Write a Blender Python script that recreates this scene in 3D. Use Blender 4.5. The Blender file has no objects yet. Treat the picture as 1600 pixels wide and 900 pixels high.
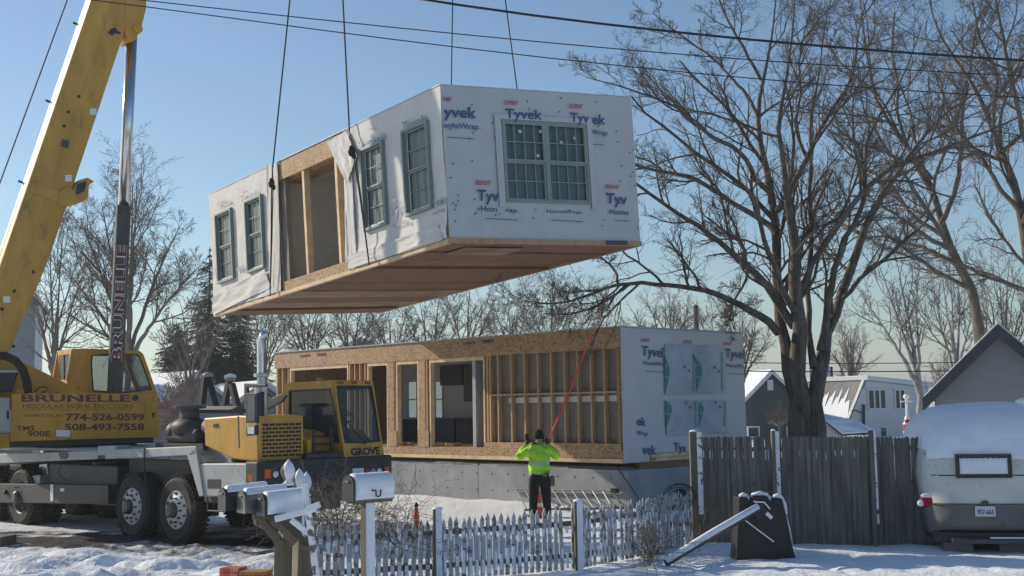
import bpy, bmesh, math, random
import numpy as np
from mathutils import Vector, Matrix

# ------------------------------------------------------------------ camera, world, sun, exposure
FOC = 1934.0
EYE = np.array([0.0, 0.0, 2.3])
_p = math.atan(185 / FOC); _r = math.radians(0.93)
_fw = np.array([0, math.cos(_p), math.sin(_p)]); _up0 = np.array([0, -math.sin(_p), math.cos(_p)]); _rt0 = np.array([1.0, 0, 0])
_rt = _rt0 * math.cos(_r) - _up0 * math.sin(_r); _up = _up0 * math.cos(_r) + _rt0 * math.sin(_r)

scene = bpy.context.scene
col = scene.collection
cam_d = bpy.data.cameras.new('camera'); cam = bpy.data.objects.new('camera', cam_d); col.objects.link(cam)
cam_d.sensor_width = 36; cam_d.lens = FOC / 1600 * 36; cam_d.clip_end = 3000; cam_d.clip_start = 0.1
M = Matrix(((_rt[0], _up[0], -_fw[0], EYE[0]), (_rt[1], _up[1], -_fw[1], EYE[1]), (_rt[2], _up[2], -_fw[2], EYE[2]), (0, 0, 0, 1)))
cam.matrix_world = M
scene.camera = cam

SUN_EL = math.radians(25)
SUN_AZ = np.array([-0.88, 0.47]); SUN_AZ /= np.linalg.norm(SUN_AZ)
world = bpy.data.worlds.new('World'); scene.world = world; world.use_nodes = True
nt = world.node_tree; bg = nt.nodes['Background']
sky = nt.nodes.new('ShaderNodeTexSky'); sky.sky_type = 'NISHITA'; sky.sun_disc = False
sky.sun_elevation = SUN_EL; sky.sun_rotation = math.atan2(SUN_AZ[0], SUN_AZ[1])
sky.altitude = 10; sky.air_density = 1.1; sky.dust_density = 0.25; sky.ozone_density = 3.6
nt.links.new(sky.outputs[0], bg.inputs[0]); bg.inputs[1].default_value = 0.118
sd = bpy.data.lights.new('sun', 'SUN'); so = bpy.data.objects.new('sun', sd); col.objects.link(so)
sd.energy = 4.8; sd.angle = math.radians(0.53); sd.color = (1.0, 0.88, 0.70)
so.location = (-40, 20, 40)
_sd = Vector((SUN_AZ[0] * math.cos(SUN_EL), SUN_AZ[1] * math.cos(SUN_EL), math.sin(SUN_EL)))
so.rotation_euler = _sd.to_track_quat('Z', 'Y').to_euler()
vs = scene.view_settings; vs.view_transform = 'Standard'; vs.look = 'None'; vs.exposure = 0.0; vs.gamma = 1

# ------------------------------------------------------------------ pixel <-> world helpers
def proj(P):
    d = np.asarray(P, float) - EYE; z = d @ _fw
    return np.array([800 + FOC * (d @ _rt) / z, 450 - FOC * (d @ _up) / z])
def ray(px, py):
    return _fw + _rt * (px - 800) / FOC - _up * (py - 450) / FOC
def at(px, py, Y):
    r = ray(px, py); return EYE + r * (Y / r[1])
def gnd(px, py, z=0.0):
    r = ray(px, py); return EYE + r * ((z - EYE[2]) / r[2])
def gx(px, Y):   # ground point under a column at distance Y
    p = at(px, 640, Y); p[2] = 0; return p

class Frame:
    """local axes u, v, w; O is the origin"""
    def __init__(s, O, U, V, W=(0, 0, 1)):
        s.O, s.U, s.V, s.W = (np.asarray(a, float) for a in (O, U, V, W))
    def p(s, u, v, w): return s.O + s.U * u + s.V * v + s.W * w
    def hit(s, px, py, axis=1, val=0.0):
        fr = [i for i in range(3) if i != axis]
        q = np.zeros(3); q[axis] = val; q[fr[0]] = 1.0; q[fr[1]] = 1.0
        t = np.array([px, py], float)
        for _ in range(12):
            f0 = proj(s.p(*q)) - t
            J = np.zeros((2, 2))
            for j in range(2):
                q2 = q.copy(); q2[fr[j]] += 1e-4; J[:, j] = (proj(s.p(*q2)) - t - f0) / 1e-4
            q[fr] -= np.linalg.solve(J, f0)
        return q
class Warp(Frame):
    """a box given by its eight corners (u 0..L, v 0..Wd, w 0..H)"""
    def __init__(s, c, L, Wd, H): s.c = c; s.L, s.Wd, s.H = L, Wd, H
    def p(s, u, v, w):
        a, b, c = u / s.L, v / s.Wd, w / s.H; C = s.c
        r = 0
        for i, x in ((0, 1 - a), (1, a)):
            for j, y in ((0, 1 - b), (1, b)):
                for k, z in ((0, 1 - c), (1, c)): r = r + C[i, j, k] * (x * y * z)
        return r
def azframe(O, deg, z=0):
    a = math.radians(deg); return Frame(O, (math.cos(a), math.sin(a), 0), (-math.sin(a), math.cos(a), 0))

# ------------------------------------------------------------------ materials
MT = {}
def mat(name, c, rough=0.7, metal=0.0, vary=0.12, vscale=3.0, bump=0.0, bscale=30.0, c2=None, c2scale=4.0, c2lo=0.5, c2hi=0.62, spec=0.4, detail=4.0, stretch=None):
    if name in MT: return MT[name]
    m = bpy.data.materials.new(name); m.use_nodes = True; t = m.node_tree; N = t.nodes; L = t.links
    b = N['Principled BSDF']; b.inputs['Roughness'].default_value = rough; b.inputs['Metallic'].default_value = metal
    b.inputs['Specular IOR Level'].default_value = spec
    tc = N.new('ShaderNodeTexCoord'); src = tc.outputs['Object']
    if stretch:
        mp = N.new('ShaderNodeMapping'); mp.inputs['Scale'].default_value = stretch; L.new(src, mp.inputs[0]); src = mp.outputs[0]
    n1 = N.new('ShaderNodeTexNoise'); n1.inputs['Scale'].default_value = vscale; n1.inputs['Detail'].default_value = detail; L.new(src, n1.inputs['Vector'])
    mr = N.new('ShaderNodeMapRange'); mr.inputs[1].default_value = 0.3; mr.inputs[2].default_value = 0.7
    mr.inputs[3].default_value = 1 - vary; mr.inputs[4].default_value = 1 + vary; L.new(n1.outputs[0], mr.inputs[0])
    base = None
    if c2 is not None:
        n2 = N.new('ShaderNodeTexNoise'); n2.inputs['Scale'].default_value = c2scale; n2.inputs['Detail'].default_value = 6; n2.inputs['Roughness'].default_value = .6; L.new(src, n2.inputs['Vector'])
        m2 = N.new('ShaderNodeMapRange'); m2.inputs[1].default_value = c2lo; m2.inputs[2].default_value = c2hi; L.new(n2.outputs[0], m2.inputs[0])
        mx = N.new('ShaderNodeMix'); mx.data_type = 'RGBA'; mx.inputs[6].default_value = (*c, 1); mx.inputs[7].default_value = (*c2, 1)
        L.new(m2.outputs[0], mx.inputs[0]); base = mx.outputs[2]
    vm = N.new('ShaderNodeMix'); vm.data_type = 'RGBA'; vm.blend_type = 'MULTIPLY'; vm.inputs[0].default_value = 1
    if base: L.new(base, vm.inputs[6])
    else: vm.inputs[6].default_value = (*c, 1)
    L.new(mr.outputs[0], vm.inputs[7]); L.new(vm.outputs[2], b.inputs['Base Color'])
    if bump > 0:
        n3 = N.new('ShaderNodeTexNoise'); n3.inputs['Scale'].default_value = bscale; n3.inputs['Detail'].default_value = 5; L.new(src, n3.inputs['Vector'])
        bp = N.new('ShaderNodeBump'); bp.inputs['Strength'].default_value = bump; bp.inputs['Distance'].default_value = 0.02
        L.new(n3.outputs[0], bp.inputs['Height']); L.new(bp.outputs[0], b.inputs['Normal'])
    MT[name] = m; return m
def osb(name, c, c2):
    m = bpy.data.materials.new(name); m.use_nodes = True; t = m.node_tree; N = t.nodes; L = t.links
    b = N['Principled BSDF']; b.inputs['Roughness'].default_value = .75
    tc = N.new('ShaderNodeTexCoord'); mp = N.new('ShaderNodeMapping'); mp.inputs['Scale'].default_value = (14, 14, 26); L.new(tc.outputs['Object'], mp.inputs[0])
    v = N.new('ShaderNodeTexVoronoi'); v.inputs['Scale'].default_value = 1.3; L.new(mp.outputs[0], v.inputs['Vector'])
    sp = N.new('ShaderNodeSeparateColor'); L.new(v.outputs['Color'], sp.inputs[0])
    cr = N.new('ShaderNodeValToRGB'); cr.color_ramp.elements[0].position = 0.0; cr.color_ramp.elements[0].color = (*c2, 1)
    cr.color_ramp.elements[1].position = .45; cr.color_ramp.elements[1].color = (*c, 1)
    L.new(sp.outputs[0], cr.inputs[0])
    n = N.new('ShaderNodeTexNoise'); n.inputs['Scale'].default_value = 1.5; L.new(tc.outputs['Object'], n.inputs['Vector'])
    mr = N.new('ShaderNodeMapRange'); mr.inputs[3].default_value = .7; mr.inputs[4].default_value = 1.25; L.new(n.outputs[0], mr.inputs[0])
    vm = N.new('ShaderNodeMix'); vm.data_type = 'RGBA'; vm.blend_type = 'MULTIPLY'; vm.inputs[0].default_value = 1
    L.new(cr.outputs[0], vm.inputs[6]); L.new(mr.outputs[0], vm.inputs[7]); L.new(vm.outputs[2], b.inputs['Base Color'])
    MT[name] = m; return m
def glass(name, tint=(0.05, 0.07, 0.075), see=0.35, rough=0.08):
    m = bpy.data.materials.new(name); m.use_nodes = True; t = m.node_tree; N = t.nodes; L = t.links
    b = N['Principled BSDF']; b.inputs['Base Color'].default_value = (*tint, 1); b.inputs['Roughness'].default_value = rough; b.inputs['Specular IOR Level'].default_value = .6
    tr = N.new('ShaderNodeBsdfTransparent'); tr.inputs[0].default_value = (.8, .86, .86, 1)
    mx = N.new('ShaderNodeMixShader'); mx.inputs[0].default_value = 1 - see
    L.new(tr.outputs[0], mx.inputs[1]); L.new(b.outputs[0], mx.inputs[2]); L.new(mx.outputs[0], N['Material Output'].inputs[0])
    MT[name] = m; return m

# ------------------------------------------------------------------ mesh builder
class MB:
    def __init__(s): s.v = []; s.f = []; s.mi = []; s.cur = 0
    def mat(s, i): s.cur = i; return s
    def add(s, vs, fs):
        o = len(s.v); s.v.extend([tuple(map(float, p)) for p in vs]); s.f.extend([tuple(o + i for i in f) for f in fs]); s.mi.extend([s.cur] * len(fs)); return s
    def box(s, F, u0, u1, v0, v1, w0, w1):
        c = [F.p(u, v, w) for w in (w0, w1) for v in (v0, v1) for u in (u0, u1)]
        return s.add(c, [(0, 1, 3, 2), (4, 6, 7, 5), (0, 4, 5, 1), (2, 3, 7, 6), (0, 2, 6, 4), (1, 5, 7, 3)])
    def wbox(s, c, size, az=0):
        F = azframe(c, az); a, b, h = size[0] / 2, size[1] / 2, size[2] / 2
        return s.box(F, -a, a, -b, b, -h, h)
    def prism(s, F, poly, lo, hi, axis=1):
        """polygon in the two other axes, extruded along axis from lo to hi"""
        def P(a, b, c):
            q = [0, 0, 0]; fr = [i for i in range(3) if i != axis]; q[fr[0]] = a; q[fr[1]] = b; q[axis] = c; return F.p(*q)
        n = len(poly)
        vs = [P(a, b, lo) for a, b in poly] + [P(a, b, hi) for a, b in poly]
        fs = [tuple(range(n)), tuple(range(2 * n - 1, n - 1, -1))] + [(i, (i + 1) % n, n + (i + 1) % n, n + i) for i in range(n)]
        return s.add(vs, fs)
    def pxprism(s, F, pix, lo, hi, axis=1, val=None):
        """outline read off the photo on the plane axis=val, extruded between lo and hi"""
        if val is None: val = lo
        poly = []
        for x, y in pix:
            q = F.hit(x, y, axis, val); poly.append(tuple(q[i] for i in range(3) if i != axis))
        return s.prism(F, poly, lo, hi, axis)
    def tube(s, pts, rad, n=8, cap=True):
        P = np.asarray(pts, float); K = len(P); R = np.broadcast_to(np.asarray(rad, float), (K,))
        T = np.gradient(P, axis=0); T /= np.linalg.norm(T, axis=1)[:, None] + 1e-12
        ref = np.array([0, 0, 1.0]) if abs(T[0][2]) < .9 else np.array([1.0, 0, 0])
        o = len(s.v)
        for i in range(K):
            a = np.cross(T[i], ref); a /= np.linalg.norm(a) + 1e-12; b = np.cross(T[i], a); ref = -np.cross(T[i], a) if False else ref
            for k in range(n):
                t = 2 * math.pi * k / n; q = P[i] + R[i] * (math.cos(t) * a + math.sin(t) * b); s.v.append(tuple(map(float, q)))
        for i in range(K - 1):
            for k in range(n):
                s.f.append((o + i * n + k, o + i * n + (k + 1) % n, o + (i + 1) * n + (k + 1) % n, o + (i + 1) * n + k)); s.mi.append(s.cur)
        if cap:
            s.f.append(tuple(o + k for k in range(n))[::-1]); s.f.append(tuple(o + (K - 1) * n + k for k in range(n))); s.mi += [s.cur] * 2
        return s
    def lathe(s, O, A, prof, n=24, cap=True):
        """profile of (radius, height along A)"""
        A = np.asarray(A, float); A = A / np.linalg.norm(A); ref = np.array([0, 0, 1.0]) if abs(A[2]) < .9 else np.array([1.0, 0, 0])
        a = np.cross(A, ref); a /= np.linalg.norm(a); b = np.cross(A, a); o = len(s.v); O = np.asarray(O, float)
        for r, h in prof:
            for k in range(n):
                t = 2 * math.pi * k / n; s.v.append(tuple(map(float, O + A * h + r * (math.cos(t) * a + math.sin(t) * b))))
        K = len(prof)
        for i in range(K - 1):
            for k in range(n): s.f.append((o + i * n + k, o + i * n + (k + 1) % n, o + (i + 1) * n + (k + 1) % n, o + (i + 1) * n + k)); s.mi.append(s.cur)
        if cap:
            s.f.append(tuple(o + k for k in range(n))[::-1]); s.f.append(tuple(o + (K - 1) * n + k for k in range(n))); s.mi += [s.cur] * 2
        return s
    def ell(s, c, r, n=16, m=10, F=None):
        prof = []
        vs = []; fs = []
        for i in range(m + 1):
            ph = math.pi * i / m
            for k in range(n):
                t = 2 * math.pi * k / n; q = np.array([r[0] * math.sin(ph) * math.cos(t), r[1] * math.sin(ph) * math.sin(t), r[2] * math.cos(ph)])
                if F is not None: q = F.U * q[0] + F.V * q[1] + F.W * q[2]
                vs.append(np.asarray(c) + q)
        for i in range(m):
            for k in range(n): fs.append((i * n + k, i * n + (k + 1) % n, (i + 1) * n + (k + 1) % n, (i + 1) * n + k))
        return s.add(vs, fs)
    def text(s, body, O, R, U, bold=0.0, shear=0.0):
        """R spans the whole string, U spans the cap height"""
        c = bpy.data.curves.new('t', 'FONT'); c.body = body; c.offset = bold; c.shear = shear; c.resolution_u = 3; c.fill_mode = 'FRONT'
        o = bpy.data.objects.new('t', c); col.objects.link(o)
        dg = bpy.context.evaluated_depsgraph_get(); me = bpy.data.meshes.new_from_object(o.evaluated_get(dg))
        vv = np.array([v.co[:2] for v in me.vertices]); ff = [tuple(p.vertices) for p in me.polygons]
        bpy.data.objects.remove(o); bpy.data.curves.remove(c); bpy.data.meshes.remove(me)
        if len(vv) == 0: return s
        x0, x1 = vv[:, 0].min(), vv[:, 0].max()
        O, R, U = (np.asarray(a, float) for a in (O, R, U))
        return s.add([O + R * ((x - x0) / (x1 - x0)) + U * (y / 0.729) for x, y in vv], ff)
    def text_px(s, F, axis, val, body, bl, br, cap, bold=0.0, off=0.004, shear=0.0):
        """bl, br: pixels of the baseline's ends; cap: cap height in pixels"""
        P0 = F.p(*F.hit(*bl, axis, val)); P1 = F.p(*F.hit(*br, axis, val)); P2 = F.p(*F.hit(bl[0], bl[1] - cap, axis, val))
        n = np.cross(P1 - P0, P2 - P0); n /= np.linalg.norm(n); n *= np.sign(n @ (EYE - P0))
        return s.text(body, P0 + n * off, P1 - P0, P2 - P0, bold, shear)
    def build(s, name, mats, parent=None, smooth=False, bevel=0.0, normals=True, auto=None):
        me = bpy.data.meshes.new(name)
        org = np.array(parent['_o']) if parent is not None and '_o' in parent else (root_of(s.v) if parent is None else np.zeros(3))
        V = np.array(s.v, float) - org
        me.from_pydata(V.tolist(), [], s.f)
        if not isinstance(mats, (list, tuple)): mats = [mats]
        for m in mats: me.materials.append(MT[m] if isinstance(m, str) else m)
        if len(mats) > 1: me.polygons.foreach_set('material_index', s.mi)
        if normals:
            bm = bmesh.new(); bm.from_mesh(me); bmesh.ops.recalc_face_normals(bm, faces=bm.faces); bm.to_mesh(me); bm.free()
        if smooth: me.polygons.foreach_set('use_smooth', [True] * len(me.polygons))
        if auto:
            me.polygons.foreach_set('use_smooth', [True] * len(me.polygons)); me.set_sharp_from_angle(angle=math.radians(auto))
        me.update()
        o = bpy.data.objects.new(name, me); col.objects.link(o)
        if parent is None: o.location = org
        else: o.parent = parent
        o['_o'] = [float(x) for x in org]
        if bevel:
            b = o.modifiers.new('bevel', 'BEVEL'); b.width = bevel; b.segments = 2; b.limit_method = 'ANGLE'; b.angle_limit = math.radians(40)
        return o
def root_of(v):
    V = np.array(v); c = (V.min(0) + V.max(0)) / 2; c[2] = V[:, 2].min(); return c
def tag(o, label=None, cat=None, group=None, kind=None):
    if label: o['label'] = label
    if cat: o['category'] = cat
    if group: o['group'] = group
    if kind: o['kind'] = kind
    return o
def thing(name, loc, label, cat, group=None):
    o = bpy.data.objects.new(name, None); col.objects.link(o); o.location = [float(x) for x in loc]; o['_o'] = [float(x) for x in loc]; o.empty_display_size = .2
    return tag(o, label, cat, group)
def copy_tree(o, parent=None):
    c = o.copy(); col.objects.link(c); c.parent = parent
    for ch in o.children: copy_tree(ch, c)
    return c

# value noise for geometry
_rs = np.random.RandomState(7); _tab = _rs.rand(256, 256)
def vnoise(x, y):
    x = np.asarray(x, float); y = np.asarray(y, float)
    xi = np.floor(x).astype(int); yi = np.floor(y).astype(int); fx = x - xi; fy = y - yi
    fx = fx * fx * (3 - 2 * fx); fy = fy * fy * (3 - 2 * fy)
    g = lambda a, b: _tab[a % 256, b % 256]
    return (g(xi, yi) * (1 - fx) + g(xi + 1, yi) * fx) * (1 - fy) + (g(xi, yi + 1) * (1 - fx) + g(xi + 1, yi + 1) * fx) * fy
def fbm(x, y, o=4):
    r = 0; a = .5
    for i in range(o): r = r + a * (vnoise(x * 2 ** i + 17 * i, y * 2 ** i + 31 * i) - .5); a *= .5
    return r

# ------------------------------------------------------------------ material library
mat('white_snow', (0.78, 0.83, 0.89), .55, bump=.35, bscale=25, vary=.04, spec=.3)
mat('snow_patchy', (0.80, 0.82, 0.85), .6, c2=(.16, .13, .11), c2scale=9, c2lo=.56, c2hi=.62, bump=.3, bscale=40)
mat('tyvek', (0.50, 0.51, 0.52), .5, vary=.05, vscale=2, bump=.25, bscale=7)
mat('tyvek_folds', (0.64, 0.63, 0.61), .8, spec=.15, vary=.05, vscale=2, bump=.35, bscale=9)
mat('print_blue', (0.04, 0.08, 0.20), .5, vary=.1)
mat('print_red', (0.50, 0.03, 0.05), .5, vary=.1)
mat('print_grey', (0.26, 0.28, 0.36), .6, vary=.4, vscale=14)
mat('print_pale_red', (0.60, 0.36, 0.33), .6, vary=.1)
mat('print_green', (0.02, 0.22, 0.17), .5, vary=.1)
osb('osb', (.40, .27, .15), (.20, .11, .05)); osb('osb_dark', (.36, .24, .14), (.20, .12, .06))
mat('lumber', (.46, .31, .18), .7, vary=.25, vscale=3, stretch=(3, 3, .6), c2=(.30, .18, .09), c2scale=3, c2lo=.5, c2hi=.7)
mat('pale_lumber', (.62, .47, .30), .7, vary=.2, vscale=4)
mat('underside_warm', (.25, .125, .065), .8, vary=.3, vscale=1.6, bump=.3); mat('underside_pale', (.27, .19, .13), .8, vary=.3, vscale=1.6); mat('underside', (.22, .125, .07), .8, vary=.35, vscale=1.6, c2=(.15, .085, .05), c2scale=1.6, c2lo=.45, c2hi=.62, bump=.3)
mat('drywall', (.60, .60, .58), .85, vary=.05); mat('drywall_blue', (.34, .38, .44), .85, vary=.04)
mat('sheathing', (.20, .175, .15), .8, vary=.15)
mat('window_frame', (.25, .29, .27), .45, vary=.04); mat('window_green', (.20, .25, .24), .45, vary=.05)
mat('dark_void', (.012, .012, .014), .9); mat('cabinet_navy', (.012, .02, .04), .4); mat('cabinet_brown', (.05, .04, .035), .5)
glass('glass', (.10, .14, .14), .35, .15); glass('glass_dark', (.02, .03, .035), .25, .05); glass('glass_cab', (.05, .07, .08), .62, .05)
glass('glass_sheet', (.17, .215, .21), .12, .35)
mat('plastic_sheet', (.34, .38, .44), .25, vary=.12, vscale=2.5, bump=.5, bscale=4)
mat('crane_yellow', (.52, .29, .045), .45, vary=.16, vscale=1.5, stretch=(1.6, 1.6, .6), c2=(.20, .125, .055), c2scale=3.2, c2lo=.56, c2hi=.78, bump=.05)
mat('crane_grey', (.34, .36, .37), .5, vary=.12, vscale=2, c2=(.20, .20, .20), c2scale=3, c2lo=.58, c2hi=.75)
mat('crane_dark', (.035, .038, .042), .6, vary=.3, vscale=3); mat('steel_dark', (.06, .068, .075), .5, vary=.2)
mat('chrome', (.62, .66, .70), .18, metal=1.0, vary=.05); mat('brushed', (.45, .46, .47), .35, metal=.9, vary=.2, vscale=5)
mat('rubber', (.028, .028, .028), .85, vary=.35, vscale=6, bump=.3, bscale=20, c2=(.09, .085, .08), c2scale=3, c2lo=.55, c2hi=.8)
mat('rim_white', (.48, .49, .48), .5, vary=.15, c2=(.12, .10, .08), c2scale=8, c2lo=.58, c2hi=.7)
mat('lens_orange', (.6, .12, .02), .3, vary=.02); mat('lens_red', (.4, .02, .02), .3, vary=.02); mat('lens_white', (.7, .72, .74), .2, vary=.02)
mat('crane_maroon', (.14, .035, .05), .5, vary=.1); mat('black_paint', (.015, .015, .018), .5); mat('white_paint', (.74, .75, .76), .5, vary=.06)
mat('concrete', (.28, .30, .32), .85, vary=.14, vscale=1.2, c2=(.19, .205, .22), c2scale=.9, c2lo=.45, c2hi=.7, bump=.1)
mat('bark', (.17, .14, .11), .95, vary=.35, vscale=2.5, bump=.8, bscale=9, c2=(.08, .066, .055), c2scale=5, c2lo=.42, c2hi=.6, stretch=(2, 2, .5))
mat('twig', (.14, .11, .092), .95, vary=.25); mat('bark_far', (.17, .15, .135), .95, vary=.25); mat('bark_birch', (.30, .29, .27), .9, vary=.3, vscale=3)
mat('twig_red', (.19, .135, .125), .95, vary=.25)
mat('needle', (.030, .045, .030), .9, vary=.4, vscale=.8)
mat('fence_grey', (.17, .165, .145), .9, vary=.35, vscale=2.6, stretch=(7, 7, .5), c2=(.10, .095, .08), c2scale=2, c2lo=.5, c2hi=.7, bump=.2)
mat('fence_white', (.42, .44, .46), .8, vary=.12, vscale=6, c2=(.14, .13, .11), c2scale=11, c2lo=.53, c2hi=.60)
mat('post_wood', (.16, .135, .10), .9, vary=.25, vscale=4, stretch=(4, 4, .6), c2=(.09, .08, .06), c2scale=4, c2lo=.5, c2hi=.65)
mat('mailbox_dark', (.03, .032, .035), .45, vary=.2); mat('mailbox_grey', (.22, .21, .19), .4, metal=.5, vary=.3)
mat('vest', (.40, .78, .04), .75, vary=.22, vscale=7, bump=.3, bscale=14); mat('reflective', (.50, .52, .52), .35, vary=.05)
mat('trousers', (.012, .013, .016), .9, vary=.3); mat('black_knit', (.012, .012, .014), .95, vary=.2, bump=.4, bscale=80); mat('skin', (.42, .25, .17), .6, vary=.05); mat('glove', (.02, .02, .022), .8)
mat('orange_rope', (.72, .075, .03), .6, vary=.1); mat('orange_plastic', (.75, .10, .03), .5, vary=.05)
mat('aluminium', (.20, .21, .22), .5, metal=.3, vary=.15)
mat('black_plastic', (.012, .013, .016), .5, vary=.2); mat('cable', (.02, .02, .022), .6)
mat('green_siding', (.075, .095, .085), .7, vary=.06); mat('white_siding', (.60, .61, .60), .7, vary=.05); mat('grey_siding', (.27, .285, .30), .75, vary=.08, stretch=(.4, .4, 6))
mat('brown_shingle', (.085, .065, .055), .9, vary=.2, vscale=5); mat('dark_trim', (.05, .055, .06), .7); mat('white_trim', (.62, .63, .63), .6, vary=.03)
mat('camper_white', (.60, .61, .57), .4, vary=.07, c2=(.30, .31, .29), c2scale=2.2, c2lo=.58, c2hi=.75); mat('camper_grey', (.15, .15, .147), .6, vary=.15, c2=(.08, .08, .08), c2scale=4, c2lo=.6, c2hi=.75)
mat('plate_white', (.66, .66, .68), .5, vary=.02); mat('dark_leaf', (.10, .06, .05), .9)

# ------------------------------------------------------------------ ground: one sheet, fine near the camera, reaching the horizon
def gheight(X, Y):
    h = .05 * fbm(X * .35, Y * .35, 4)
    drive = 1 / (1 + np.exp((X + 2.9 + .25 * (Y - 17)) * 2.2)) * (1 / (1 + np.exp((Y - 21.5) * 1.6)))
    ridg = np.abs(fbm(X * 1.1 + 5, Y * 2.3, 5)) * .55 + fbm(X * 4, Y * 5, 3) * .10 + np.clip(fbm(X * .55 + 9, Y * 1.0, 3), 0, 1) * .5
    h = h + drive * (ridg - .08)
    # tyre ruts left by the crane and the delivery trucks, and trodden footprints
    for k, (c0, sl) in enumerate(((18.2, -.16), (20.0, -.16), (19.3, .10), (17.6, .05))):
        d = Y - (c0 + sl * (X + 6)) + .12 * fbm(X * .5 + k, X * .1, 2); rut = np.exp(-(d / .17) ** 2) - .55 * np.exp(-((np.abs(d) - .32) / .12) ** 2)
        h = h - drive * rut * (.075 + .02 * np.sin(X * 42 + d * 20) * (np.abs(d) < .17))
    for k in range(34):
        fx, fy = 1.0 + 7.5 * _tab[k, 3], 16.9 + 2.6 * _tab[k, 7]; h = h - .05 * np.exp(-(((X - fx) / .07) ** 2 + ((Y - fy) / .14) ** 2))
    # snow heaped along the fences and pushed against the foundation
    h = h + .10 * np.exp(-((X - 3.3) ** 2 / 1.2 + (Y - 19.6) ** 2 / .35)) + .07 * np.exp(-((X + .4) ** 2 / .12 + (Y - 22.6) ** 2 / .2)) * 4
    h = h + .11 * fbm(X * 1.6, Y * 1.6, 5) * (1 - drive) * (Y < 60)
    return h
def build_ground():
    xs = np.concatenate([-np.geomspace(900, 16, 26), np.arange(-15.5, 13.5, .07), np.geomspace(14, 900, 26)])
    ys = np.concatenate([-np.geomspace(300, 12, 12), np.arange(-8, 14, 2.0), np.arange(14.5, 26, .07), np.arange(26.2, 60, .6), np.geomspace(62, 1400, 26)])
    X, Y = np.meshgrid(xs, ys); Z = gheight(X, Y)
    V = np.stack([X, Y, Z], -1).reshape(-1, 3); nx = len(xs); ny = len(ys)
    i = np.arange((ny - 1) * (nx - 1)); r = i // (nx - 1); c = i % (nx - 1); a = r * nx + c
    Fc = np.stack([a, a + 1, a + nx + 1, a + nx], -1)
    me = bpy.data.meshes.new('snowy_ground'); me.vertices.add(len(V)); me.vertices.foreach_set('co', V.ravel())
    me.loops.add(len(Fc) * 4); me.loops.foreach_set('vertex_index', Fc.ravel().astype(np.int32))
    me.polygons.add(len(Fc)); me.polygons.foreach_set('loop_start', np.arange(len(Fc), dtype=np.int32) * 4); me.polygons.foreach_set('loop_total', np.full(len(Fc), 4, np.int32))
    me.update(calc_edges=True); me.polygons.foreach_set('use_smooth', [True] * len(Fc))
    m = bpy.data.materials.new('snow_ground'); m.use_nodes = True; t = m.node_tree; N = t.nodes; L = t.links; b = N['Principled BSDF']
    b.inputs['Roughness'].default_value = .6; b.inputs['Specular IOR Level'].default_value = .3
    tc = N.new('ShaderNodeTexCoord'); sx = N.new('ShaderNodeSeparateXYZ'); L.new(tc.outputs['Object'], sx.inputs[0])
    def math_(op, a, b_=None, clamp=False):
        n = N.new('ShaderNodeMath'); n.operation = op; n.use_clamp = clamp
        for k, z in enumerate((a, b_)):
            if z is None: continue
            if isinstance(z, (int, float)): n.inputs[k].default_value = z
            else: L.new(z, n.inputs[k])
        return n.outputs[0]
    n1 = N.new('ShaderNodeTexNoise'); n1.inputs['Scale'].default_value = 1.1; n1.inputs['Detail'].default_value = 8; n1.inputs['Roughness'].default_value = .65; L.new(tc.outputs['Object'], n1.inputs['Vector'])
    # bare asphalt strip where the crane drove in, darkened and widened for its shadow: band around the line y = 21.9 - .12 x, x < -2
    line = math_('ADD', sx.outputs[1], math_('MULTIPLY', sx.outputs[0], 0.20))
    dist = math_('ABSOLUTE', math_('SUBTRACT', line, 21.3))
    band = math_('SUBTRACT', 1.0, math_('DIVIDE', dist, 2.3))
    xlim = math_('MULTIPLY', math_('ADD', sx.outputs[0], 2.2), -0.5, True)
    fac = math_('MULTIPLY', math_('ADD', math_('MULTIPLY', band, 1.0), math_('MULTIPLY', math_('SUBTRACT', n1.outputs[0], .5), 3.2)), 1.6, True)
    fac = math_('MULTIPLY', fac, xlim)
    fac = math_('MULTIPLY', math_('SUBTRACT', fac, .3), 1.6, True)
    # brown churned patches on the drive
    n2 = N.new('ShaderNodeTexNoise'); n2.inputs['Scale'].default_value = 2.3; n2.inputs['Detail'].default_value = 9; n2.inputs['Roughness'].default_value = .7
    mp = N.new('ShaderNodeMapping'); mp.inputs['Scale'].default_value = (.5, 1.3, 1); L.new(tc.outputs['Object'], mp.inputs[0]); L.new(mp.outputs[0], n2.inputs['Vector'])
    dirt = math_('MULTIPLY', math_('SUBTRACT', n2.outputs[0], .47), 5.0, True)
    dx = math_('MULTIPLY', math_('ADD', sx.outputs[0], 2.6), -1.2, True)
    dy = math_('MULTIPLY', math_('SUBTRACT', 27.0, sx.outputs[1]), .5, True)
    dirt = math_('MULTIPLY', math_('MULTIPLY', dirt, .75), math_('MULTIPLY', dx, dy))
    m1 = N.new('ShaderNodeMix'); m1.data_type = 'RGBA'; m1.inputs[6].default_value = (.82, .86, .91, 1); m1.inputs[7].default_value = (.50, .42, .34, 1); L.new(dirt, m1.inputs[0])
    m2 = N.new('ShaderNodeMix'); m2.data_type = 'RGBA'; L.new(m1.outputs[2], m2.inputs[6]); m2.inputs[7].default_value = (.034, .033, .033, 1); L.new(fac, m2.inputs[0])
    L.new(m2.outputs[2], b.inputs['Base Color'])
    n3 = N.new('ShaderNodeTexNoise'); n3.inputs['Scale'].default_value = 14; n3.inputs['Detail'].default_value = 8; L.new(tc.outputs['Object'], n3.inputs['Vector'])
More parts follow.
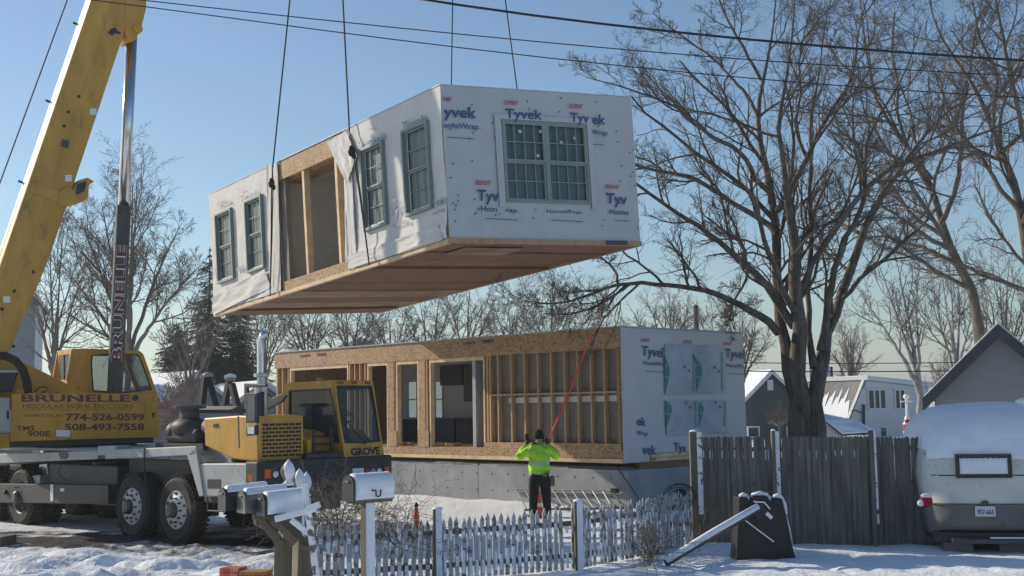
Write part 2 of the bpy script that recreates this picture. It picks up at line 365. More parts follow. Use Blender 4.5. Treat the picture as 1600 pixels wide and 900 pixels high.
    bp = N.new('ShaderNodeBump'); bp.inputs['Strength'].default_value = .5; bp.inputs['Distance'].default_value = .05; L.new(n3.outputs[0], bp.inputs['Height']); L.new(bp.outputs[0], b.inputs['Normal'])
    me.materials.append(m); o = bpy.data.objects.new('snowy_ground', me); col.objects.link(o); tag(o, kind='structure')
build_ground()

# ------------------------------------------------------------------ modules of the house
def holes_boxes(mb, F, u0, u1, w0, w1, v0, v1, holes, axis=1):
    """a slab in the plane axis (1: long wall, 0: end wall) with rectangular holes"""
    us = sorted({u0, u1, *[min(max(h[0], u0), u1) for h in holes], *[min(max(h[1], u0), u1) for h in holes]})
    ws = sorted({w0, w1, *[min(max(h[2], w0), w1) for h in holes], *[min(max(h[3], w0), w1) for h in holes]})
    for a, b in zip(us, us[1:]):
        run = None
        for c, d in zip(ws, ws[1:]):
            inh = any(h[0] < (a + b) / 2 < h[1] and h[2] < (c + d) / 2 < h[3] for h in holes)
            if inh:
                if run: emit(mb, F, a, b, run[0], run[1], v0, v1, axis); run = None
            else: run = (run[0], d) if run else (c, d)
        if run: emit(mb, F, a, b, run[0], run[1], v0, v1, axis)
def emit(mb, F, a, b, c, d, v0, v1, axis):
    if axis == 1: mb.box(F, a, b, v0, v1, c, d)
    else: mb.box(F, v0, v1, a, b, c, d)
def wrap_sheet(F, u0, u1, w0, w1, holes, axis, fn, out, step=.06):
    """house wrap: a fine displaced skin in front of the wall; fn(a, w) gives how far it stands out"""
    mb = MB(); na = int(abs(u1 - u0) / step) + 1; nw = int((w1 - w0) / step) + 1
    A = np.linspace(u0, u1, na); Wd = np.linspace(w0, w1, nw); GA, GW = np.meshgrid(A, Wd); D = fn(GA, GW)
    vs = []
    for i in range(nw):
        for j in range(na):
            q = (GA[i, j], out * D[i, j], GW[i, j]) if axis == 1 else (out * D[i, j], GA[i, j], GW[i, j]); vs.append(F.p(*q))
    fs = []
    for i in range(nw - 1):
        for j in range(na - 1):
            ca = (A[j] + A[j + 1]) / 2; cw = (Wd[i] + Wd[i + 1]) / 2
            if any(h[0] + .05 < ca < h[1] - .05 and h[2] + .05 < cw < h[3] - .05 for h in holes): continue
            k = i * na + j; fs.append((k, k + 1, k + na + 1, k + na))
    return mb.add(vs, fs)
def boxq(mb, F, a0, a1, w0, w1, n0, n1, axis):
    if axis == 1: mb.box(F, a0, a1, n0, n1, w0, w1)
    else: mb.box(F, n0, n1, a0, a1, w0, w1)
def sash_window(F, axis, h, parent, out, mframe, mglass, cols=3, rows=2, depth=.06, trim=.055):
    """double-hung window: frame > two sashes with muntins, pane. out: sign of the outward normal along the axis"""
    a0, a1, w0, w1 = h; o = out
    fr = MB(); t = trim
    for A0, A1, B0, B1 in ((a0 - t, a1 + t, w1, w1 + t), (a0 - t, a1 + t, w0 - t, w0), (a0 - t, a0, w0, w1), (a1, a1 + t, w0, w1)):
        boxq(fr, F, A0, A1, B0, B1, min(-.06 * o, depth * o), max(-.06 * o, depth * o), axis)
    f = fr.build('window', mframe, parent, bevel=.006)
    wm = (w0 + w1) / 2; s = .04
    for nm, b0, b1, n in (('upper_sash', wm, w1, .03), ('lower_sash', w0, wm, .005)):
        sa = MB()
        n0, n1 = sorted((o * (n - .015), o * (n + .015)))
        for A0, A1, B0, B1 in ((a0, a1, b1 - s, b1), (a0, a1, b0, b0 + s), (a0, a0 + s, b0 + s, b1 - s), (a1 - s, a1, b0 + s, b1 - s)):
            boxq(sa, F, A0, A1, B0, B1, n0, n1, axis)
        m0, m1 = sorted((o * (n - .004), o * (n + .004)))
        for k in range(1, cols):
            c = a0 + (a1 - a0) * k / cols; boxq(sa, F, c - .009, c + .009, b0 + s, b1 - s, m0, m1, axis)
        for k in range(1, rows):
            c = b0 + (b1 - b0) * k / rows; boxq(sa, F, a0 + s, a1 - s, c - .009, c + .009, m0 - .001, m1 + .001, axis)
        sa.build('sash', mframe, f)
    g = MB(); n0, n1 = sorted((o * -.022, o * -.028)); boxq(g, F, a0, a1, w0, w1, n0, n1, axis); g.build('pane', mglass, f)
    return f
def oval_px(mb, F, axis, val, cx, cy, hw, hh):
    """the pointed oval round the small red word"""
    P = lambda x, y, e: F.p(*F.hit(x, y, axis, val)) + e
    def ring(k):
        r = []
        for i in range(28):
            t = 2 * math.pi * i / 28; c = math.cos(t); sx = abs(math.sin(t)) ** 1.25 * (1 if math.sin(t) > 0 else -1)
            r.append((cx + hw * k[0] * c, cy - hh * k[1] * sx))
        return r
    c0 = F.p(*F.hit(cx, cy, axis, val)); c1 = F.p(*F.hit(cx + 5, cy, axis, val)); c2 = F.p(*F.hit(cx, cy - 5, axis, val))
    n = np.cross(c1 - c0, c2 - c0); n /= np.linalg.norm(n); n *= np.sign(n @ (EYE - c0)) * .005
    A = [P(x, y, n) for x, y in ring((1, 1))]; B = [P(x, y, n) for x, y in ring((.88, .74))]
    m = len(A); mb.add(A + B, [(i, (i + 1) % m, m + (i + 1) % m, m + i) for i in range(m)])
def tyvek_print(F, axis, val, items, t, off, mblue='print_blue', mred='print_red'):
    for kind, body, x0, y0, x1, y1, cap in items:
        m = MB()
        if kind == 'o': oval_px(m, F, axis, val, x0, y0, x1, y1); m.build('logo_outline', mred, t); continue
        if kind == 'l':   # fine print lines
            P = [F.p(*F.hit(x0, y0 + 2, axis, val)), F.p(*F.hit(x1, y1 + 2, axis, val))]
            d = (P[1] - P[0]); up = np.array([0, 0, .012]); n = np.cross(d, up); n /= np.linalg.norm(n); n *= np.sign(n @ (EYE - P[0])) * off
            m.add([P[0] + n, P[1] + n, P[1] + n + up, P[0] + n + up], [(0, 1, 2, 3)]); m.build('fine_print', mblue, t); continue
        m.text_px(F, axis, val, body, (x0, y0), (x1, y1), cap, {'b': .020, 'n': .013, 'r': .022}[kind], off)
        m.build('printed_logo' if kind == 'r' else 'printed_word', mred if kind == 'r' else mblue, t)

# ---- lower module: frame at its near bottom corner, u runs back to the left, v into the house
U_ = np.array([-.6965, .7175, 0]); V_ = np.array([.7175, .6965, 0])
LM = Frame((2.418, 27.821, .984), U_, V_); LL, LW, LH = 13.9, 4.66, 3.05
def lu(x, y=640, v=0): return LM.hit(x, y, 1, v)[0]
def lw(x, y, v=0): return LM.hit(x, y, 1, v)[2]

def lower_module():
    t = thing('house_module', LM.p(LL / 2, LW / 2, 0), 'open sided wooden house module resting on the concrete foundation, white wrap on its end', 'house module', 'modular house sections')
    # floor, rim, roof band
    m = MB(); m.box(LM, 0, LL, .04, LW - .02, .12, .30); m.box(LM, .02, LL - .02, .05, LW - .05, .0, .12); m.build('floor_deck', 'lumber', t)
    m = MB()
    for a, b in ((.0, 5.2), (5.21, 10.1), (10.11, LL)): m.box(LM, a, b, -.045, .04, .02, .10)
    m.build('sill_plate', 'pale_lumber', t)
    m = MB()
    for a, b in ((0, 3.8), (3.81, 8.1), (8.11, LL)): m.box(LM, a, b, -.012, .04, .101, .30)
    m.build('rim_board', 'osb', t)
    # OSB top band with its panel seams
    wb = .47; m = MB()
    for a, b in ((0, 2.42), (2.43, 4.87), (4.88, 7.32), (7.33, 9.77), (9.78, 12.2), (12.21, LL)): m.box(LM, a, b, -.02, .03, LH - wb, LH)
    m.build('top_band', 'osb', t)
    m = MB()
    for x, y, x2 in ((1060, 0, 0),):
        pass
    for bl, br, cap in (((723, 539), (744, 537), 4), ((752, 537), (773, 535), 6), ((468, 559), (486, 557), 4), ((494, 557), (511, 556), 5)):
        m = MB(); m.text_px(LM, 1, -.02, 'TIMBER', bl, br, cap, .03, .004); m.build('stamp', 'black_paint', t)
    m = MB(); m.box(LM, .0, LL, .03, LW, LH - .12, LH - .02); m.build('ceiling', 'drywall', t)
    m = MB(); m.box(LM, -.05, LL + .05, -.06, LW + .05, LH + .002, LH + .03); m.build('roof_sheet', 'plastic_sheet', t)
    # studs as they stand along the open side
    top = LH - wb; W0 = .30; sw = .02
    def stud(x, y=640, w=.04, d=.13, lo=W0, hi=top, v0=.0):
        u = lu(x, y); q = MB(); q.box(LM, u - w / 2, u + w / 2, v0, v0 + d, lo, hi); q.build('stud', 'lumber', t)
    for x in (433, 441, 450): stud(x, 575)
    for x in (546, 554, 562, 570): stud(x, 590)
    for x in (608, 616): stud(x, 640, .09)
    for x in (656, 666): stud(x, 640, .10)
    for x in (762, 766): stud(x, 640, .05)
    lowtop = lw(860, 692)
    for k in range(10): stud(763 + 20.5 * (k + .75) + .9 * (k * .35), 640, .042, .12, lowtop)
    stud(966, 640, .07)
    # OSB facing over studs round the openings (flaky posts)
    m = MB()
    for a, b in ((606, 616), (655, 665)): m.box(LM, lu(b), lu(a), -.012, -.001, W0, top)
    m.build('post_facing', 'osb', t)
    # blocking
    m = MB(); wz = lw(860, 615); m.box(LM, lu(966), lu(766), .012, .10, wz - .02, wz + .02); m.build('blocking', 'lumber', t)
    m = MB(); wz = lw(880, 623); m.box(LM, lu(962), lu(790), .123, .128, wz - .08, wz + .05); m.build('tape_strip', 'drywall', t)
    # lower OSB panel on the right stretch
    m = MB(); m.box(LM, 0.03, lu(757, 700), -.016, -.001, .301, lowtop); m.build('lower_panel', 'osb', t)
    m = MB()
    for a, b in ((608, 621), (654, 671)): m = MB(); m.box(LM, lu(b, 700), lu(a, 700), -.028, -.013, .302, .302 + .42); m.build('patch_panel', 'osb', t)
    # door and window casings in the openings
    for a, b, yt in ((453, 544, 577), (574, 606, 575), (619, 654, 574), (671, 757, 572)):
        u1, u0 = lu(a, 600), lu(b, 600); wt = top; m = MB()
        m.box(LM, u0, u1, .0, .13, wt - .09, wt - .002); m.box(LM, u0, u0 + .05, .0, .13, W0, wt - .09); m.box(LM, u1 - .05, u1, .0, .13, W0, wt - .09)
        m.build('casing', 'pale_lumber', t)
    # sheathing behind the closed stretch, seen between the studs
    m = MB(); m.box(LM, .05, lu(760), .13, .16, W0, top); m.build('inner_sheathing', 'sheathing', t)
    # far wall with windows
    def wd(px0, px1, py0, py1):
        a = LM.hit(px0, py0, 1, LW - .2); b = LM.hit(px1, py1, 1, LW - .2); return (min(a[0], b[0]), max(a[0], b[0]), min(a[2], b[2]), max(a[2], b[2]))
    wins = [wd(634, 652, 597, 652), wd(676, 692, 597, 652), wd(488, 520, 588, 640), (1.2, 2.4, 1.1, 2.4), (4.0, 5.2, 1.1, 2.4)]  # last two windows are added, unseen, to let light into the room
    m = MB(); holes_boxes(m, LM, 0.05, LL - .1, .30, LH - .12, LW - .2, LW - .06, wins); m.build('back_wall', 'drywall', t)
    for h in wins: sash_window(LM, 1, h, t, -1, 'window_frame', 'glass_sheet', 2, 2, .02, .03) if False else far_window(t, h)
    # partitions
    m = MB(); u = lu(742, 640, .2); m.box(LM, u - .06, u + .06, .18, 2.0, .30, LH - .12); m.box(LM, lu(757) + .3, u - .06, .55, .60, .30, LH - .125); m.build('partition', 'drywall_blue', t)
    # kitchen seen through the middle openings
    V0 = 3.1
    def kb(x0, x1, y0, y1, v0, v1, m, name):
        a = LM.hit(x0, y0, 1, v0); b = LM.hit(x1, y1, 1, v0); q = MB(); q.box(LM, min(a[0], b[0]), max(a[0], b[0]), v0, v1, min(a[2], b[2]), max(a[2], b[2])); q.build(name, m, t, bevel=.01)
    kb(629, 710, 654.5, 706, V0, V0 + .6, 'cabinet_navy', 'base_cabinet'); kb(712, 738, 653, 706, V0 - .25, V0 + .6, 'black_plastic', 'base_cabinet')
    kb(687, 722, 571, 601, V0 + .2, V0 + .6, 'cabinet_brown', 'wall_cabinet'); kb(723.5, 740, 571, 627, V0 - .3, V0 + .6, 'cabinet_brown', 'wall_cabinet')
    m = MB(); rr = random.Random(3)
    for x in (688, 700, 712, 628, 640):
        p = LM.p(*LM.hit(x, 708, 1, .7)); p[2] = LM.O[2] + .30; m.wbox(p + [0, 0, .04], (.5, .12, .07), rr.uniform(0, 180))
    m.build('offcut_debris', 'pale_lumber', t)
    # left closing end and right end wall
    m = MB(); m.box(LM, LL - .1, LL, .05, LW, .30, LH - .12); m.build('end_wall', 'osb_dark', t)
    m = MB(); m.box(LM, -.0, .12, .04, LW, .02, LH - .001); ew = m.build('end_wall', 'osb', t)
    # wrap on the right end
    amp = lambda a, w: .008 + .012 * np.clip(fbm(a * 1.3, w * 1.3, 3) + .2, 0, 1)
    vlow = LM.hit(1014, 700, 0, 0)[1]
    m = wrap_sheet(LM, -.01, LW + .02, .20, LH, [], 0, amp, -1); m.add(*(lambda q: (q.v, q.f))(wrap_sheet(LM, -.01, vlow, .02, .22, [], 0, amp, -1)))
    m.build('house_wrap', 'tyvek', t, smooth=True, normals=False)
    m = MB(); m.box(LM, -.012, -.001, vlow + .22, LW, .02, .09); m.box(LM, -.03, -.001, vlow + .02, LW, .10, .19); m.build('rim_board', 'pale_lumber', t)
    Z = lambda x, y: (980 + x / 3.752, 490 + y / 3.752)
    it = []
    def T(k, s, x0, y0, x1, y1, c): a = Z(x0, y0); b = Z(x1, y1); it.append((k, s, *a, *b, c / 3.752))
    T('b', 'Tyvel', 80, 243, 205, 257, 58); T('n', 'HomeWra', 90, 300, 212, 309, 26); T('b', 'Tyvel', 570, 260, 678, 265, 56); T('n', 'HomeWra', 576, 312, 680, 320, 23)
    T('b', 'ek', 52, 655, 104, 658, 52); T('n', 'Wrap', 48, 711, 114, 715, 27); T('b', 'vek', 84, 823, 165, 826, 56); T('b', 'Tyv', 268, 803, 340, 812, 50)
    T('r', 'DUPONT', 76, 164, 128, 167, 19); T('r', 'DUPONT', 324, 173, 374, 176, 18); T('r', 'DUPONT', 558, 184, 606, 187, 18)
    for cx, cy in ((102, 154), (349, 164), (583, 175)): a = Z(cx, cy); it.append(('o', '', a[0], a[1], 9.4, 5.0, 0))
    T('l', '', 100, 330, 205, 338, 0); T('l', '', 590, 345, 678, 350, 0)
    tyvek_print(LM, 0, 0.0, it, t, .036)
    # plastic-covered windows with green print
    for q in (((213, 180), (563, 192), (572, 470), (216, 474)), ((218, 508), (578, 512), (584, 700), (224, 714))):
        P = [LM.hit(*Z(*c), 0, 0)[1:] for c in q]; m = MB(); n = 16; vs = []; rs = np.random.RandomState(5)
        for i in range(n + 1):
            for j in range(n + 1):
                a, b = i / n, j / n; p = (1 - a) * ((1 - b) * P[0] + b * P[1]) + a * ((1 - b) * P[3] + b * P[2])
                vs.append(LM.p(-.037 - .012 * abs(fbm(np.array(p[0] * 2.0), np.array(p[1] * 2), 3)), p[0], p[1]))
        m.add(vs, [(i * (n + 1) + j, i * (n + 1) + j + 1, (i + 1) * (n + 1) + j + 1, (i + 1) * (n + 1) + j) for i in range(n) for j in range(n)])
        m.build('covered_window', 'plastic_sheet', t, smooth=True, normals=False)
    m = MB()
    def gl(pts): m.pxprism(LM, [Z(*p) for p in pts], -.056, -.0545, 0, -.055)
    for x0, xt, ys in ((219, 250, (240, 300, 345, 372, 465)), (402, 441, (232, 300, 345, 372, 455)), (224, 264, (514, 530, 580, 588, 668)), (420, 450, (520, 530, 575, 585, 660))):
        gl(((x0 - (18 if x0 == 402 else 0), ys[0]), (x0 + (xt - x0) * .8, ys[1]), (x0 + 2, ys[1]))); gl(((x0 + 2, ys[1] + 6), (x0 + (xt - x0) * .85, ys[1] + 6), (xt, ys[2] - 8), (xt - 4, ys[3] - 4), (x0 + 3, ys[3] - 4)))
        gl(((x0 + 3, ys[3] + 3), (xt - 6, ys[3] + 3), (x0 + 6, ys[4])))
    for x, y0, y1 in ((390, 235, 450), (558, 225, 455), (405, 515, 660), (574, 520, 655)):
        k = 0; y = y0
        while y < y1: gl(((x - 5 + (k % 2) * 2, y), (x + 4, y + 1), (x + 4 - (k % 3) * 2, y + 8), (x - 5, y + 7))); y += 13; k += 1
    for x, y in ((338, 312), (363, 335), (515, 315), (540, 338), (348, 525), (372, 548), (523, 520), (548, 546)):
        gl(((x - 5, y - 8), (x + 4, y - 7), (x + 5, y + 7), (x - 4, y + 8))); 
    tag(m.build('green_print', 'print_green', t), kind='stuff')
def far_window(t, h):
    fr = MB(); a0, a1, w0, w1 = h; k = .05; vv = LW - .205
    for A0, A1, B0, B1 in ((a0 - k, a1 + k, w1, w1 + k), (a0 - k, a1 + k, w0 - k, w0), (a0 - k, a0, w0, w1), (a1, a1 + k, w0, w1), (a0, a1, (w0 + w1) / 2 - .02, (w0 + w1) / 2 + .02)):
        fr.box(LM, A0, A1, vv - .03, vv + .06, B0, B1)
    f = fr.build('window', 'white_trim', t); g = MB(); g.box(LM, a0, a1, vv + .03, vv + .036, w0, w1); g.build('pane', glass('glass_clear', (.3, .36, .38), .75, .3) if 'glass_clear' not in MT else 'glass_clear', f)
lower_module()

# ---- concrete foundation
def foundation():
    t = thing('foundation', LM.p(6, 2, -.98), 'low grey concrete foundation wall under the wooden house module', 'foundation')
    zt = -.984 + .84   # in the module's w
    F = LM; m = MB(); m.box(F, -.10, LL + 1, .05, .30, -1.4, zt); m.box(F, -.10, .15, .30, LW + 2.0, -1.4, zt); m.box(F, LL + .75, LL + 1, .3, LW + 2, -1.4, zt); m.box(F, .15, LL + .75, LW + 1.75, LW + 2, -1.4, zt)
    m.build('concrete_wall', 'concrete', t, bevel=.01)
    m = MB()
    for k in range(14): m.box(F, .8 + k * 1.0, 1.0 + k * 1.0, .3, LW, zt, zt + .001 + .0) if False else None
    m.box(F, 1, LL, 1.45, 1.60, zt - .02, 0.0); m.box(F, .3, .5, .9, LW, zt - .02, .0); m.build('sill_blocking', 'lumber', t)
    m = MB(); rr = random.Random(4)   # form-tie marks and the pour seams
    for k in range(26):
        u = .4 + k * .56; 
        for w in (-.35, -.75): m.box(F, u, u + .03, .044, .051, w, w + .03)
    tag(m.build('tie_hole', 'dark_void', t), kind='stuff')
    m = MB()
    for u in (2.4, 4.85, 7.3, 9.75): m.box(F, u, u + .006, .046, .0495, -1.2, zt - .01)
    m.build('pour_seam', 'crane_dark', t)
    m = MB(); n = 80; rr = np.random.RandomState(2)
    for k in range(60):
        u = rr.uniform(0, LL); L = rr.uniform(.3, 1.1); m.box(F, u, u + L, .06, .2, zt + .001 + k * .0002, zt + .02 + k * .0004)
    m.build('snow', 'white_snow', t)
foundation()

# ---- suspended module: corners placed where the photo shows them, on the fitted box
SL, SW, SH = 11.03, 4.66, 3.04
def susp():
    R = np.array([[0.58247605, 0.80974876, -0.07091256], [-0.8112413, 0.58459066, 0.01188698], [0.05108029, 0.05060332, 0.9974117]])
    O = np.array([-1.0889, 22.4304, 5.2869])
    X, Yv, Zv = R[:, 0], R[:, 1], R[:, 2]
    P = lambda a, b, c: O + X * (-a * SL) + Yv * (b * SW) + Zv * (c * SH)
    obs = {(0, 0, 1): (688, 134), (0, 0, 0): (703, 380), (1, 0, 1): (328, 305), (1, 0, 0): (337, 495), (0, 1, 1): (985, 153), (0, 1, 0): (1000, 385), (1, 1, 0): (590, 490)}
    c = np.zeros((2, 2, 2, 3))
    for i in (0, 1):
        for j in (0, 1):
            for k in (0, 1):
                p = P(i, j, k)
                if (i, j, k) in obs: p = at(*obs[(i, j, k)], p[1])
                c[i, j, k] = p
    c[1, 1, 1] = c[1, 0, 1] + c[0, 1, 1] - c[0, 0, 1]
    return Warp(c, SL, SW, SH)
SM = susp()
def suspended_module():
    t = thing('house_module', SM.p(SL / 2, SW / 2, 0), 'white wrapped house module with windows hanging in the air from four crane slings', 'house module', 'modular house sections')
    Z5 = lambda x, y: (300 + x / 2.812, 180 + y / 2.812)
    def hole(q, axis=1):
        P = np.array([SM.hit(*p, axis, 0) for p in q]); c = P[:, [0, 2]] if axis == 1 else P[:, [1, 2]]
        return (float((c[0, 0] + c[3, 0]) / 2), float((c[1, 0] + c[2, 0]) / 2), float((c[2, 1] + c[3, 1]) / 2), float((c[0, 1] + c[1, 1]) / 2))
    W = []
    for q in (((112, 437), (181, 410), (194, 703), (128, 733)), ((242, 376), (314, 352), (329, 668), (259, 690)), ((750, 155), (846, 119), (870, 480), (776, 510)), ((933, 70), (1043, 30), (1068, 414), (958, 446))):
        h = hole([Z5(*p) for p in q]); h = (min(h[0], h[1]), max(h[0], h[1]), h[2], h[3]); W.append(h)
    w0 = np.mean([h[2] for h in W]); w1 = np.mean([h[3] for h in W]); W = [(h[0] + .04, h[1] - .04, w0 + .04, w1 - .04) for h in W]
    uo0 = SM.hit(541, 300, 1, 0)[0]; uo1 = SM.hit(438, 360, 1, 0)[0]
    OP = (uo0, uo1, .30, SH - .40)
    holes = W + [OP]
    m = MB(); holes_boxes(m, SM, .0, SL, .08, SH - .001, 0.0, .14, holes); m.build('long_wall', 'pale_lumber', t)
    m = MB(); m.box(SM, uo0 - .25, uo1 + .15, -.018, -.001, SH - .42, SH - .02); m.build('header_sheathing', 'osb', t); m = MB(); m.box(SM, uo0, uo1, -.018, -.001, .10, .298); m.build('sill_sheathing', 'osb', t)
    ring = lambda x: (780, x)
    Z6 = lambda x, y: (660 + x / 3.214, 120 + y / 3.214)
    ea = SM.hit(*Z6(395, 218), 0, 0); eb = SM.hit(*Z6(838, 645), 0, 0); ec = SM.hit(*Z6(822, 235), 0, 0); ed = SM.hit(*Z6(410, 632), 0, 0)
    E = ((ea[1] + ed[1]) / 2, (eb[1] + ec[1]) / 2, (eb[2] + ed[2]) / 2, (ea[2] + ec[2]) / 2)
    m = MB(); holes_boxes(m, SM, .14, SW, .08, SH - .001, 0.0, .12, [E], 0); m.build('end_wall', 'pale_lumber', t)
    m = MB(); m.box(SM, SL - .12, SL, .14, SW, .1, SH - .01); m.build('end_wall', 'drywall', t)
    m = MB(); holes_boxes(m, SM, .12, SL - .12, .25, SH - .1, SW - .12, SW - .01, [(3.4, 5.0, 1.0, 2.4)]); m.build('far_wall', 'drywall', t)
    m = MB(); m.box(SM, .12, SL - .12, .14, SW - .12, .20, .28); m.build('floor_deck', 'pale_lumber', t)
    m = MB(); m.box(SM, .12, SL - .12, .14, SW - .12, SH - .34, SH - .1); m.build('ceiling', 'drywall', t)
    m = MB(); m.box(SM, uo1 + .3, uo1 + .4, .14, SW - .12, .28, SH - .34); m.box(SM, uo0 - 1.1, uo0 - 1.0, 1.2, SW - .12, .28, SH - .34); m.build('partition', 'drywall', t)
    m = MB(); m.box(SM, uo1 - .34, uo1, .02, .12, .302, SH - .405); m.build('jamb_panel', 'sheathing', t)
    for x, y in ((476, 330), (528, 330)):
        u = SM.hit(x, y, 1, 0)[0]; m = MB(); m.box(SM, u - .05, u + .05, .0, .14, .302, SH - .405); m.build('stud', 'pale_lumber', t)
    u = SM.hit(545, 330, 1, 0)[0]
    # torn OSB edge above the opening inside
    m = MB(); m.box(SM, uo0 + .05, uo1 - .05, .15, .6, SH - .47, SH - .345); m.build('header', 'osb_dark', t)
    # underside boards
    rr = random.Random(8); u = 0.0; k = 0
    while u < SL - .05:
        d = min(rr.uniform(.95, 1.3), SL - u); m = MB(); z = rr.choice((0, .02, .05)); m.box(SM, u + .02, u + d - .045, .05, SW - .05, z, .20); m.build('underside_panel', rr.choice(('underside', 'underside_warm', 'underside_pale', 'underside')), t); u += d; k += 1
    m = MB(); m.box(SM, .0, SL, .06, SW - .06, .12, .19); m.build('gap_shade_sheet', 'dark_void', t)  # near-black sheet paints the shade in the gaps between the boards
    m = MB()
    for a, b in ((0, 4.2), (4.21, 8.0), (8.01, SL)): m.box(SM, a, b, -.05, .05, 0, .085)
    m.build('rim_board', 'pale_lumber', t)
    m = MB(); m.box(SM, -.04, .0, -.05, SW + .02, .0, .10); m.box(SM, 0.0, SL, SW - .05, SW + .02, 0, .2); m.build('rim_board', 'lumber', t)
    m = MB(); va = SM.hit(945, 383, 0, 0)[1]; vb = SM.hit(978, 383, 0, 0)[1]; m.box(SM, -.06, -.041, va, vb, .01, .10); m.build('strap_plate', 'steel_dark', t)
    m = MB(); m.box(SM, .4, 1.2, .6, 2.0, -.012, -.002); m.build('loose_flap', 'underside_pale', t)
    # house wrap, long side: rumpled, thick folds along the bottom, open at the gap
    def fl(a, w):
        base = .012 + .03 * np.clip(fbm(a * 1.5 + 3, w * 1.2 + a * .5, 4) + .1, 0, 1)
        low = np.exp(-np.maximum(w - .25, 0) / .28); low2 = low * (.04 + .13 * np.abs(fbm(a * 1.1 + w * 3.2, w * 5.0 - a * .9, 4)))
        bump = np.clip(fbm(a * 4, w * 2.2, 3), 0, 1) * .03
        return base + low2 * (w < .9) + bump
    for a, b in ((-.012, uo0 - .02), (uo1 + .0, SL + .02)):
        m = wrap_sheet(SM, a, b, .10, SH + .01, W, 1, fl, -1, .05); m.build('house_wrap', 'tyvek_folds', t, smooth=True, normals=False)
    # hanging flap at the sling on the right of the opening, bunch on the left of it
    def cloth(pix, depth, seed, name):
        P = [SM.hit(*p, 1, 0)[[0, 2]] for p in pix]; n = 18; vs = []
        for i in range(n + 1):
            for j in range(n + 1):
                a, b = i / n, j / n; p = (1 - a) * ((1 - b) * P[0] + b * P[1]) + a * ((1 - b) * P[3] + b * P[2])
                d = depth * (.4 + 1.6 * abs(float(fbm(np.array(b * 3.4 + seed), np.array(a * 1.5 + b), 4)))) + .02
                vs.append(SM.p(p[0], -d, p[1]))
        MB().add(vs, [(i * (n + 1) + j, i * (n + 1) + j + 1, (i + 1) * (n + 1) + j + 1, (i + 1) * (n + 1) + j) for i in range(n) for j in range(n)]).build(name, 'tyvek_folds', t, smooth=True, normals=False)
    cloth([(517, 222), (546, 205), (563, 244), (549, 288)], .12, 1, 'wrap_flap'); cloth([(540, 250), (552, 250), (562, 405), (545, 412)], .08, 2, 'wrap_flap')
    cloth([(421, 258), (437, 253), (443, 452), (425, 458)], .08, 4, 'wrap_flap'); cloth([(548, 400), (690, 352), (698, 375), (552, 420)], .13, 6, 'wrap_flap')
    cloth([(337, 466), (420, 420), (427, 450), (338, 492)], .13, 9, 'wrap_flap')
    # end wall wrap
    fe = lambda a, w: .010 + .012 * np.clip(fbm(a * 1.2, w * 1.5, 3) + .1, 0, 1) + np.exp(-np.maximum(w - .1, 0) / .2) * .05 * np.abs(fbm(a * 1.2 + w * 4, w * 5, 3))
    m = wrap_sheet(SM, -.012, SW + .01, .10, SH + .01, [E], 0, fe, -1); m.build('house_wrap', 'tyvek', t, smooth=True, normals=False)
    m = MB(); m.box(SM, -.02, SL + .02, -.03, SW + .02, SH + .012, SH + .03); m.build('roof_sheet', 'tyvek', t)
    # nail caps
    m = MB(); rr = random.Random(2); n = 0
    for k in range(64):
        v = rr.choice((.15, .62, 1.1, 3.7, 4.2, 4.55, .62, 2.0, 2.8)) + rr.uniform(-.08, .08); w = rr.uniform(.3, SH - .1)
        if E[0] - .1 < v < E[1] + .1 and E[2] - .1 < w < E[3] + .1: continue
        P = SM.p(-.036, v, w); m.box(SM, -.042, -.030, v - .012, v + .012, w - .012, w + .012)
    tag(m.build('nail_cap', 'print_blue', t), kind='stuff')
    for h in W: sash_window(SM, 1, h, t, -1, 'window_green', 'glass_sheet', 3, 2, .10, .06)
    em = (E[0] + E[1]) / 2
    sash_window(SM, 0, (E[0] + .05, em - .04, E[2] + .05, E[3] - .05), t, -1, 'window_frame', 'glass', 4, 2, .05, .045)
    sash_window(SM, 0, (em + .04, E[1] - .05, E[2] + .05, E[3] - .05), t, -1, 'window_frame', 'glass', 4, 2, .048, .045)
    m = MB()
    for v, w in ((E[0] + .45, E[3] - .22), (E[0] + .95, E[3] - .2), (em + .4, E[3] - .4), (E[1] - .3, E[3] - .3), (E[0] + .85, E[2] + .95), (em + .75, E[2] + .8)): m.box(SM, -.010, -.006, v - .035, v + .035, w - .03, w + .03)
    m.build('window_sticker', 'drywall', t)
    m = MB()
    for a0, a1, b0, b1 in ((E[0] - .16, E[0] - .01, E[2] - .1, E[3] + .1), (E[1] + .01, E[1] + .16, E[2] - .1, E[3] + .1), (E[0] - .01, E[1] + .01, E[3] + .0, E[3] + .10)): m.box(SM, -.047, -.040, a0, a1, b0, b1)
    m.build('flashing_tape', 'tyvek', t)
    it = []
    def T(k, s, x0, y0, x1, y1, c): a = Z6(x0, y0); b = Z6(x1, y1); it.append((k, s, *a, *b, c / 3.214))
    T('b', 'yvek', 100, 204, 265, 210, 56); T('n', 'omeWrap.', 98, 258, 285, 267, 28); T('r', 'PONT', 97, 124, 140, 126, 20)
    T('b', 'Tyvek', 408, 210, 594, 217, 50); T('r', 'DUPONT', 404, 142, 474, 145, 22); T('b', 'Tyv', 735, 228, 828, 234, 48); T('b', 'ek', 844, 238, 912, 242, 50)
    T('n', 'Wrap', 842, 292, 922, 298, 27); T('r', 'DUPONT', 730, 159, 798, 163, 22); T('r', 'DUPONT', 263, 544, 336, 547, 22)
    T('b', 'Tyv', 268, 622, 378, 628, 56); T('n', 'Hom', 286, 677, 368, 680, 28); T('n', 'rap.', 412, 680, 478, 684, 22); T('n', 'HomeWrap.', 616, 684, 800, 690, 16)
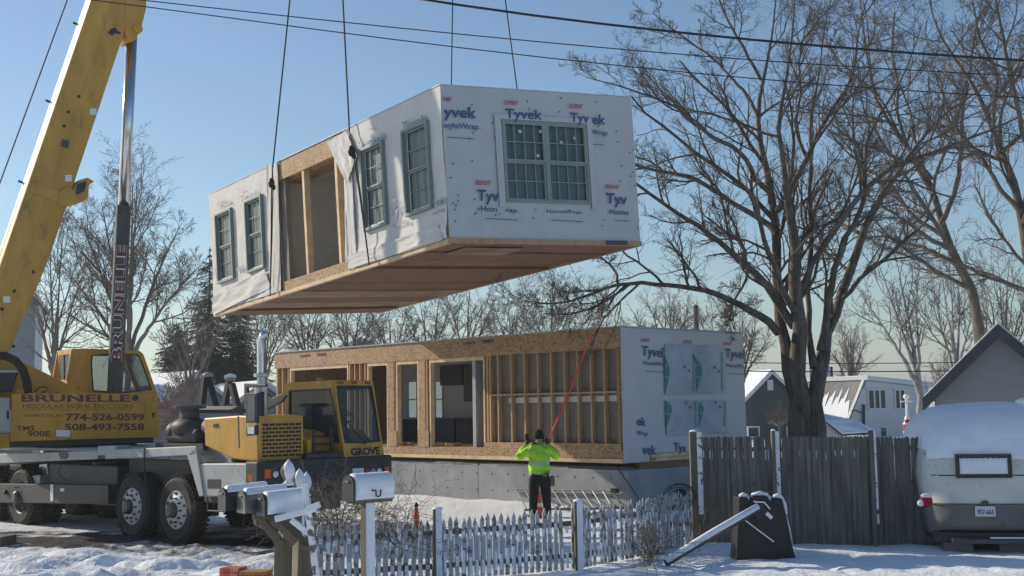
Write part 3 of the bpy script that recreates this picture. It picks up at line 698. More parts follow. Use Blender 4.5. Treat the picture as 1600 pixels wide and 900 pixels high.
    T('r', 'DUPONT', 912, 562, 980, 566, 20); T('b', 'Tyv', 915, 637, 1020, 643, 54); T('n', 'Home', 932, 691, 1028, 696, 27)
    for cx, cy in ((439, 132), (763, 151), (298, 533), (944, 553)): a = Z6(cx, cy); it.append(('o', '', a[0], a[1], 14.6, 5.8, 0))
    T('l', '', 118, 300, 255, 310, 0); T('l', '', 310, 708, 470, 716, 0); T('l', '', 640, 716, 800, 724, 0); T('l', '', 848, 335, 905, 340, 0); T('l', '', 955, 716, 1035, 722, 0)
    tyvek_print(SM, 0, 0.0, it, t, .052)
    it = []
    def T(k, s, x0, y0, x1, y1, c): a = Z5(x0, y0); b = Z5(x1, y1); it.append((k, s, *a, *b, c / 2.812))
    T('b', 'Tyve', 886, 447, 950, 426, 42); T('n', 'HomeWrap', 893, 497, 970, 474, 20); T('b', 'yek', 1075, 404, 1124, 386, 34); T('n', 'omeWrap', 1070, 440, 1126, 420, 16)
    T('b', 'Tyvek', 222, 385, 306, 352, 28); T('b', 'vek', 205, 690, 245, 675, 28); T('b', 'Tyvek', 745, 150, 868, 103, 30); T('b', 'Tyvek', 935, 62, 1045, 22, 28); T('b', 'Ty', 98, 712, 112, 706, 30); T('b', 'Tyvek', 120, 408, 180, 384, 18)
    tyvek_print(SM, 1, 0.0, it, t, .075, 'print_grey', 'print_pale_red')
    it = [('o', '', *Z5(x, y), 5.2, 3.4, 0) for x, y in ((899, 375), (806, 62), (228, 328), (133, 372), (105, 668), (945, 3))]; tyvek_print(SM, 1, 0.0, it, t, .078, 'print_grey', 'print_pale_red'); red = None
    for x, y in ((899, 375), (806, 62), (228, 328), (133, 372), (105, 668)):
        a = Z5(x, y); red = MB(); red.text_px(SM, 1, 0, 'DUPONT', (a[0] - 4.4, a[1] + 2.6), (a[0] + 4.4, a[1] + .4), 3.0, .03, .078); red.build('printed_logo', 'print_pale_red', t)
suspended_module()
# ------------------------------------------------------------------ the crane
def lerp(a, b, t): return np.asarray(a, float) * (1 - t) + np.asarray(b, float) * t
def ring3(mb, outer, inner, tv):
    n = len(outer); tv = np.asarray(tv, float)
    vs = [np.asarray(p) for p in outer] + [np.asarray(p) for p in inner] + [np.asarray(p) + tv for p in outer] + [np.asarray(p) + tv for p in inner]
    fs = []
    for i in range(n):
        j = (i + 1) % n
        fs += [(i, j, n + j, n + i), (2 * n + i, 3 * n + i, 3 * n + j, 2 * n + j), (i, 2 * n + i, 2 * n + j, j), (n + i, n + j, 3 * n + j, 3 * n + i)]
    return mb.add(vs, fs)
def slab3(mb, pts, tv):
    n = len(pts); tv = np.asarray(tv, float)
    return mb.add([np.asarray(p) for p in pts] + [np.asarray(p) + tv for p in pts], [tuple(range(n)), tuple(range(2 * n - 1, n - 1, -1))] + [(i, (i + 1) % n, n + (i + 1) % n, n + i) for i in range(n)])
def hpx(F, axis, val, *px): return [F.p(*F.hit(x, y, axis, val)) for x, y in px]
def zf(ox, oy, s): return lambda x, y: (ox + x / s, oy + y / s)
Z3 = zf(0, 520, 2.368); Z4 = zf(240, 500, 2.25)
AZ_C = -43
CF = azframe(gx(206, 23.2) + [0, 0, -.03], AZ_C)
SC = CF.p(-4.0, 1.375, 0)
SF = azframe(SC, 37)

crane = thing('crane_truck', CF.p(-2, 1.4, 0), 'yellow truck mounted mobile crane with raised boom and grey carrier deck', 'crane')
def wheel(u, v, side, dual=False, R=.60, w=.36, name='wheel'):
    A = -CF.V * side; O = CF.p(u, v, R)
    m = MB(); prof = [(R * .56, -w), (R * .86, -w), (R * .97, -w + .05), (R, -w + .11), (R, -.11), (R * .97, -.05), (R * .86, -.005), (R * .60, -.015), (R * .54, -.05)]
    m.lathe(O, A, prof, 40)
    for k in range(44):  # tread lugs
        t = 2 * math.pi * k / 44; d = CF.U * math.cos(t) + np.array([0, 0, 1.0]) * math.sin(t); e = -CF.U * math.sin(t) + np.array([0, 0, 1.0]) * math.cos(t)
        for s0 in ((-w + .03, -w * .55), (-w * .45, -.03)):
            c = O + A * (s0[0] + s0[1]) / 2 + d * (R + .006); G = Frame(c, d, e, A); m.box(G, -.014, .014, -.022, .022, -(s0[1] - s0[0]) / 2, (s0[1] - s0[0]) / 2)
    W = m.build(name, 'rubber', crane, auto=35)
    m = MB()
    if dual: m.lathe(O, A, [(R * .57, -.02), (R * .54, -.04), (R * .50, -.16), (R * .20, -.20), (R * .2, -.12), (.09, -.10), (.0, -.1)], 32, False)
    else: m.lathe(O, A, [(R * .57, -.03), (R * .545, -.012), (R * .50, -.03), (R * .44, -.02), (R * .30, .035), (R * .24, .035), (R * .24, .0)], 32, False)
    rim = m.build('rim', 'rim_white', W, auto=30)
    m = MB(); m.lathe(O, A, [(R * .235, -.02), (R * .22, .08), (R * .15, .12), (.0, .125)], 24, False)
    m.build('hub', 'steel_dark', W, auto=30)
    m = MB()
    for k in range(10):
        t = 2 * math.pi * k / 10; c = O + (CF.U * math.cos(t) + np.array([0, 0, 1.0]) * math.sin(t)) * R * .36 + A * .02; m.lathe(c, A, [(.017, -.02), (.017, .035)], 6)
        t += .31; c = O + (CF.U * math.cos(t) + np.array([0, 0, 1.0]) * math.sin(t)) * R * .47 + A * -.02; m.lathe(c, A, [(.026, -.02), (.026, .008)], 10)
    tag(m.build('lug_nuts', 'black_paint', W), kind='stuff')
for u in (0, 1.5): wheel(u, 0, 1); wheel(u, 2.7, -1)
for u in (-4.55, -6.0): wheel(u, 0.02, 1, True); wheel(u, .42, 1, True); wheel(u, 2.7, -1, True); wheel(u, 2.3, -1, True)

def cpx(name, m, pix, v0, v1, axis=1, F=CF, bevel=.012, val=None, parent=None):
    return MB().pxprism(F, pix, v0, v1, axis, val).build(name, m, parent or crane, bevel=bevel)
UF = CF.hit(404, 735, 1, 0)[0]
def cz(px, py, v=0): return CF.hit(px, py, 1, v)[2]
zd = cz(150, 717)        # deck underside
# chassis
MB().box(CF, -7.6, UF - .1, .95, 1.8, .62, 1.35).build('chassis_frame', 'crane_dark', crane, bevel=.02)
for u in (0, 1.5, -4.55, -6.0): MB().tube([CF.p(u, .35, .6), CF.p(u, 2.4, .6)], .1, 12).build('axle', 'crane_dark', crane, smooth=True)
MB().box(CF, -3.6, -.85, .2, 2.5, .55, 1.32).build('underbody', 'crane_dark', crane, bevel=.03)
# long outrigger box beam between the axles, dark
cpx('outrigger_beam', 'crane_dark', [(-40, 755), (169, 758), (169, 788), (-40, 785)], -.02, .2)
cpx('beam_mark', 'white_paint', [(78.5, 757), (83, 757), (83, 783), (78.5, 783)], -.031, -.021, bevel=0)
cpx('beam_sticker', 'white_paint', [(94, 763), (100, 763), (100, 768), (94, 768)], -.031, -.021, bevel=0)
MB().lathe(CF.p(*CF.hit(10, 769, 1, -.02)), -CF.V, [(.05, 0), (.05, .05), (.02, .06)], 14).build('beam_knob', 'black_paint', crane)
# deck: left light beam with a slot, step, right deck and the brace
cpx('deck_beam', 'crane_grey', [(-60, 711), (60, 707), (152, 704), (152, 717.5), (60, 721), (-60, 727)], -.01, .12)
cpx('deck_slot', 'black_paint', [(92, 707), (104, 706.5), (107, 712), (104, 717), (95, 718), (92, 712)], -.018, -.011, bevel=0)
cpx('deck_block', 'crane_grey', [(152, 697), (180, 696), (180, 711), (152, 712)], -.02, .3)
cpx('deck_beam', 'crane_grey', [(164, 703), (306, 697), (306, 711), (164, 717.5)], -.03, .12)
MB().box(CF, -8.3, CF.hit(304, 700, 1, 0)[0], .12, 2.7, cz(200, 706) - .03, cz(200, 703)).build('deck_plate', 'crane_grey', crane, bevel=.01)
cpx('deck_brace', 'crane_grey', [(292, 711), (306, 700), (318, 775), (311, 776)], -.03, .05)
cpx('tool_box', 'crane_grey', [(311, 724), (401, 724), (401, 777), (319, 776)], .0, .75, bevel=.02)
cpx('box_slot', 'black_paint', [(324, 749), (344, 749), (344, 763), (324, 763)], -.008, -.001, bevel=0)
cpx('marker_light', 'lens_orange', [(387, 741), (394, 741), (394, 757), (387, 757)], -.02, -.001, bevel=.006)
cpx('deck_riser', 'crane_grey', [(304, 698), (362, 700), (362, 723), (309, 723)], .35, 1.2)
MB().tube(hpx(CF, 1, -.02, (324, 777), (325, 798), (349, 799), (351, 777)), .016, 8).build('step_rung', 'steel_dark', crane)
MB().box(CF, .75 + 1.5, UF - .05, .1, 2.6, .75, 1.25).build('front_underbody', 'crane_dark', crane, bevel=.03)
MB().box(CF, -.7, 2.2, .36, .45, .5, 1.45).build('wheel_well_panel', 'crane_dark', crane)
# pumps and hoses under the deck
rr = random.Random(5)
for k, (x, y, w, h, mt) in enumerate(((25, 738, 20, 24, 'crane_dark'), (68, 738, 14, 26, 'brushed'), (82, 736, 14, 22, 'steel_dark'), (100, 737, 18, 24, 'crane_dark'), (119, 738, 13, 28, 'crane_grey'), (132, 740, 6, 24, 'steel_dark'), (147, 726, 4, 7, 'crane_grey'), (160, 745, 26, 30, 'crane_dark'))):
    cpx('under_deck_unit', mt, [(x - w / 2, y - h / 2), (x + w / 2 - 2, y - h / 2 - 1), (x + w / 2, y + h / 2), (x - w / 2 - 1, y + h / 2 - 2)], .3 + .05 * (k % 3), .8, bevel=.02)
for pts in (((66, 728), (62, 738), (68, 750), (80, 755)), ((95, 727), (90, 740), (104, 752)), ((226, 700), (225, 720), (228, 760), (226, 785))):
    MB().tube(hpx(CF, 1, .02 if pts[0][0] < 200 else -.05, *pts), .012, 6).build('hose', 'cable', crane)
cpx('rear_fender', 'crane_grey', [(35, 745), (62, 742), (62, 757), (30, 756)], .1, .5)
# bumper with lamps
zb0, zb1 = CF.hit(470, 782, 0, UF)[2], CF.hit(470, 718, 0, UF)[2]
vb1 = CF.hit(613, 735, 0, UF)[1]
MB().box(CF, UF - .35, UF, -.02, vb1, zb0 + .12, zb1).build('front_bumper', 'crane_dark', crane, bevel=.03)
def bx(name, m, x0, y0, x1, y1, d=.03, parent=None):
    a = CF.hit(x0, y1, 0, UF); b = CF.hit(x1, y0, 0, UF); return MB().box(CF, UF + .001, UF + d, min(a[1], b[1]), max(a[1], b[1]), min(a[2], b[2]), max(a[2], b[2])).build(name, m, parent or crane, bevel=.006)
bx('marker_light', 'lens_orange', 413, 733, 422, 748); bx('marker_light', 'lens_orange', 600, 729, 607, 742)
for x, m in ((430, 'lens_white'), (573, 'lens_red'), (582, 'crane_grey'), (592, 'lens_white')):
    c = CF.hit(x, 736 if x > 500 else 741, 0, UF); MB().lathe(CF.p(UF + .002, c[1], c[2]), CF.U, [(.052, 0), (.055, .02), (.04, .03), (0, .034)], 18, False).build('lamp', m, crane, smooth=True)
bx('licence_plate', 'plate_white', 550, 731, 567, 743)
# hood, grille
hv = .12; hu = CF.hit(401, 685, 1, hv)[0]; vg = CF.hit(472, 690, 0, hu)[1]
cpx('engine_hood', 'crane_yellow', [(318, 653), (373, 649), (401, 650), (404, 722), (364, 717), (320, 697)], hv, vg, bevel=.03)
G = Frame(CF.p(hu + .0, 0, 0), CF.U, CF.V)
MB().box(CF, hu + .002, hu + .06, hv + .02, vg - .02, cz(400, 719, hv), cz(400, 652, hv) + .02).build('grille_surround', 'crane_yellow', crane, bevel=.01)
gz0, gz1 = cz(401, 716, hv), cz(401, 661, hv); gm = MB(); bars = MB(); rows = 9
for r in range(rows):
    z0 = gz0 + (gz1 - gz0) * r / rows; z1 = gz0 + (gz1 - gz0) * (r + 1) / rows; n = 6; off = .5 * (r % 2)
    for k in range(-1, n):
        a = hv + .06 + (vg - hv - .12) * max(0, k + off) / n; b = hv + .06 + (vg - hv - .12) * min(n, k + 1 + off) / n
        if b - a > .03: gm.box(CF, hu + .05, hu + .068, a + .012, b - .012, z0 + .012, z1 - .014)
gm.build('grille', 'black_paint', crane)
cpx('hood_latch', 'black_paint', [(333, 663), (339, 662), (339, 667), (333, 668)], hv - .02, hv - .001, bevel=0); cpx('hood_seam', 'crane_dark', [(371, 650), (372.2, 650), (374, 700), (372.6, 700)], hv - .006, hv - .001, bevel=0)
# front cab: hollow shell with glass
CU = UF - .05
tl0 = Z4(460, 222); tr0 = Z4(632, 211); br0 = Z4(672, 490); bl0 = Z4(462, 490)
vc = CF.hit(*br0, 0, CU)[1]
side_o = hpx(CF, 1, vc, tl0, tr0, Z4(650, 340), br0, Z4(600, 490), Z4(560, 490), bl0, Z4(461, 360))
side_i = hpx(CF, 1, vc, Z4(478, 250), Z4(622, 243), Z4(640, 330), Z4(652, 432), Z4(622, 425), Z4(590, 392), Z4(516, 378), Z4(478, 330))
q = CF.hit(*Z4(812, 490), 0, CU); vw = q[1] - vc
off = CF.V * vw
m = MB(); ring3(m, side_o, side_i, CF.V * .05); cab = m.build('carrier_cab', 'crane_yellow', crane, bevel=.008)
m = MB(); slab3(m, [p + CF.V * .015 for p in side_i], CF.V * .006); m.build('side_window', 'glass_cab', cab)
# front face: windshield opening by bilinear coordinates
A0, A1, A2, A3 = side_o[1], side_o[1] + off, side_o[3] + off, side_o[3]
fq = lambda a, b: lerp(lerp(A0, A1, a), lerp(A3, A2, a), b)
o_ = [fq(0, 0), fq(.5, 0), fq(1, 0), fq(1, .5), fq(1, 1), fq(.5, 1), fq(0, 1), fq(0, .5)]
i_ = [fq(.07, .085), fq(.5, .08), fq(.93, .085), fq(.95, .45), fq(.93, .79), fq(.5, .80), fq(.07, .79), fq(.05, .45)]
nf = np.cross(A1 - A0, A3 - A0); nf /= np.linalg.norm(nf); nf *= np.sign(nf @ (EYE - A0))
m = MB(); ring3(m, o_, i_, -nf * .05); m.build('cab_front', 'crane_yellow', cab, bevel=.008)
m = MB(); slab3(m, [p - nf * .012 for p in i_], -nf * .006); m.build('windshield', 'glass_cab', cab)
m = MB(); ring3(m, [lerp(p, fq(.5, .45), -.03) + nf * .006 for p in i_], [lerp(p, fq(.5, .45), .02) + nf * .006 for p in i_], -nf * .012); m.build('windshield_seal', 'black_paint', cab)
m = MB(); ring3(m, [lerp(p, np.mean(side_i, 0), -.03) - CF.V * .006 for p in side_i], [lerp(p, np.mean(side_i, 0), .02) - CF.V * .006 for p in side_i], CF.V * .012); m.build('window_seal', 'black_paint', cab)
# roof, back, far side, floor
R0, R1 = side_o[0], side_o[1]; B0 = side_o[6]; B1 = side_o[3]
m = MB(); slab3(m, [R0 + CF.V * .05, R1 + CF.V * .05 - CF.U * .03, R1 + off - CF.U * .03, R0 + off], (0, 0, -.05)); m.build('cab_roof', 'crane_yellow', cab)
kq = lambda a, b: lerp(lerp(R0 + CF.V * .055, R0 + off, a), lerp(B0 + CF.V * .055, B0 + off, a), b)
m = MB(); ring3(m, [kq(0, 0), kq(1, 0), kq(1, 1), kq(0, 1)], [kq(.12, .1), kq(.88, .1), kq(.88, .45), kq(.12, .45)], CF.U * .04); m.build('cab_back', 'crane_yellow', cab)
m = MB(); slab3(m, [kq(.12, .1), kq(.88, .1), kq(.88, .45), kq(.12, .45)], CF.U * .006); m.build('rear_window', 'glass_cab', cab)
m = MB(); ring3(m, [p + off - CF.V * .05 for p in side_o], [p + off - CF.V * .05 for p in side_i], CF.V * .05); m.build('cab_far_side', 'crane_yellow', cab)
m = MB(); slab3(m, [B0 + CF.V * .06, B1 + CF.V * .06 - CF.U * .05, B1 + off - CF.U * .05, B0 + off], (0, 0, .04)); m.build('cab_floor', 'crane_dark', cab)
base = (B0 + B1) / 2 + off * .5
m = MB(); GF = Frame(base, CF.U, CF.V); m.box(GF, -.35, .1, -.22, .22, .05, .45); m.box(GF, -.40, -.28, -.22, .22, .45, 1.0); m.build('seat', 'black_plastic', cab, bevel=.04)
m = MB(); wc = GF.p(.28, 0, .78); ax = CF.U * .6 + np.array([0, 0, .8]); ax /= np.linalg.norm(ax); b_ = np.cross(ax, CF.V)
m.tube([wc + .19 * (CF.V * math.cos(t) + b_ * math.sin(t)) for t in np.linspace(0, 2 * math.pi, 25)], .014, 6); m.tube([wc, GF.p(.42, 0, .3)], .02, 6); m.tube([wc - CF.V * .19, wc + CF.V * .19], .012, 5); m.build('steering_wheel', 'black_paint', cab)
m = MB(); m.tube([fq(.55, .83) + nf * .03, fq(.32, .66) + nf * .03, fq(.12, .5) + nf * .03], .009, 6); m.build('wiper', 'black_paint', cab)
m = MB(); P0, P1, P2 = fq(.17, .955), fq(.90, .955), fq(.17, .865); m.text('GROVE', P0 + nf * .004, P1 - P0, P2 - P0, .05); m.build('lettering', 'black_paint', cab)
for a in (.16, .5, .84):
    m = MB(); p = fq(a, .035); GG = Frame(p, CF.V, nf, (0, 0, 1)); m.box(GG, -.055, .055, 0.0, .03, -.02, .02); m.build('roof_lamp', 'lens_red', cab, bevel=.005)
MB().lathe((R0 + R1) / 2 + off * .3 + np.array([0, 0, .0]), (0, 0, 1), [(.07, 0), (.07, .05), (.03, .07)], 14).build('beacon', 'lens_orange', cab)
# steps, side posts and dark frame in front of the grille
for pts, r in ((((409, 612), (409, 720)), .045), (((448, 668), (448, 720)), .07), (((489, 672), (491, 718)), .03), (((517, 668), (517, 716)), .03)):
    MB().tube(hpx(CF, 0, UF - .25, *pts), r, 8).build('guard_post', 'crane_dark', crane)
for y in (682, 694, 706): MB().tube(hpx(CF, 0, UF - .3, (489, y), (517, y)), .02, 6).build('step_rung', 'crane_dark', crane)
a = CF.hit(472, 718, 0, UF - .5); b = CF.hit(530, 668, 0, UF - .5); MB().box(CF, UF - 1.3, UF - .45, a[1], vc + .1, a[2], (a[2] + b[2]) / 2 + .1).build('cab_step_box', 'crane_yellow', crane, bevel=.02)
a = CF.hit(481, 707, 0, UF - .3); b = CF.hit(489, 688, 0, UF - .3); MB().box(CF, UF - .36, UF - .3, a[1], b[1], a[2], b[2]).build('sunlit_plate', mat('sunlit_yellow', (.85, .45, .02), .4), crane)  # plate in the sun, its light painted as a brighter yellow
MB().box(CF, UF - .45, UF - .02, 1.0, vc - .05, zb1, zb1 + .09).build('bumper_step', 'crane_dark', crane, bevel=.02)
# exhaust stack and the muffler
ve = .5; pe = hpx(CF, 1, ve, (407, 640), (407, 600), (407, 560), (407, 536), (409, 527), (415, 520))
MB().tube(pe, .062, 14).build('exhaust_pipe', 'chrome', crane, smooth=True)
MB().lathe(hpx(CF, 1, ve, (408, 650))[0], (0, 0, 1), [(.115, 0), (.12, .02), (.12, .50), (.075, .54), (.075, .66), (.13, .67), (.13, .72), (.08, .74)], 20).build('muffler', 'brushed', crane, auto=40)
cpx('mirror_arm', 'crane_dark', [(381, 599), (415, 600), (415, 604), (386, 606), (386, 640), (381, 640)], -.1, -.05)
cpx('mirror', 'crane_dark', [(383, 614), (401, 614), (401, 661), (384, 661)], -.18, -.12, bevel=.01)
cpx('mirror_glass', 'steel_dark', [(387, 617), (398, 617), (398, 658), (388, 658)], -.187, -.181, bevel=0)
cpx('mirror', 'crane_dark', [(383, 665), (399, 664), (399, 680), (384, 681)], -.18, -.10, bevel=.02)
cpx('mirror_glass', 'brushed', [(386, 667), (397, 667), (397, 678), (387, 678)], -.187, -.181, bevel=0)
cpx('headboard', 'crane_dark', [(413, 610), (424, 622), (440, 615), (447, 618), (440, 628), (417, 640), (411, 640)], .8, .85)
# air cleaner: dark rounded body with cap
pc = hpx(CF, 1, .45, (296, 691))[0]; sc = 22.6 / FOC
MB().ell(pc + np.array([0, 0, .27]), (.40, .30, .20), 20, 12, Frame((0, 0, 0), CF.U, CF.V)).build('air_cleaner', 'crane_dark', crane, smooth=True)
MB().box(CF, CF.hit(268, 690, 1, .4)[0], CF.hit(318, 690, 1, .4)[0], .25, .75, cz(300, 692, .45), cz(300, 668, .45)).build('cleaner_housing', 'crane_dark', crane, bevel=.09)
MB().ell(pc + CF.U * -.36 + np.array([0, 0, .20]), (.24, .22, .20), 14, 10).build('cleaner_bowl', 'crane_dark', crane, smooth=True)
MB().lathe(pc + np.array([0, 0, .42]), (0, 0, 1), [(.20, -.1), (.17, .12), (.17, .18), (.29, .19), (.30, .24), (.26, .26)], 20).build('air_cleaner_cap', 'steel_dark', crane, auto=40)
MB().tube(hpx(CF, 1, .35, (325, 664), (340, 676), (346, 680), (347, 692)), .14, 14).build('intake_pipe', 'crane_dark', crane, smooth=True)
MB().box(CF, CF.hit(262, 694, 1, .45)[0], CF.hit(335, 694, 1, .45)[0], .2, .7, cz(300, 699, .45), cz(300, 692, .45)).build('cleaner_tray', 'crane_dark', crane)
# boom rest behind
for pts in (((321, 585), (315, 636)), ((326, 590), (340, 640)), ((358, 596), (350, 640)), ((362, 600), (372, 640))):
    MB().tube(hpx(CF, 1, 1.7, *pts), .075, 4).build('boom_rest_leg', 'crane_dark', crane)
MB().tube(hpx(CF, 1, 1.6, (300, 640), (385, 640)), .07, 4).build('boom_rest_rail', 'crane_dark', crane)
for p in ((325, 586), (360, 592)):
    MB().ell(hpx(CF, 1, 1.7, p)[0], (.11, .10, .06), 12, 8).build('boom_rest_pad', 'crane_grey', crane)
MB().ell(hpx(CF, 1, 1.7, (360, 588))[0], (.12, .10, .05), 12, 8).build('snow_cap', 'white_snow', crane)

# superstructure
vn = -1.3
def spx(name, m, pix, v0, v1, bevel=.012, val=None, parent=None): return cpx(name, m, pix, v0, v1, 1, SF, bevel, val, parent)
MB().lathe(SF.p(0, 0, zd), (0, 0, 1), [(1.0, 0), (1.0, .12), (.92, .14), (.92, .36)], 40).build('turntable', 'crane_dark', crane, auto=40)
sign = spx('side_panel', 'crane_yellow', [(19, 615), (247, 615), (249, 683), (17, 690)], vn, vn + .05)
MB().box(SF, SF.hit(17, 690, 1, vn)[0], SF.hit(249, 683, 1, vn)[0] - .1, vn + .06, 1.2, SF.hit(120, 696, 1, vn)[2], SF.hit(120, 684, 1, vn)[2]).build('turret_bed', 'crane_dark', crane, bevel=.02)
Zs = zf(0, 580, 5.0)
for body, bl, br, cap, bo in (('BRUNELLE', (165, 237), (1018, 238), 58, .03), ('774-526-0599', (512, 384), (1128, 382), 54, .03), ('508-493-7558', (506, 462), (1126, 458), 54, .03), ('TMS', (128, 465), (268, 462), 38, .03)):
    m = MB(); m.text_px(SF, 1, vn, body, Zs(*bl), Zs(*br), cap / 5, bo, .004); m.build('lettering', 'crane_maroon', sign)
for body, bl, br, cap, bo in (('MODULAR HOME ERECTORS', (178, 290), (1035, 290), 36, -.005), ('TIVERTON, RI', (180, 357), (480, 357), 24, .0), ('900E', (215, 510), (395, 508), 44, .02)):
    m = MB(); m.text_px(SF, 1, vn, body, Zs(*bl), Zs(*br), cap / 5, bo, .004); m.build('lettering', 'dark_leaf', sign)
m = MB(); pu = hpx(SF, 1, vn - .004, Zs(172, 299), Zs(1035, 299), Zs(1035, 301.5), Zs(172, 301.5)); m.add(pu, [(0, 1, 2, 3)]); m.build('underline', 'dark_leaf', sign); m = MB()
pu = hpx(SF, 1, vn - .004, Zs(1185, 323), Zs(1210, 323), Zs(1208, 362), Zs(1190, 364)); m.add(pu, [(0, 1, 2, 3)])
m.build('emblem', 'dark_leaf', sign)
c = SF.hit(*Zs(1056, 208), 1, vn); MB().lathe(SF.p(c[0], vn - .001, c[2]), -SF.V, [(.07, 0), (.07, .02), (.045, .025), (.04, .012)], 20).build('panel_lock', 'steel_dark', sign)
spx('sticker', 'white_paint', [Zs(440, 458), Zs(548, 460), Zs(548, 512), Zs(440, 510)], vn - .006, vn - .001, 0, parent=sign)
spx('counterweight', 'crane_grey', [(-60, 620), (16, 621), (16, 675), (-60, 682)], vn, vn + 2.5, .03)
spx('counterweight_mark', 'black_paint', [Zs(52, 308), Zs(70, 310), Zs(70, 375), Zs(52, 372)], vn - .006, vn - .001, 0)
spx('turret_base', 'crane_yellow', [(-60, 682), (16, 676), (34, 700), (-60, 704)], vn + .1, vn + .4)
spx('winch_housing', 'crane_dark', [(-60, 579), (31, 580), (27, 588), (20, 612), (-60, 612)], -.9, -.2, .03)
spx('winch_rail', 'crane_grey', [(-60, 578), (34, 578.5), (33, 582), (-60, 582)], -.96, -.91, 0)
spx('turret_gusset', 'crane_yellow', [(-60, 556), (10, 556), (50, 572), (90, 592), (142, 618), (142, 640), (-60, 640)], -.42, .42, .02)
MB().tube(hpx(SF, 1, -.98, (-12, 556), (8, 556), (25, 564), (36, 578), (42, 596), (44, 614)), .085, 12).build('hose', 'rubber', crane, smooth=True)
MB().tube(hpx(SF, 1, -1.0, (54, 613), (60, 606), (70, 604), (75, 607), (70, 612), (64, 613)), .014, 6).build('hose', 'cable', crane)
spx('orange_part', mat('faded_orange', (.6, .25, .05), .5), [(25, 609), (43, 608), (43, 614), (25, 614)], -1.0, -.9, 0)
# operator cab on the far side
vo = .45
so_ = hpx(SF, 1, vo, (112, 545), (150, 545), (218, 548), (224, 553), (247, 618), (190, 640), (112, 640), (104, 592))
si_ = hpx(SF, 1, vo, (144, 556), (170, 553), (214, 554), (219, 560), (236, 608), (190, 614), (146, 610), (143, 575))
m = MB(); ring3(m, so_, si_, SF.V * .05); oc = m.build('operator_cab', 'crane_yellow', crane, bevel=.01)
m = MB(); slab3(m, [p + SF.V * .02 for p in si_], SF.V * .006); m.build('side_window', 'glass_cab', oc)
m = MB(); ring3(m, [lerp(p, np.mean(si_, 0), -.03) - SF.V * .006 for p in si_], [lerp(p, np.mean(si_, 0), .02) - SF.V * .006 for p in si_], SF.V * .012); m.build('window_seal', 'black_paint', oc)
ow = SF.V * 1.0
m = MB(); slab3(m, [so_[0] + SF.V * .05, so_[2] + SF.V * .05, so_[2] + ow, so_[0] + ow], (0, 0, -.05)); m.build('cab_roof', 'crane_yellow', oc)
# rear face with two tall panes catching the sun
bq = lambda a, b: lerp(lerp(so_[0], so_[0] + ow, a), lerp(so_[6], so_[6] + ow, a), b)
m = MB(); ring3(m, [bq(0.05, 0), bq(1, 0), bq(1, 1), bq(.05, 1)], [bq(.15, .08), bq(.9, .08), bq(.9, .5), bq(.15, .5)], SF.U * .05); m.build('cab_back', 'crane_yellow', oc)
m = MB(); slab3(m, [bq(.15, .08), bq(.9, .08), bq(.9, .5), bq(.15, .5)], SF.U * .006); m.build('rear_window', 'glass_clear', oc)
m = MB(); slab3(m, [bq(.5, .08), bq(.54, .08), bq(.54, .5), bq(.5, .5)], -SF.U * .02); m.build('rear_window_bar', 'crane_dark', oc)
m = MB(); ring3(m, [p + ow for p in so_], [p + ow for p in si_], SF.V * .04); m.build('cab_far_side', 'crane_yellow', oc)
m = MB(); fr_ = [so_[3], so_[3] + ow, so_[4] + ow, so_[4]]; slab3(m, [p - SF.U * .01 for p in fr_], -SF.U * .006); m.build('windshield', 'glass_cab', oc)
GF = Frame(np.mean([so_[4], so_[6]], 0) + ow * .5, SF.U, SF.V); m = MB(); m.box(GF, -.5, -.05, -.22, .22, -.25, .2); m.box(GF, -.55, -.42, -.22, .22, .2, .8); m.build('seat', 'black_plastic', oc, bevel=.04)
# boom: base section, three inner sections reaching over the load
bv0, bv1 = -.32, .22
E0, E1 = SF.hit(5, 400, 1, bv0), SF.hit(142, 0, 1, bv0); R0, R1 = SF.hit(53, 477, 1, bv0), SF.hit(212, 0, 1, bv0)
e = np.array([E0[0], E0[2]]); e1 = np.array([E1[0], E1[2]]); r = np.array([R0[0], R0[2]]); r1 = np.array([R1[0], R1[2]])
de = (e1 - e) / np.linalg.norm(e1 - e); dr = (r1 - r) / np.linalg.norm(r1 - r); db = (de + dr) / 2; db /= np.linalg.norm(db); dn = np.array([db[1], -db[0]])
wd_ = (r - e) @ dn; oc_ = e; 
BF = Frame(SF.p(oc_[0], 0, oc_[1]), SF.U * db[0] + np.array([0, 0, 1.0]) * db[1], SF.V, SF.U * dn[0] + np.array([0, 0, 1.0]) * dn[1])   # u along boom, w towards its underside
Ltop = BF.hit(200, -70, 1, bv0)[0]
def bplate(name, m, a0, a1, c0, c1, v0, v1, bevel=.01, parent=None): return MB().box(BF, a0, a1, v0, v1, c0, c1).build(name, m, parent or crane, bevel=bevel)
boom = MB().prism(BF, [(-3.2, .10), (-2.4, 0), (Ltop, 0), (Ltop, wd_), (.2, wd_), (-2.0, wd_ * .8), (-3.2, wd_ * .5)], bv0, bv1).build('boom', 'crane_yellow', crane, bevel=.04)
bplate('boom_seam', 'crane_yellow', -1.5, Ltop - .2, wd_ * .5, wd_ * .53, bv0 - .012, bv0 - .001, 0, boom)
nose = [(196, 50), (196, -40), (215, -60), (228, -20), (229, 12), (222, 40), (212, 62), (203, 64)]
MB().pxprism(BF, nose, bv0 - .02, bv1 + .02).build('cylinder_bracket', 'crane_yellow', boom, bevel=.02)
pin = BF.p(*BF.hit(206, 52, 1, 0)); MB().tube([pin - SF.V * .42, pin + SF.V * .35], .10, 16).build('cylinder_pin', 'crane_yellow', boom, smooth=False)
a, b = 0, 0
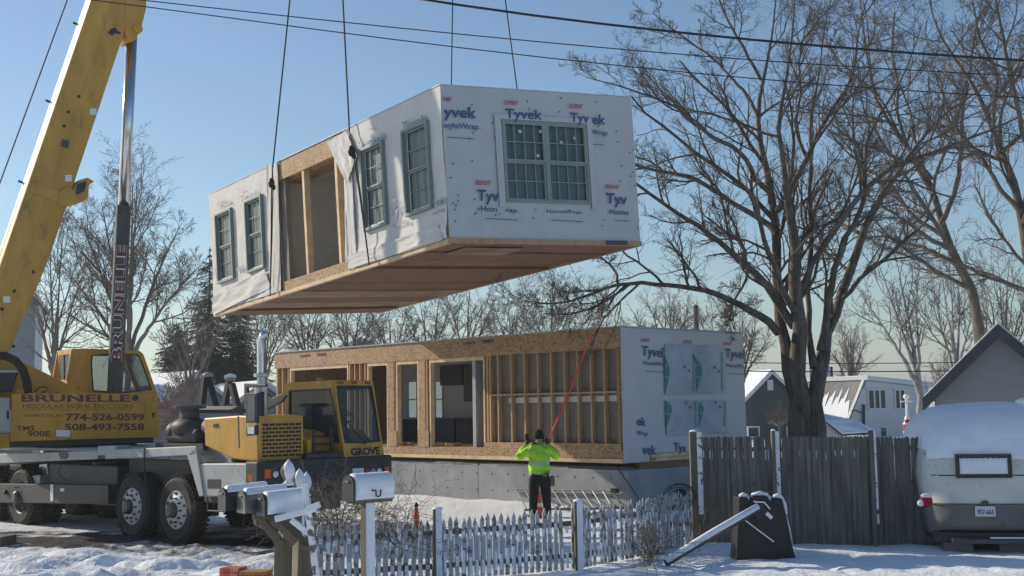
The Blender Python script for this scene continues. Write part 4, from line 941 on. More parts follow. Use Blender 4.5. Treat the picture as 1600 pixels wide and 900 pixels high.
sec = [(Ltop - .3, Ltop + 6, .08, .06), (Ltop + 5.9, Ltop + 10, .15, .10), (Ltop + 9.9, Ltop + 13.0, .22, .14)]
for a0, a1, c, dv in sec: bplate('boom_section', 'crane_yellow', a0, a1, c, wd_ - c, bv0 + dv, bv1 - dv, .02)
tip = BF.p(Ltop + 12.9, 0, wd_ * .5)
MB().prism(BF, [(Ltop + 12.6, .05), (Ltop + 13.5, .3), (Ltop + 13.6, wd_), (Ltop + 12.6, wd_ + .3)], -.2, .15).build('boom_head', 'crane_yellow', crane, bevel=.02)
# fittings on the side of the base section
def bfit(name, m, pix, d=.02): return MB().pxprism(BF, pix, bv0 - d, bv0 - .001, 1, bv0).build(name, m, boom)
for p in ((436 / 3, 524 / 3), (320 / 3, 835 / 3), (10, 468)): bfit('sticker', 'white_paint', [(p[0] - 5, p[1] - 5), (p[0] + 5, p[1] - 5), (p[0] + 6, p[1] + 5), (p[0] - 5, p[1] + 5)], .006)
for p in ((123, 151), (107, 175), (100, 197), (22, 455), (3, 483), (52, 425), (21, 541)):
    c = BF.hit(*p, 1, bv0); MB().lathe(BF.p(c[0], bv0 - .001, c[2]), -SF.V, [(.035, 0), (.035, .012)], 12).build('bolt', 'crane_dark', boom)
bfit('bracket_box', 'steel_dark', [(97, 218), (108, 220), (106, 231), (95, 229)], .03)
m = MB(); m.text_px(BF, 1, bv0, 'GROVE', (201, 21), (222, -52), 14, .04, .004); m.build('lettering', 'crane_dark', boom)
# hinged bracket sticking out of the underside
MB().pxprism(BF, [(92, 300), (104, 292), (114, 296), (122, 282), (136, 278), (146, 284), (138, 290), (136, 312), (122, 318), (100, 323), (90, 322)], bv0 - .06, bv0 + .3, 1, bv0).build('side_bracket', 'crane_yellow', boom, bevel=.015)
MB().pxprism(BF, [(119, 288), (134, 284), (130, 300), (117, 305)], bv0 - .075, bv0 - .061, 1, bv0).build('bracket_recess', 'crane_dark', boom)
bfit('boom_collar', 'crane_yellow', [(51, 283), (108, 305), (104, 322), (45, 300)], .03)
for p in ((116, 36), (75, 158), (32, 284)):
    c = BF.hit(p[0], p[1], 1, bv1); MB().box(BF, c[0] - .02, c[0] + .02, bv1 - .02, bv1 + .02, -.1, 0).build('rope_guide', 'crane_dark', boom)
bfit('stain', 'crane_dark', [(173, 45), (180, 43), (184, 48), (190, 52), (186, 54), (180, 52), (175, 56), (168, 52)], .004)
# lift cylinder
ct = pin; cb = SF.p(*SF.hit(178, 640, 1, 0)); cj = SF.p(*SF.hit(194, 322, 1, 0)); cax = (ct - cb) / np.linalg.norm(ct - cb)
cj = cb + cax * ((cj - cb) @ cax)
MB().tube([cj, ct], .125, 24).build('lift_cylinder_rod', 'chrome', crane, smooth=True)
slv = MB().tube([cb, cj], .165, 28).build('lift_cylinder', 'steel_dark', crane, auto=40)
# vertical lettering wrapped round the sleeve
view = EYE - (cb + cj) / 2; view /= np.linalg.norm(view); wv = view - cax * (view @ cax); wv /= np.linalg.norm(wv); hv_ = np.cross(wv, cax)
s0 = (SF.p(*SF.hit(182, 566, 1, 0)) - cb) @ cax; s1 = (SF.p(*SF.hit(190, 384, 1, 0)) - cb) @ cax
for body, bo, rad, mt in (('BRUNELLE', .055, .167, 'white_paint'), ('BRUNELLE', .025, .169, 'crane_maroon')):
    tm = MB(); tm.text(body, (0, 0, 0), (s1 - s0, 0, 0), (0, .21, 0), bo)
    bm = bmesh.new(); bvs = [bm.verts.new(v) for v in tm.v]
    for f in tm.f:
        try: bm.faces.new([bvs[i] for i in f])
        except ValueError: pass
    for k in range(1, 12):
        y = .21 * k / 12 - .002; bmesh.ops.bisect_plane(bm, geom=bm.verts[:] + bm.edges[:] + bm.faces[:], plane_co=(0, y, 0), plane_no=(0, 1, 0))
    bm.verts.index_update(); vs = []
    for v in bm.verts:
        th = (v.co.y - .105) / .165; vs.append(cb + cax * (s0 + v.co.x) + rad * (wv * math.cos(th) + hv_ * math.sin(th)))
    fs = [tuple(v.index for v in f.verts) for f in bm.faces]; bm.free(); MB().add(vs, fs).build('lettering', mt, slv, normals=False)
# hoist rope behind the boom and down to the load
ra, rb = SF.p(*SF.hit(0, 285, 1, .6)), SF.p(*SF.hit(105, 0, 1, .6)); rd = (rb - ra)
MB().tube([ra - rd * .5, ra, rb, rb + rd * 1.8], .016, 6).build('hoist_rope', 'cable', crane)

# ------------------------------------------------------------------ rigging of the load
def rigging():
    f = SM
    n1, n2 = f.hit(426, 262, 1, -.12), f.hit(546, 205, 1, -.12)
    sp1 = at(509, -545, 27.0); sp2 = at(716, -555, 30.0)
    t = thing('spreader_bar', (sp1 + sp2) / 2, 'spreader bar with hook block far above the load', 'lifting gear')
    MB().tube([sp1, sp2], .09, 10).build('bar', 'crane_yellow', t)
    hk = (sp1 + sp2) / 2 + np.array([0, 0, 3.0]); MB().tube([sp1, hk, sp2], .02, 6).build('bridle', 'cable', t)
    MB().ell(hk + np.array([0, 0, .3]), (.2, .2, .32)).build('hook_block', 'crane_yellow', t, smooth=True); MB().tube([hk, tip], .025, 6).build('hoist_line', 'cable', t)
    lab = {0: 'sling cable hanging left of the open gap in the hoisted module', 1: 'sling cable with a dark shackle right of the open gap in the hoisted module', 2: 'thin sling cable rising from the front top corner of the hoisted module', 3: 'thin sling cable rising above the double window of the hoisted module'}
    for i, (n, sp) in enumerate(((n1, sp1), (n2, sp1), (None, sp2), (None, sp2))):
        s = thing('sling_cable', sp, lab[i], 'cable', 'slings holding the hoisted module')
        if i < 2:
            u = n[0]; top = f.p(u, -.12, n[2]); a = MB()
            a.tube([sp, top], .018, 6); a.build('upper_cable', 'cable', s)
            for d in ((-.05, .03) if i == 0 else (-.02, .05)):
                b_ = MB(); ends = hpx(f, 1, -.16, *(((425, 300), (424, 380), (422, 463)) if i == 0 else ((553, 232), (565, 320), (577, 414)))); o = f.p(u + d, 0, 1) - f.p(u, 0, 1)
                b_.tube([top] + [p_ + o * (1 - k * .5) for k, p_ in enumerate(ends)], .014, 6); b_.build('lower_cable', 'cable', s)
            hb = hpx(f, 1, -.18, (424, 286) if i == 0 else (549, 236))[0]; MB().ell(hb, (.075, .06, .12), 12, 8).build('shackle', 'black_paint', s, smooth=True)
            hb2 = hb + np.array([.05, 0, -.1]); MB().ell(hb2, (.05, .05, .07), 10, 7).build('shackle', 'black_paint', s, smooth=True)
        else:
            q = f.hit(694 if i == 2 else 812, 120, 1, SW + .08); MB().tube([f.p(q[0], SW + .08, SH * .2), f.p(q[0], SW + .08, SH), sp], .016, 6).build('upper_cable', 'cable', s)
rigging()
# ------------------------------------------------------------------ bare trees
def fast_mesh(name, V, Fq, m, parent, org):
    me = bpy.data.meshes.new(name); V = V - org
    me.vertices.add(len(V)); me.vertices.foreach_set('co', V.astype(np.float32).ravel()); me.loops.add(Fq.size); me.loops.foreach_set('vertex_index', Fq.astype(np.int32).ravel())
    k = Fq.shape[1]; me.polygons.add(len(Fq)); me.polygons.foreach_set('loop_start', np.arange(len(Fq), dtype=np.int32) * k); me.polygons.foreach_set('loop_total', np.full(len(Fq), k, np.int32))
    me.update(calc_edges=True); me.polygons.foreach_set('use_smooth', [True] * len(Fq)); me.materials.append(MT[m])
    o = bpy.data.objects.new(name, me); col.objects.link(o)
    if parent is not None: o.parent = parent
    else: o.location = org
    return o
def tubes(P, R, n):
    """P (N,K,3), R (N,K) -> verts, quads; all branches at once"""
    N, K, _ = P.shape; T = np.gradient(P, axis=1); T /= np.linalg.norm(T, axis=2, keepdims=True) + 1e-9
    ref = np.zeros_like(T); ref[..., 0] = 1.0; m = np.abs(T[:, :1, 0]) > .8; ref[np.broadcast_to(m, (N, K))] = (0, 1.0, 0)
    a = np.cross(T, ref); a /= np.linalg.norm(a, axis=2, keepdims=True) + 1e-9; b = np.cross(T, a)
    t = np.arange(n) * 2 * math.pi / n
    V = P[:, :, None] + R[:, :, None, None] * (np.cos(t)[None, None, :, None] * a[:, :, None] + np.sin(t)[None, None, :, None] * b[:, :, None])
    base = (np.arange(N) * K * n)[:, None, None] + (np.arange(K - 1) * n)[None, :, None]; k = np.arange(n)[None, None]; k2 = (k + 1) % n
    Fq = np.stack([base + k, base + k2, base + n + k2, base + n + k], -1).reshape(-1, 4)
    return V.reshape(-1, 3), Fq
def merge(parts):
    Vs, Fs, o = [], [], 0
    for V, F_ in parts: Vs.append(V); Fs.append(F_ + o); o += len(V)
    return np.concatenate(Vs), np.concatenate(Fs)
def resample(pts, rad, K):
    pts = np.asarray(pts, float); rad = np.asarray(rad, float); d = np.r_[0, np.cumsum(np.linalg.norm(np.diff(pts, axis=0), axis=1))]; t = np.linspace(0, d[-1], K)
    # Catmull-like smoothing by interpolating then averaging
    Q = np.stack([np.interp(t, d, pts[:, i]) for i in range(3)], 1); 
    for _ in range(2): Q[1:-1] = (Q[:-2] + 2 * Q[1:-1] + Q[2:]) / 4
    return Q, np.interp(t, d, rad), d[-1]
def grow(P, R, Ln, rng, m, ratio, ang, K, t0=.15, up=.12, wob=.22, rmin=.004, rr=.62, tmax=1.0):
    """one level of side branches on every parent"""
    N, Kp, _ = P.shape; n = N * m
    idx = np.repeat(np.arange(N), m); t = t0 + (tmax - t0) * (np.tile(np.arange(m), N) + rng.rand(n)) / m; t = np.clip(t, 0, .995)
    f = t * (Kp - 1); i0 = np.clip(np.floor(f).astype(int), 0, Kp - 2); fr = f - i0
    S = P[idx, i0] * (1 - fr)[:, None] + P[idx, i0 + 1] * fr[:, None]; T = P[idx, i0 + 1] - P[idx, i0]; T /= np.linalg.norm(T, axis=1, keepdims=True) + 1e-9
    r0 = R[idx, i0] * (1 - fr) + R[idx, i0 + 1] * fr
    rnd = rng.randn(n, 3); side = rnd - (rnd * T).sum(1)[:, None] * T; side /= np.linalg.norm(side, axis=1, keepdims=True) + 1e-9
    a = np.radians(ang[0] + (ang[1] - ang[0]) * rng.rand(n))[:, None]; D = T * np.cos(a) + side * np.sin(a)
    L = Ln[idx] * ratio * (1.15 - .65 * t) * (.6 + .7 * rng.rand(n)); 
    Q = np.zeros((n, K, 3)); Q[:, 0] = S; st = (L / (K - 1))[:, None]
    for k in range(1, K):
        D = D + rng.randn(n, 3) * wob; D[:, 2] += up; D /= np.linalg.norm(D, axis=1, keepdims=True); Q[:, k] = Q[:, k - 1] + D * st
    rs = np.maximum(np.minimum(r0 * rr, L * .017 + rmin), rmin); RR = rs[:, None] * np.linspace(1, .35, K)[None]; RR = np.maximum(RR, rmin * .6)
    return Q, RR, L
def make_tree(root_pt, limbs, label, cat, group, seed, levels, bark='bark', twig='twig', name='bare_tree', rmin=.004, up=.1):
    """limbs: list of (points, radii); levels: list of (children, ratio, (ang0, ang1), K)"""
    rng = np.random.RandomState(seed); org = np.array(root_pt, float); org[2] = 0
    t = thing(name, org, label, cat, group); t['_o'] = [float(x) for x in org]
    K0 = 22; rs = [resample(p, r, K0) for p, r in limbs]
    P = np.stack([a[0] for a in rs]); R = np.stack([a[1] for a in rs]); Ln = np.array([a[2] for a in rs])
    jit = rng.randn(*P.shape) * .25 * R[..., None]; jit[:, :1] = 0; P = P + jit
    thick = [tubes(P, R, 12)]
    fine = []; 
    # limb tips continue the crown: every limb gets children; long limbs more
    p, r, l = P, R, Ln
    for i, (m, ratio, ang, K) in enumerate(levels):
        p, r, l = grow(p, r, l, rng, m, ratio, ang, K, t0=.30 if i == 0 else .12, up=up, rmin=rmin, wob=.13 + .03 * i)
        (thick if i == 0 else fine).append(tubes(p, r, 7 if i == 0 else (4 if i == 1 else 3)))
    V, F_ = merge(thick); fast_mesh('trunk', V, F_, bark, t, org)
    if fine: V, F_ = merge(fine); fast_mesh('crown', V, F_, twig, t, org)
    return t
def pl(Y, pts, dy=0.0):
    """traced limb: [(px, py, radius in px)], the far end dy metres deeper; returns world points and radii"""
    n = len(pts); P = []; R = []
    for i, (x, y, r) in enumerate(pts):
        yy = Y + dy * (i / max(1, n - 1)) ** 1.2; P.append(at(x, y, yy)); R.append(max(.007, (r if y > 575 else r * (.76 if y < 520 else .76 + .24 * (y - 520) / 55)) * yy / FOC))
    return P, R
def down(l, z=-.2):
    P, R = l; p = np.array(P[0]); q = p.copy(); q[2] = z; return [q] + list(P), [R[0] * 1.18] + list(R)

Y1 = 30.0
big = [
 down(pl(Y1, [(1249, 679, 14.5), (1248, 640, 14), (1245, 600, 13.5), (1239, 565, 12.5), (1229, 545, 11), (1219, 530, 10.5), (1214, 500, 10.5), (1214, 433, 10), (1215, 380, 9.5), (1213, 335, 9), (1207, 305, 8), (1196, 262, 7), (1187, 239, 6), (1183, 195, 5), (1185, 150, 4.2), (1200, 94, 3), (1211, 40, 2), (1214, -30, 1)], 1.0)),
 down(pl(Y1 + .1, [(1258, 679, 14.5), (1255, 620, 14.5), (1249, 570, 14), (1247, 504, 15), (1244, 433, 13), (1242, 398, 11.5), (1237, 340, 9), (1233, 300, 7.5), (1224, 262, 6), (1217, 244, 5.5), (1213, 200, 4.6), (1222, 150, 3.6), (1238, 95, 2.8), (1236, 40, 2), (1246, -30, 1)], -1.4)),
 down(pl(Y1 - .1, [(1277, 679, 12), (1276, 620, 12), (1274, 580, 12.5), (1280, 550, 12.5), (1292, 528, 11.5), (1303, 487, 10.5), (1322, 451, 9.5), (1331, 420, 9), (1340, 385, 8), (1352, 345, 7.4), (1368, 314, 6.8), (1390, 292, 5.6), (1408, 268, 4.6), (1430, 225, 3.8), (1462, 190, 3), (1495, 160, 2.2), (1535, 140, 1)], 2.2)),
 pl(Y1, [(1214, 330, 7), (1222, 316, 7), (1228, 308, 7), (1241, 285, 6), (1255, 261, 5.5), (1271, 228, 5), (1283, 200, 4.4), (1295, 172, 3.8), (1320, 150, 3), (1336, 110, 2.4), (1340, 50, 1.7), (1360, -20, 1)], -1.5),
 pl(Y1, [(1246, 470, 8), (1256, 440, 7.5), (1267, 416, 7), (1276, 401, 6.5), (1287, 387, 6.5), (1310, 352, 6), (1345, 300, 5.5), (1366, 276, 5), (1390, 262, 4.6), (1430, 250, 4), (1480, 228, 3.3), (1530, 212, 2.6), (1590, 184, 1.6)], -2.4),
 pl(Y1, [(1272, 575, 7), (1267, 556, 6.5), (1264, 535, 6), (1262, 500, 6), (1262, 451, 5.5), (1267, 401, 5), (1270, 360, 4.6), (1266, 320, 4.2), (1262, 280, 3.8), (1270, 240, 3.2), (1262, 190, 2.6), (1280, 130, 2), (1284, 60, 1.4), (1300, -10, 1)], 1.5),
 pl(Y1, [(1283, 548, 9), (1290, 512, 8), (1297, 451, 7), (1306, 412, 6.5), (1314, 385, 6), (1326, 364, 5.5), (1340, 344, 5.2), (1352, 315, 4.6), (1356, 285, 4), (1348, 240, 3.3), (1362, 190, 2.7), (1398, 150, 2.2), (1420, 100, 1.6), (1440, 40, 1)], -1),
 pl(Y1, [(1216, 520, 9), (1208, 508, 8.5), (1194, 497, 8), (1180, 488, 7.5), (1165, 479, 7), (1150, 472, 6.5), (1122, 462, 6), (1100, 451, 5.5), (1070, 448, 5), (1040, 446, 4.6), (1008, 440, 4.2), (985, 444, 3.8), (965, 441, 3.6), (940, 452, 3), (905, 468, 2.2), (870, 478, 1.6), (820, 470, 1)], -3),
 pl(Y1, [(1241, 510, 10), (1226, 488, 9), (1212, 468, 8.5), (1201, 448, 8), (1188, 432, 7.5), (1174, 420, 7), (1150, 405, 6.5), (1133, 385, 6), (1112, 368, 5.5), (1094, 355, 5), (1070, 340, 4.6), (1050, 328, 4.2), (1025, 308, 3.6), (1000, 294, 3.2), (975, 270, 2.4), (950, 262, 1.4)], -2.0),
 pl(Y1, [(1213, 365, 7), (1203, 350, 6.5), (1186, 338, 6), (1161, 329, 5.5), (1148, 318, 5.2), (1133, 309, 5), (1112, 294, 4.6), (1094, 283, 4.3), (1070, 274, 4), (1050, 268, 3.6), (1024, 267, 3), (1000, 261, 2.6), (965, 250, 1.8), (930, 262, 1)], 2),
 pl(Y1, [(1204, 300, 7), (1192, 294, 6), (1179, 284, 5.6), (1172, 262, 5.2), (1166, 242, 5), (1144, 228, 4.6), (1118, 218, 4.2), (1100, 208, 3.9), (1082, 190, 3.5), (1066, 172, 3.1), (1050, 163, 2.7), (1033, 156, 2.4), (1000, 145, 2), (972, 134, 1.6), (940, 128, 1.2), (915, 120, .8)], -2.6),
 pl(Y1, [(1184, 180, 4), (1170, 150, 3.4), (1145, 125, 3), (1120, 95, 2.5), (1085, 70, 2), (1050, 45, 1.5), (1020, 20, 1)], 2),
 pl(Y1, [(1189, 125, 3.6), (1165, 80, 3), (1140, 40, 2.3), (1120, -10, 1.5), (1110, -60, 1)], -2),
 pl(Y1, [(1160, 411, 3.5), (1163, 396, 3.4), (1160, 380, 3), (1140, 366, 2.5), (1118, 350, 2), (1096, 334, 1.4)], 1.4),
 pl(Y1, [(1170, 410, 3.2), (1165, 440, 3), (1158, 452, 2.4), (1146, 470, 2), (1140, 495, 1.4), (1148, 515, 1)], -1.4),
 pl(Y1, [(965, 441, 3), (963, 425, 2.6), (950, 410, 2.2), (935, 400, 1.8), (920, 385, 1)], 1), pl(Y1 - 2, [(985, 444, 3), (960, 462, 2.4), (930, 480, 2), (890, 492, 1.5), (850, 490, 1)], -1.2),
 pl(Y1, [(1300, 490, 4), (1296, 440, 3), (1316, 400, 2.6), (1330, 350, 2.2), (1325, 300, 1.8), (1340, 240, 1.2)], 2.4),
 pl(Y1, [(1262, 250, 3.6), (1240, 200, 3), (1252, 150, 2.4), (1248, 90, 1.8), (1262, 30, 1.2)], 1.4),
]
make_tree(at(1258, 679, Y1), big, 'largest bare tree, its thick stems splitting low, standing right behind the tall grey fence', 'tree', 'big bare trees on the right', 11,
          [(10, .34, (24, 56), 10), (8, .50, (22, 58), 7), (6, .54, (22, 62), 6), (4, .60, (22, 62), 4)], rmin=.0040, up=.035)
Y2 = 46.0
t2 = [
 down(pl(Y2, [(1530, 560, 11), (1533, 530, 11), (1536, 505, 10.5), (1533, 480, 10), (1524, 455, 10), (1512, 433, 9.5), (1497, 410, 9), (1483, 388, 8.5), (1474, 362, 7.5), (1468, 339, 7), (1461, 300, 6), (1451, 267, 5.5), (1438, 246, 5), (1423, 233, 5), (1402, 215, 4.6), (1384, 200, 4.2), (1374, 170, 3.6), (1367, 140, 3), (1350, 100, 2.4), (1352, 50, 1.8), (1340, -20, 1.2)], 2)),
 pl(Y2, [(1484, 389, 5), (1470, 384, 5), (1452, 372, 4.6), (1436, 362, 4.2), (1425, 352, 3.6), (1405, 340, 3), (1380, 322, 2.4), (1350, 310, 1.5)], -2),
 pl(Y2, [(1470, 350, 6), (1479, 340, 5.6), (1488, 312, 5.2), (1495, 285, 5), (1501, 258, 4.6), (1504, 222, 4), (1500, 180, 3.2), (1515, 130, 2.6), (1520, 70, 2), (1535, 0, 1.2)], -2),
 pl(Y2, [(1500, 415, 5), (1470, 400, 4.5), (1440, 385, 3.6), (1410, 378, 3), (1385, 368, 2.4), (1350, 372, 1.5)], 2),
 pl(Y2, [(1456, 280, 4), (1440, 258, 4), (1407, 250, 3.6), (1380, 235, 3), (1340, 225, 2.4), (1300, 195, 1.5)], 2),
 pl(Y2, [(1463, 310, 4.5), (1448, 290, 4.2), (1432, 262, 4), (1418, 225, 3.6), (1400, 180, 3.1), (1405, 130, 2.5), (1392, 80, 2), (1398, 20, 1.4)], 3),
 pl(Y2, [(1370, 150, 3), (1340, 120, 2.4), (1310, 95, 1.8), (1290, 60, 1.2)], 1.5), pl(Y2, [(1460, 296, 3), (1448, 330, 2.4), (1430, 350, 2), (1400, 345, 1.4)], 1),
]
make_tree(at(1532, 560, Y2), t2, 'dark bare tree whose crooked trunk leans left above the grey garage roof', 'tree', 'big bare trees on the right', 12,
          [(11, .36, (24, 56), 10), (8, .5, (22, 58), 7), (6, .54, (22, 62), 6), (4, .60, (22, 62), 4)], rmin=.0055, up=.035)
Y3 = 40.0
t3 = [
 down(pl(Y3, [(1640, 600, 13), (1622, 480, 11), (1604, 389, 9.5), (1598, 340, 9), (1594, 305, 8.5), (1584, 282, 7.5), (1573, 261, 7), (1560, 225, 6), (1546, 189, 5.5), (1534, 155, 4.6), (1523, 128, 4), (1505, 100, 3.4), (1484, 88, 2.8), (1460, 50, 2), (1450, -10, 1.2)], 1)),
 pl(Y3, [(1600, 350, 7), (1606, 300, 6.6), (1610, 250, 6), (1600, 210, 5.4), (1588, 160, 4.8), (1579, 111, 4.2), (1570, 70, 3.5), (1562, 33, 2.8), (1550, -30, 1.5)], -1.5),
 pl(Y3, [(1598, 330, 5.5), (1580, 318, 5), (1551, 278, 4.4), (1545, 262, 4), (1530, 240, 3.5), (1512, 222, 3), (1490, 200, 2.4), (1470, 165, 1.6)], 1.5),
 pl(Y3, [(1566, 240, 4.5), (1590, 215, 4), (1620, 190, 3.4), (1640, 150, 2.6)], 1), pl(Y3, [(1552, 205, 4), (1552, 160, 3.6), (1562, 120, 3), (1530, 60, 2.2), (1520, 0, 1.4)], -2), pl(Y3, [(1610, 260, 5), (1630, 200, 4), (1625, 120, 3), (1610, 50, 2)], 2),
]
make_tree(at(1640, 600, Y3), t3, 'dark bare tree cut by the right edge of the picture above the camper', 'tree', 'big bare trees on the right', 13,
          [(11, .36, (24, 56), 10), (8, .5, (22, 58), 7), (6, .54, (22, 62), 6), (4, .60, (22, 62), 4)], rmin=.005, up=.035)

def stems(px, ybase, Y, spread, top, n, rng, r0=6.0, lean=0.0, ybot=700):
    """several stems fanning out from one base, for the far trees; top: pixel height of the crown"""
    L = []; b = at(px, ybase, Y)
    for i in range(n):
        k = (i + .5) / n * 2 - 1 if n > 1 else 0; k += rng.uniform(-.15, .15); tx = px + (k * spread + lean); ty = top + abs(k) ** 1.6 * (ybase - top) * .45 + rng.uniform(0, 14)
        pts = []
        for j in range(6):
            a = j / 5; x = px + (tx - px) * a ** 1.25 + rng.uniform(-3, 3) * a; y = ybase + (ty - ybase) * a; pts.append((x, y, r0 * (1 - .88 * a) * rng.uniform(.8, 1)))
        l = pl(Y, pts, rng.uniform(-2.5, 2.5)); L.append(down(l) if i == n // 2 else l)
    return L
rng = random.Random(21)
def far_tree(px, ybase, Y, spread, top, n, label, seed, r0=4, lv=((8, .42, (22, 50), 7), (7, .5, (25, 60), 5), (5, .5, (25, 60), 4)), bark='bark_far', twig='twig', group='bare trees behind the houses', lean=0, rmin=.012, name='bare_tree', cat='tree', up=.12):
    return make_tree(at(px, ybase, Y), stems(px, ybase, Y, spread, top, n, rng, r0, lean), label, cat, group, seed, list(lv), bark, twig, name, rmin, up)
far_tree(200, 570, 44, 112, 272, 7, 'large bare tree fanning out behind the lift cylinder of the crane', 31, 6.0, ((11, .40, (22, 50), 8), (8, .5, (22, 55), 6), (6, .54, (22, 60), 5), (3, .6, (22, 60), 4)), rmin=.0055, up=.05)
far_tree(84, 600, 52, 60, 330, 4, 'bare tree behind the yellow boom and the grey gabled house', 32, 4.5, rmin=.012)
far_tree(300, 620, 58, 70, 450, 4, 'pale bare tree behind the black air cleaner of the crane', 33, 3.2, rmin=.013)
row = [(412, 600, 60, 60, 440, 5, 'bare tree behind the chrome exhaust stack'), (480, 590, 66, 50, 455, 5, 'bare tree behind the left end of the lower module'), (545, 590, 64, 55, 440, 5, 'bare tree rising over the yellow crane cab and the lower module'),
       (612, 585, 70, 55, 450, 5, 'bare tree under the hanging end of the upper module'), (672, 585, 62, 48, 445, 4, 'bare tree with few stems above the middle of the roof band'), (730, 580, 60, 46, 420, 3, 'thin bare tree with long straight shoots above the lower module'),
       (800, 580, 66, 60, 440, 5, 'bare tree above the stud wall of the lower module'), (862, 580, 62, 66, 428, 6, 'rounded bushy bare tree above the person in the yellow jacket'), (1040, 580, 75, 44, 448, 5, 'small rounded bare tree over the wrapped end of the lower module'),
       (1110, 590, 70, 50, 455, 5, 'bare tree just right of the top of the lower module'), (1160, 600, 74, 52, 470, 5, 'bare tree left of the green house roof'), (1328, 620, 95, 34, 500, 5, 'small upright bare tree behind the ridge of the white house'), (940, 585, 80, 50, 470, 4, 'bare tree behind the orange tag line')]
for i, (px, yb, Y, sp, tp, n, lb) in enumerate(row): far_tree(px, yb, Y, sp, tp + (i * 7) % 23 - 8, n, lb, 40 + i, 2.3 + (i % 3) * .5, twig='twig_red' if i % 3 != 1 else 'twig', rmin=.0085, lv=((9, .45, (22, 55), 7), (8, .5, (25, 62), 6), (6, .52, (25, 65), 4)), up=.06)
far_tree(1436, 612, 62, 55, 372, 4, 'pale barked leaning tree behind the white house', 71, 5.0, bark='bark_birch', lean=-48, rmin=.011, group='bare trees behind the houses')
far_tree(1495, 600, 66, 50, 380, 5, 'pale bare tree with many stems left of the garage gable', 72, 3.6, bark='bark_birch', lean=-10, rmin=.011)
far_tree(1570, 600, 70, 60, 400, 6, 'bare tree behind the snowy roof of the garage', 73, 3.6, rmin=.012)
# shrubs and hedgerow far behind, each its own plant
for i, (px, Y, sp, tp, lb) in enumerate(((288, 50, 34, 585, 'reddish bare shrub behind the black air cleaner'), (262, 36, 22, 628, 'low bare shrub right of the operator cab'), (1480, 70, 30, 560, 'reddish bare thicket at the left eave of the garage'), (1218, 60, 20, 640, 'low bare shrub in front of the green house'))):
    far_tree(px, 668, Y, sp, tp, 6, lb, 90 + i, 1.8, twig='twig_red', rmin=.010, name='bare_shrub', cat='shrub', group='bare shrubs', lv=((7, .5, (20, 50), 5), (6, .5, (20, 60), 4), (4, .5, (25, 60), 3)))

# ---- evergreen trees
def spruce(px, Y, top, ybase, w, label, seed):
    rg = np.random.RandomState(seed); b = at(px, 640, Y); b[2] = 0; tz = at(px, top, Y)[2]; z0 = at(px, ybase, Y)[2]; z0 = max(z0, .5)
    t = thing('spruce_tree', b, label, 'tree', 'dark evergreens'); MB().tube([b, b + [0, 0, tz * .5], b + [0, 0, tz]], [.22, .14, .02], 8).build('trunk', 'bark', t)
    Wm = w * Y / FOC; P = []; N = 520
    h = z0 + (tz - z0) * (1 - np.sqrt(rg.rand(N)) * 1.0) ** 1.0; k = 1 - (h - z0) / (tz - z0); L = Wm * (k ** .85) * (.30 + .85 * rg.rand(N)) + .12; az = rg.rand(N) * 2 * math.pi
    K = 6; Q = np.zeros((N, K, 3)); 
    for j in range(K):
        a = j / (K - 1); Q[:, j, 0] = b[0] + np.cos(az) * L * a; Q[:, j, 1] = b[1] + np.sin(az) * L * a; Q[:, j, 2] = h - L * (.55 * a - .28 * a * a) + .03 * rg.randn(N)
    parts = [tubes(Q, np.full((N, K), .014), 3)]
    # needle sprays: many small tufts along each bough
    M_ = 26; idx = np.repeat(np.arange(N), M_); a = .12 + .88 * rg.rand(N * M_); f = a * (K - 1); i0 = np.clip(f.astype(int), 0, K - 2); fr = (f - i0)[:, None]
    C = Q[idx, i0] * (1 - fr) + Q[idx, i0 + 1] * fr; D = Q[idx, i0 + 1] - Q[idx, i0]; D /= np.linalg.norm(D, axis=1, keepdims=True); S = np.cross(D, (0, 0, 1)); S /= np.linalg.norm(S, axis=1, keepdims=True) + 1e-9
    sg = np.sign(rg.randn(len(idx)))[:, None]; ln = 1.75 * (.10 + .24 * rg.rand(len(idx)))[:, None] * (1.1 - .5 * a[:, None]) * (.6 + .5 * L[idx][:, None] / max(L))
    tip_ = C + (S * sg * .8 + D * .7 + np.array([0, 0, -.35]) + rg.randn(len(idx), 3) * .18) * ln; wv = (D * .5 + rg.randn(len(idx), 3) * .3) * ln * .32
    V = np.stack([C - wv * .4, C + wv * .4, tip_ + wv * .3, tip_ - wv * .3], 1).reshape(-1, 3); F_ = np.arange(len(V)).reshape(-1, 4); parts.append((V, F_))
    V, F_ = merge(parts); o = fast_mesh('crown', V, F_, 'needle', t, b); o.data.polygons.foreach_set('use_smooth', [False] * len(o.data.polygons))
spruce(326, 76, 386, 612, 84, 'dark spruce with a pointed top left of the hoisted module', 1); spruce(274, 80, 500, 622, 60, 'shorter dark evergreen right of the operator cab', 2)
spruce(372, 78, 446, 618, 76, 'dark evergreen behind the boom rest and exhaust stack', 3)

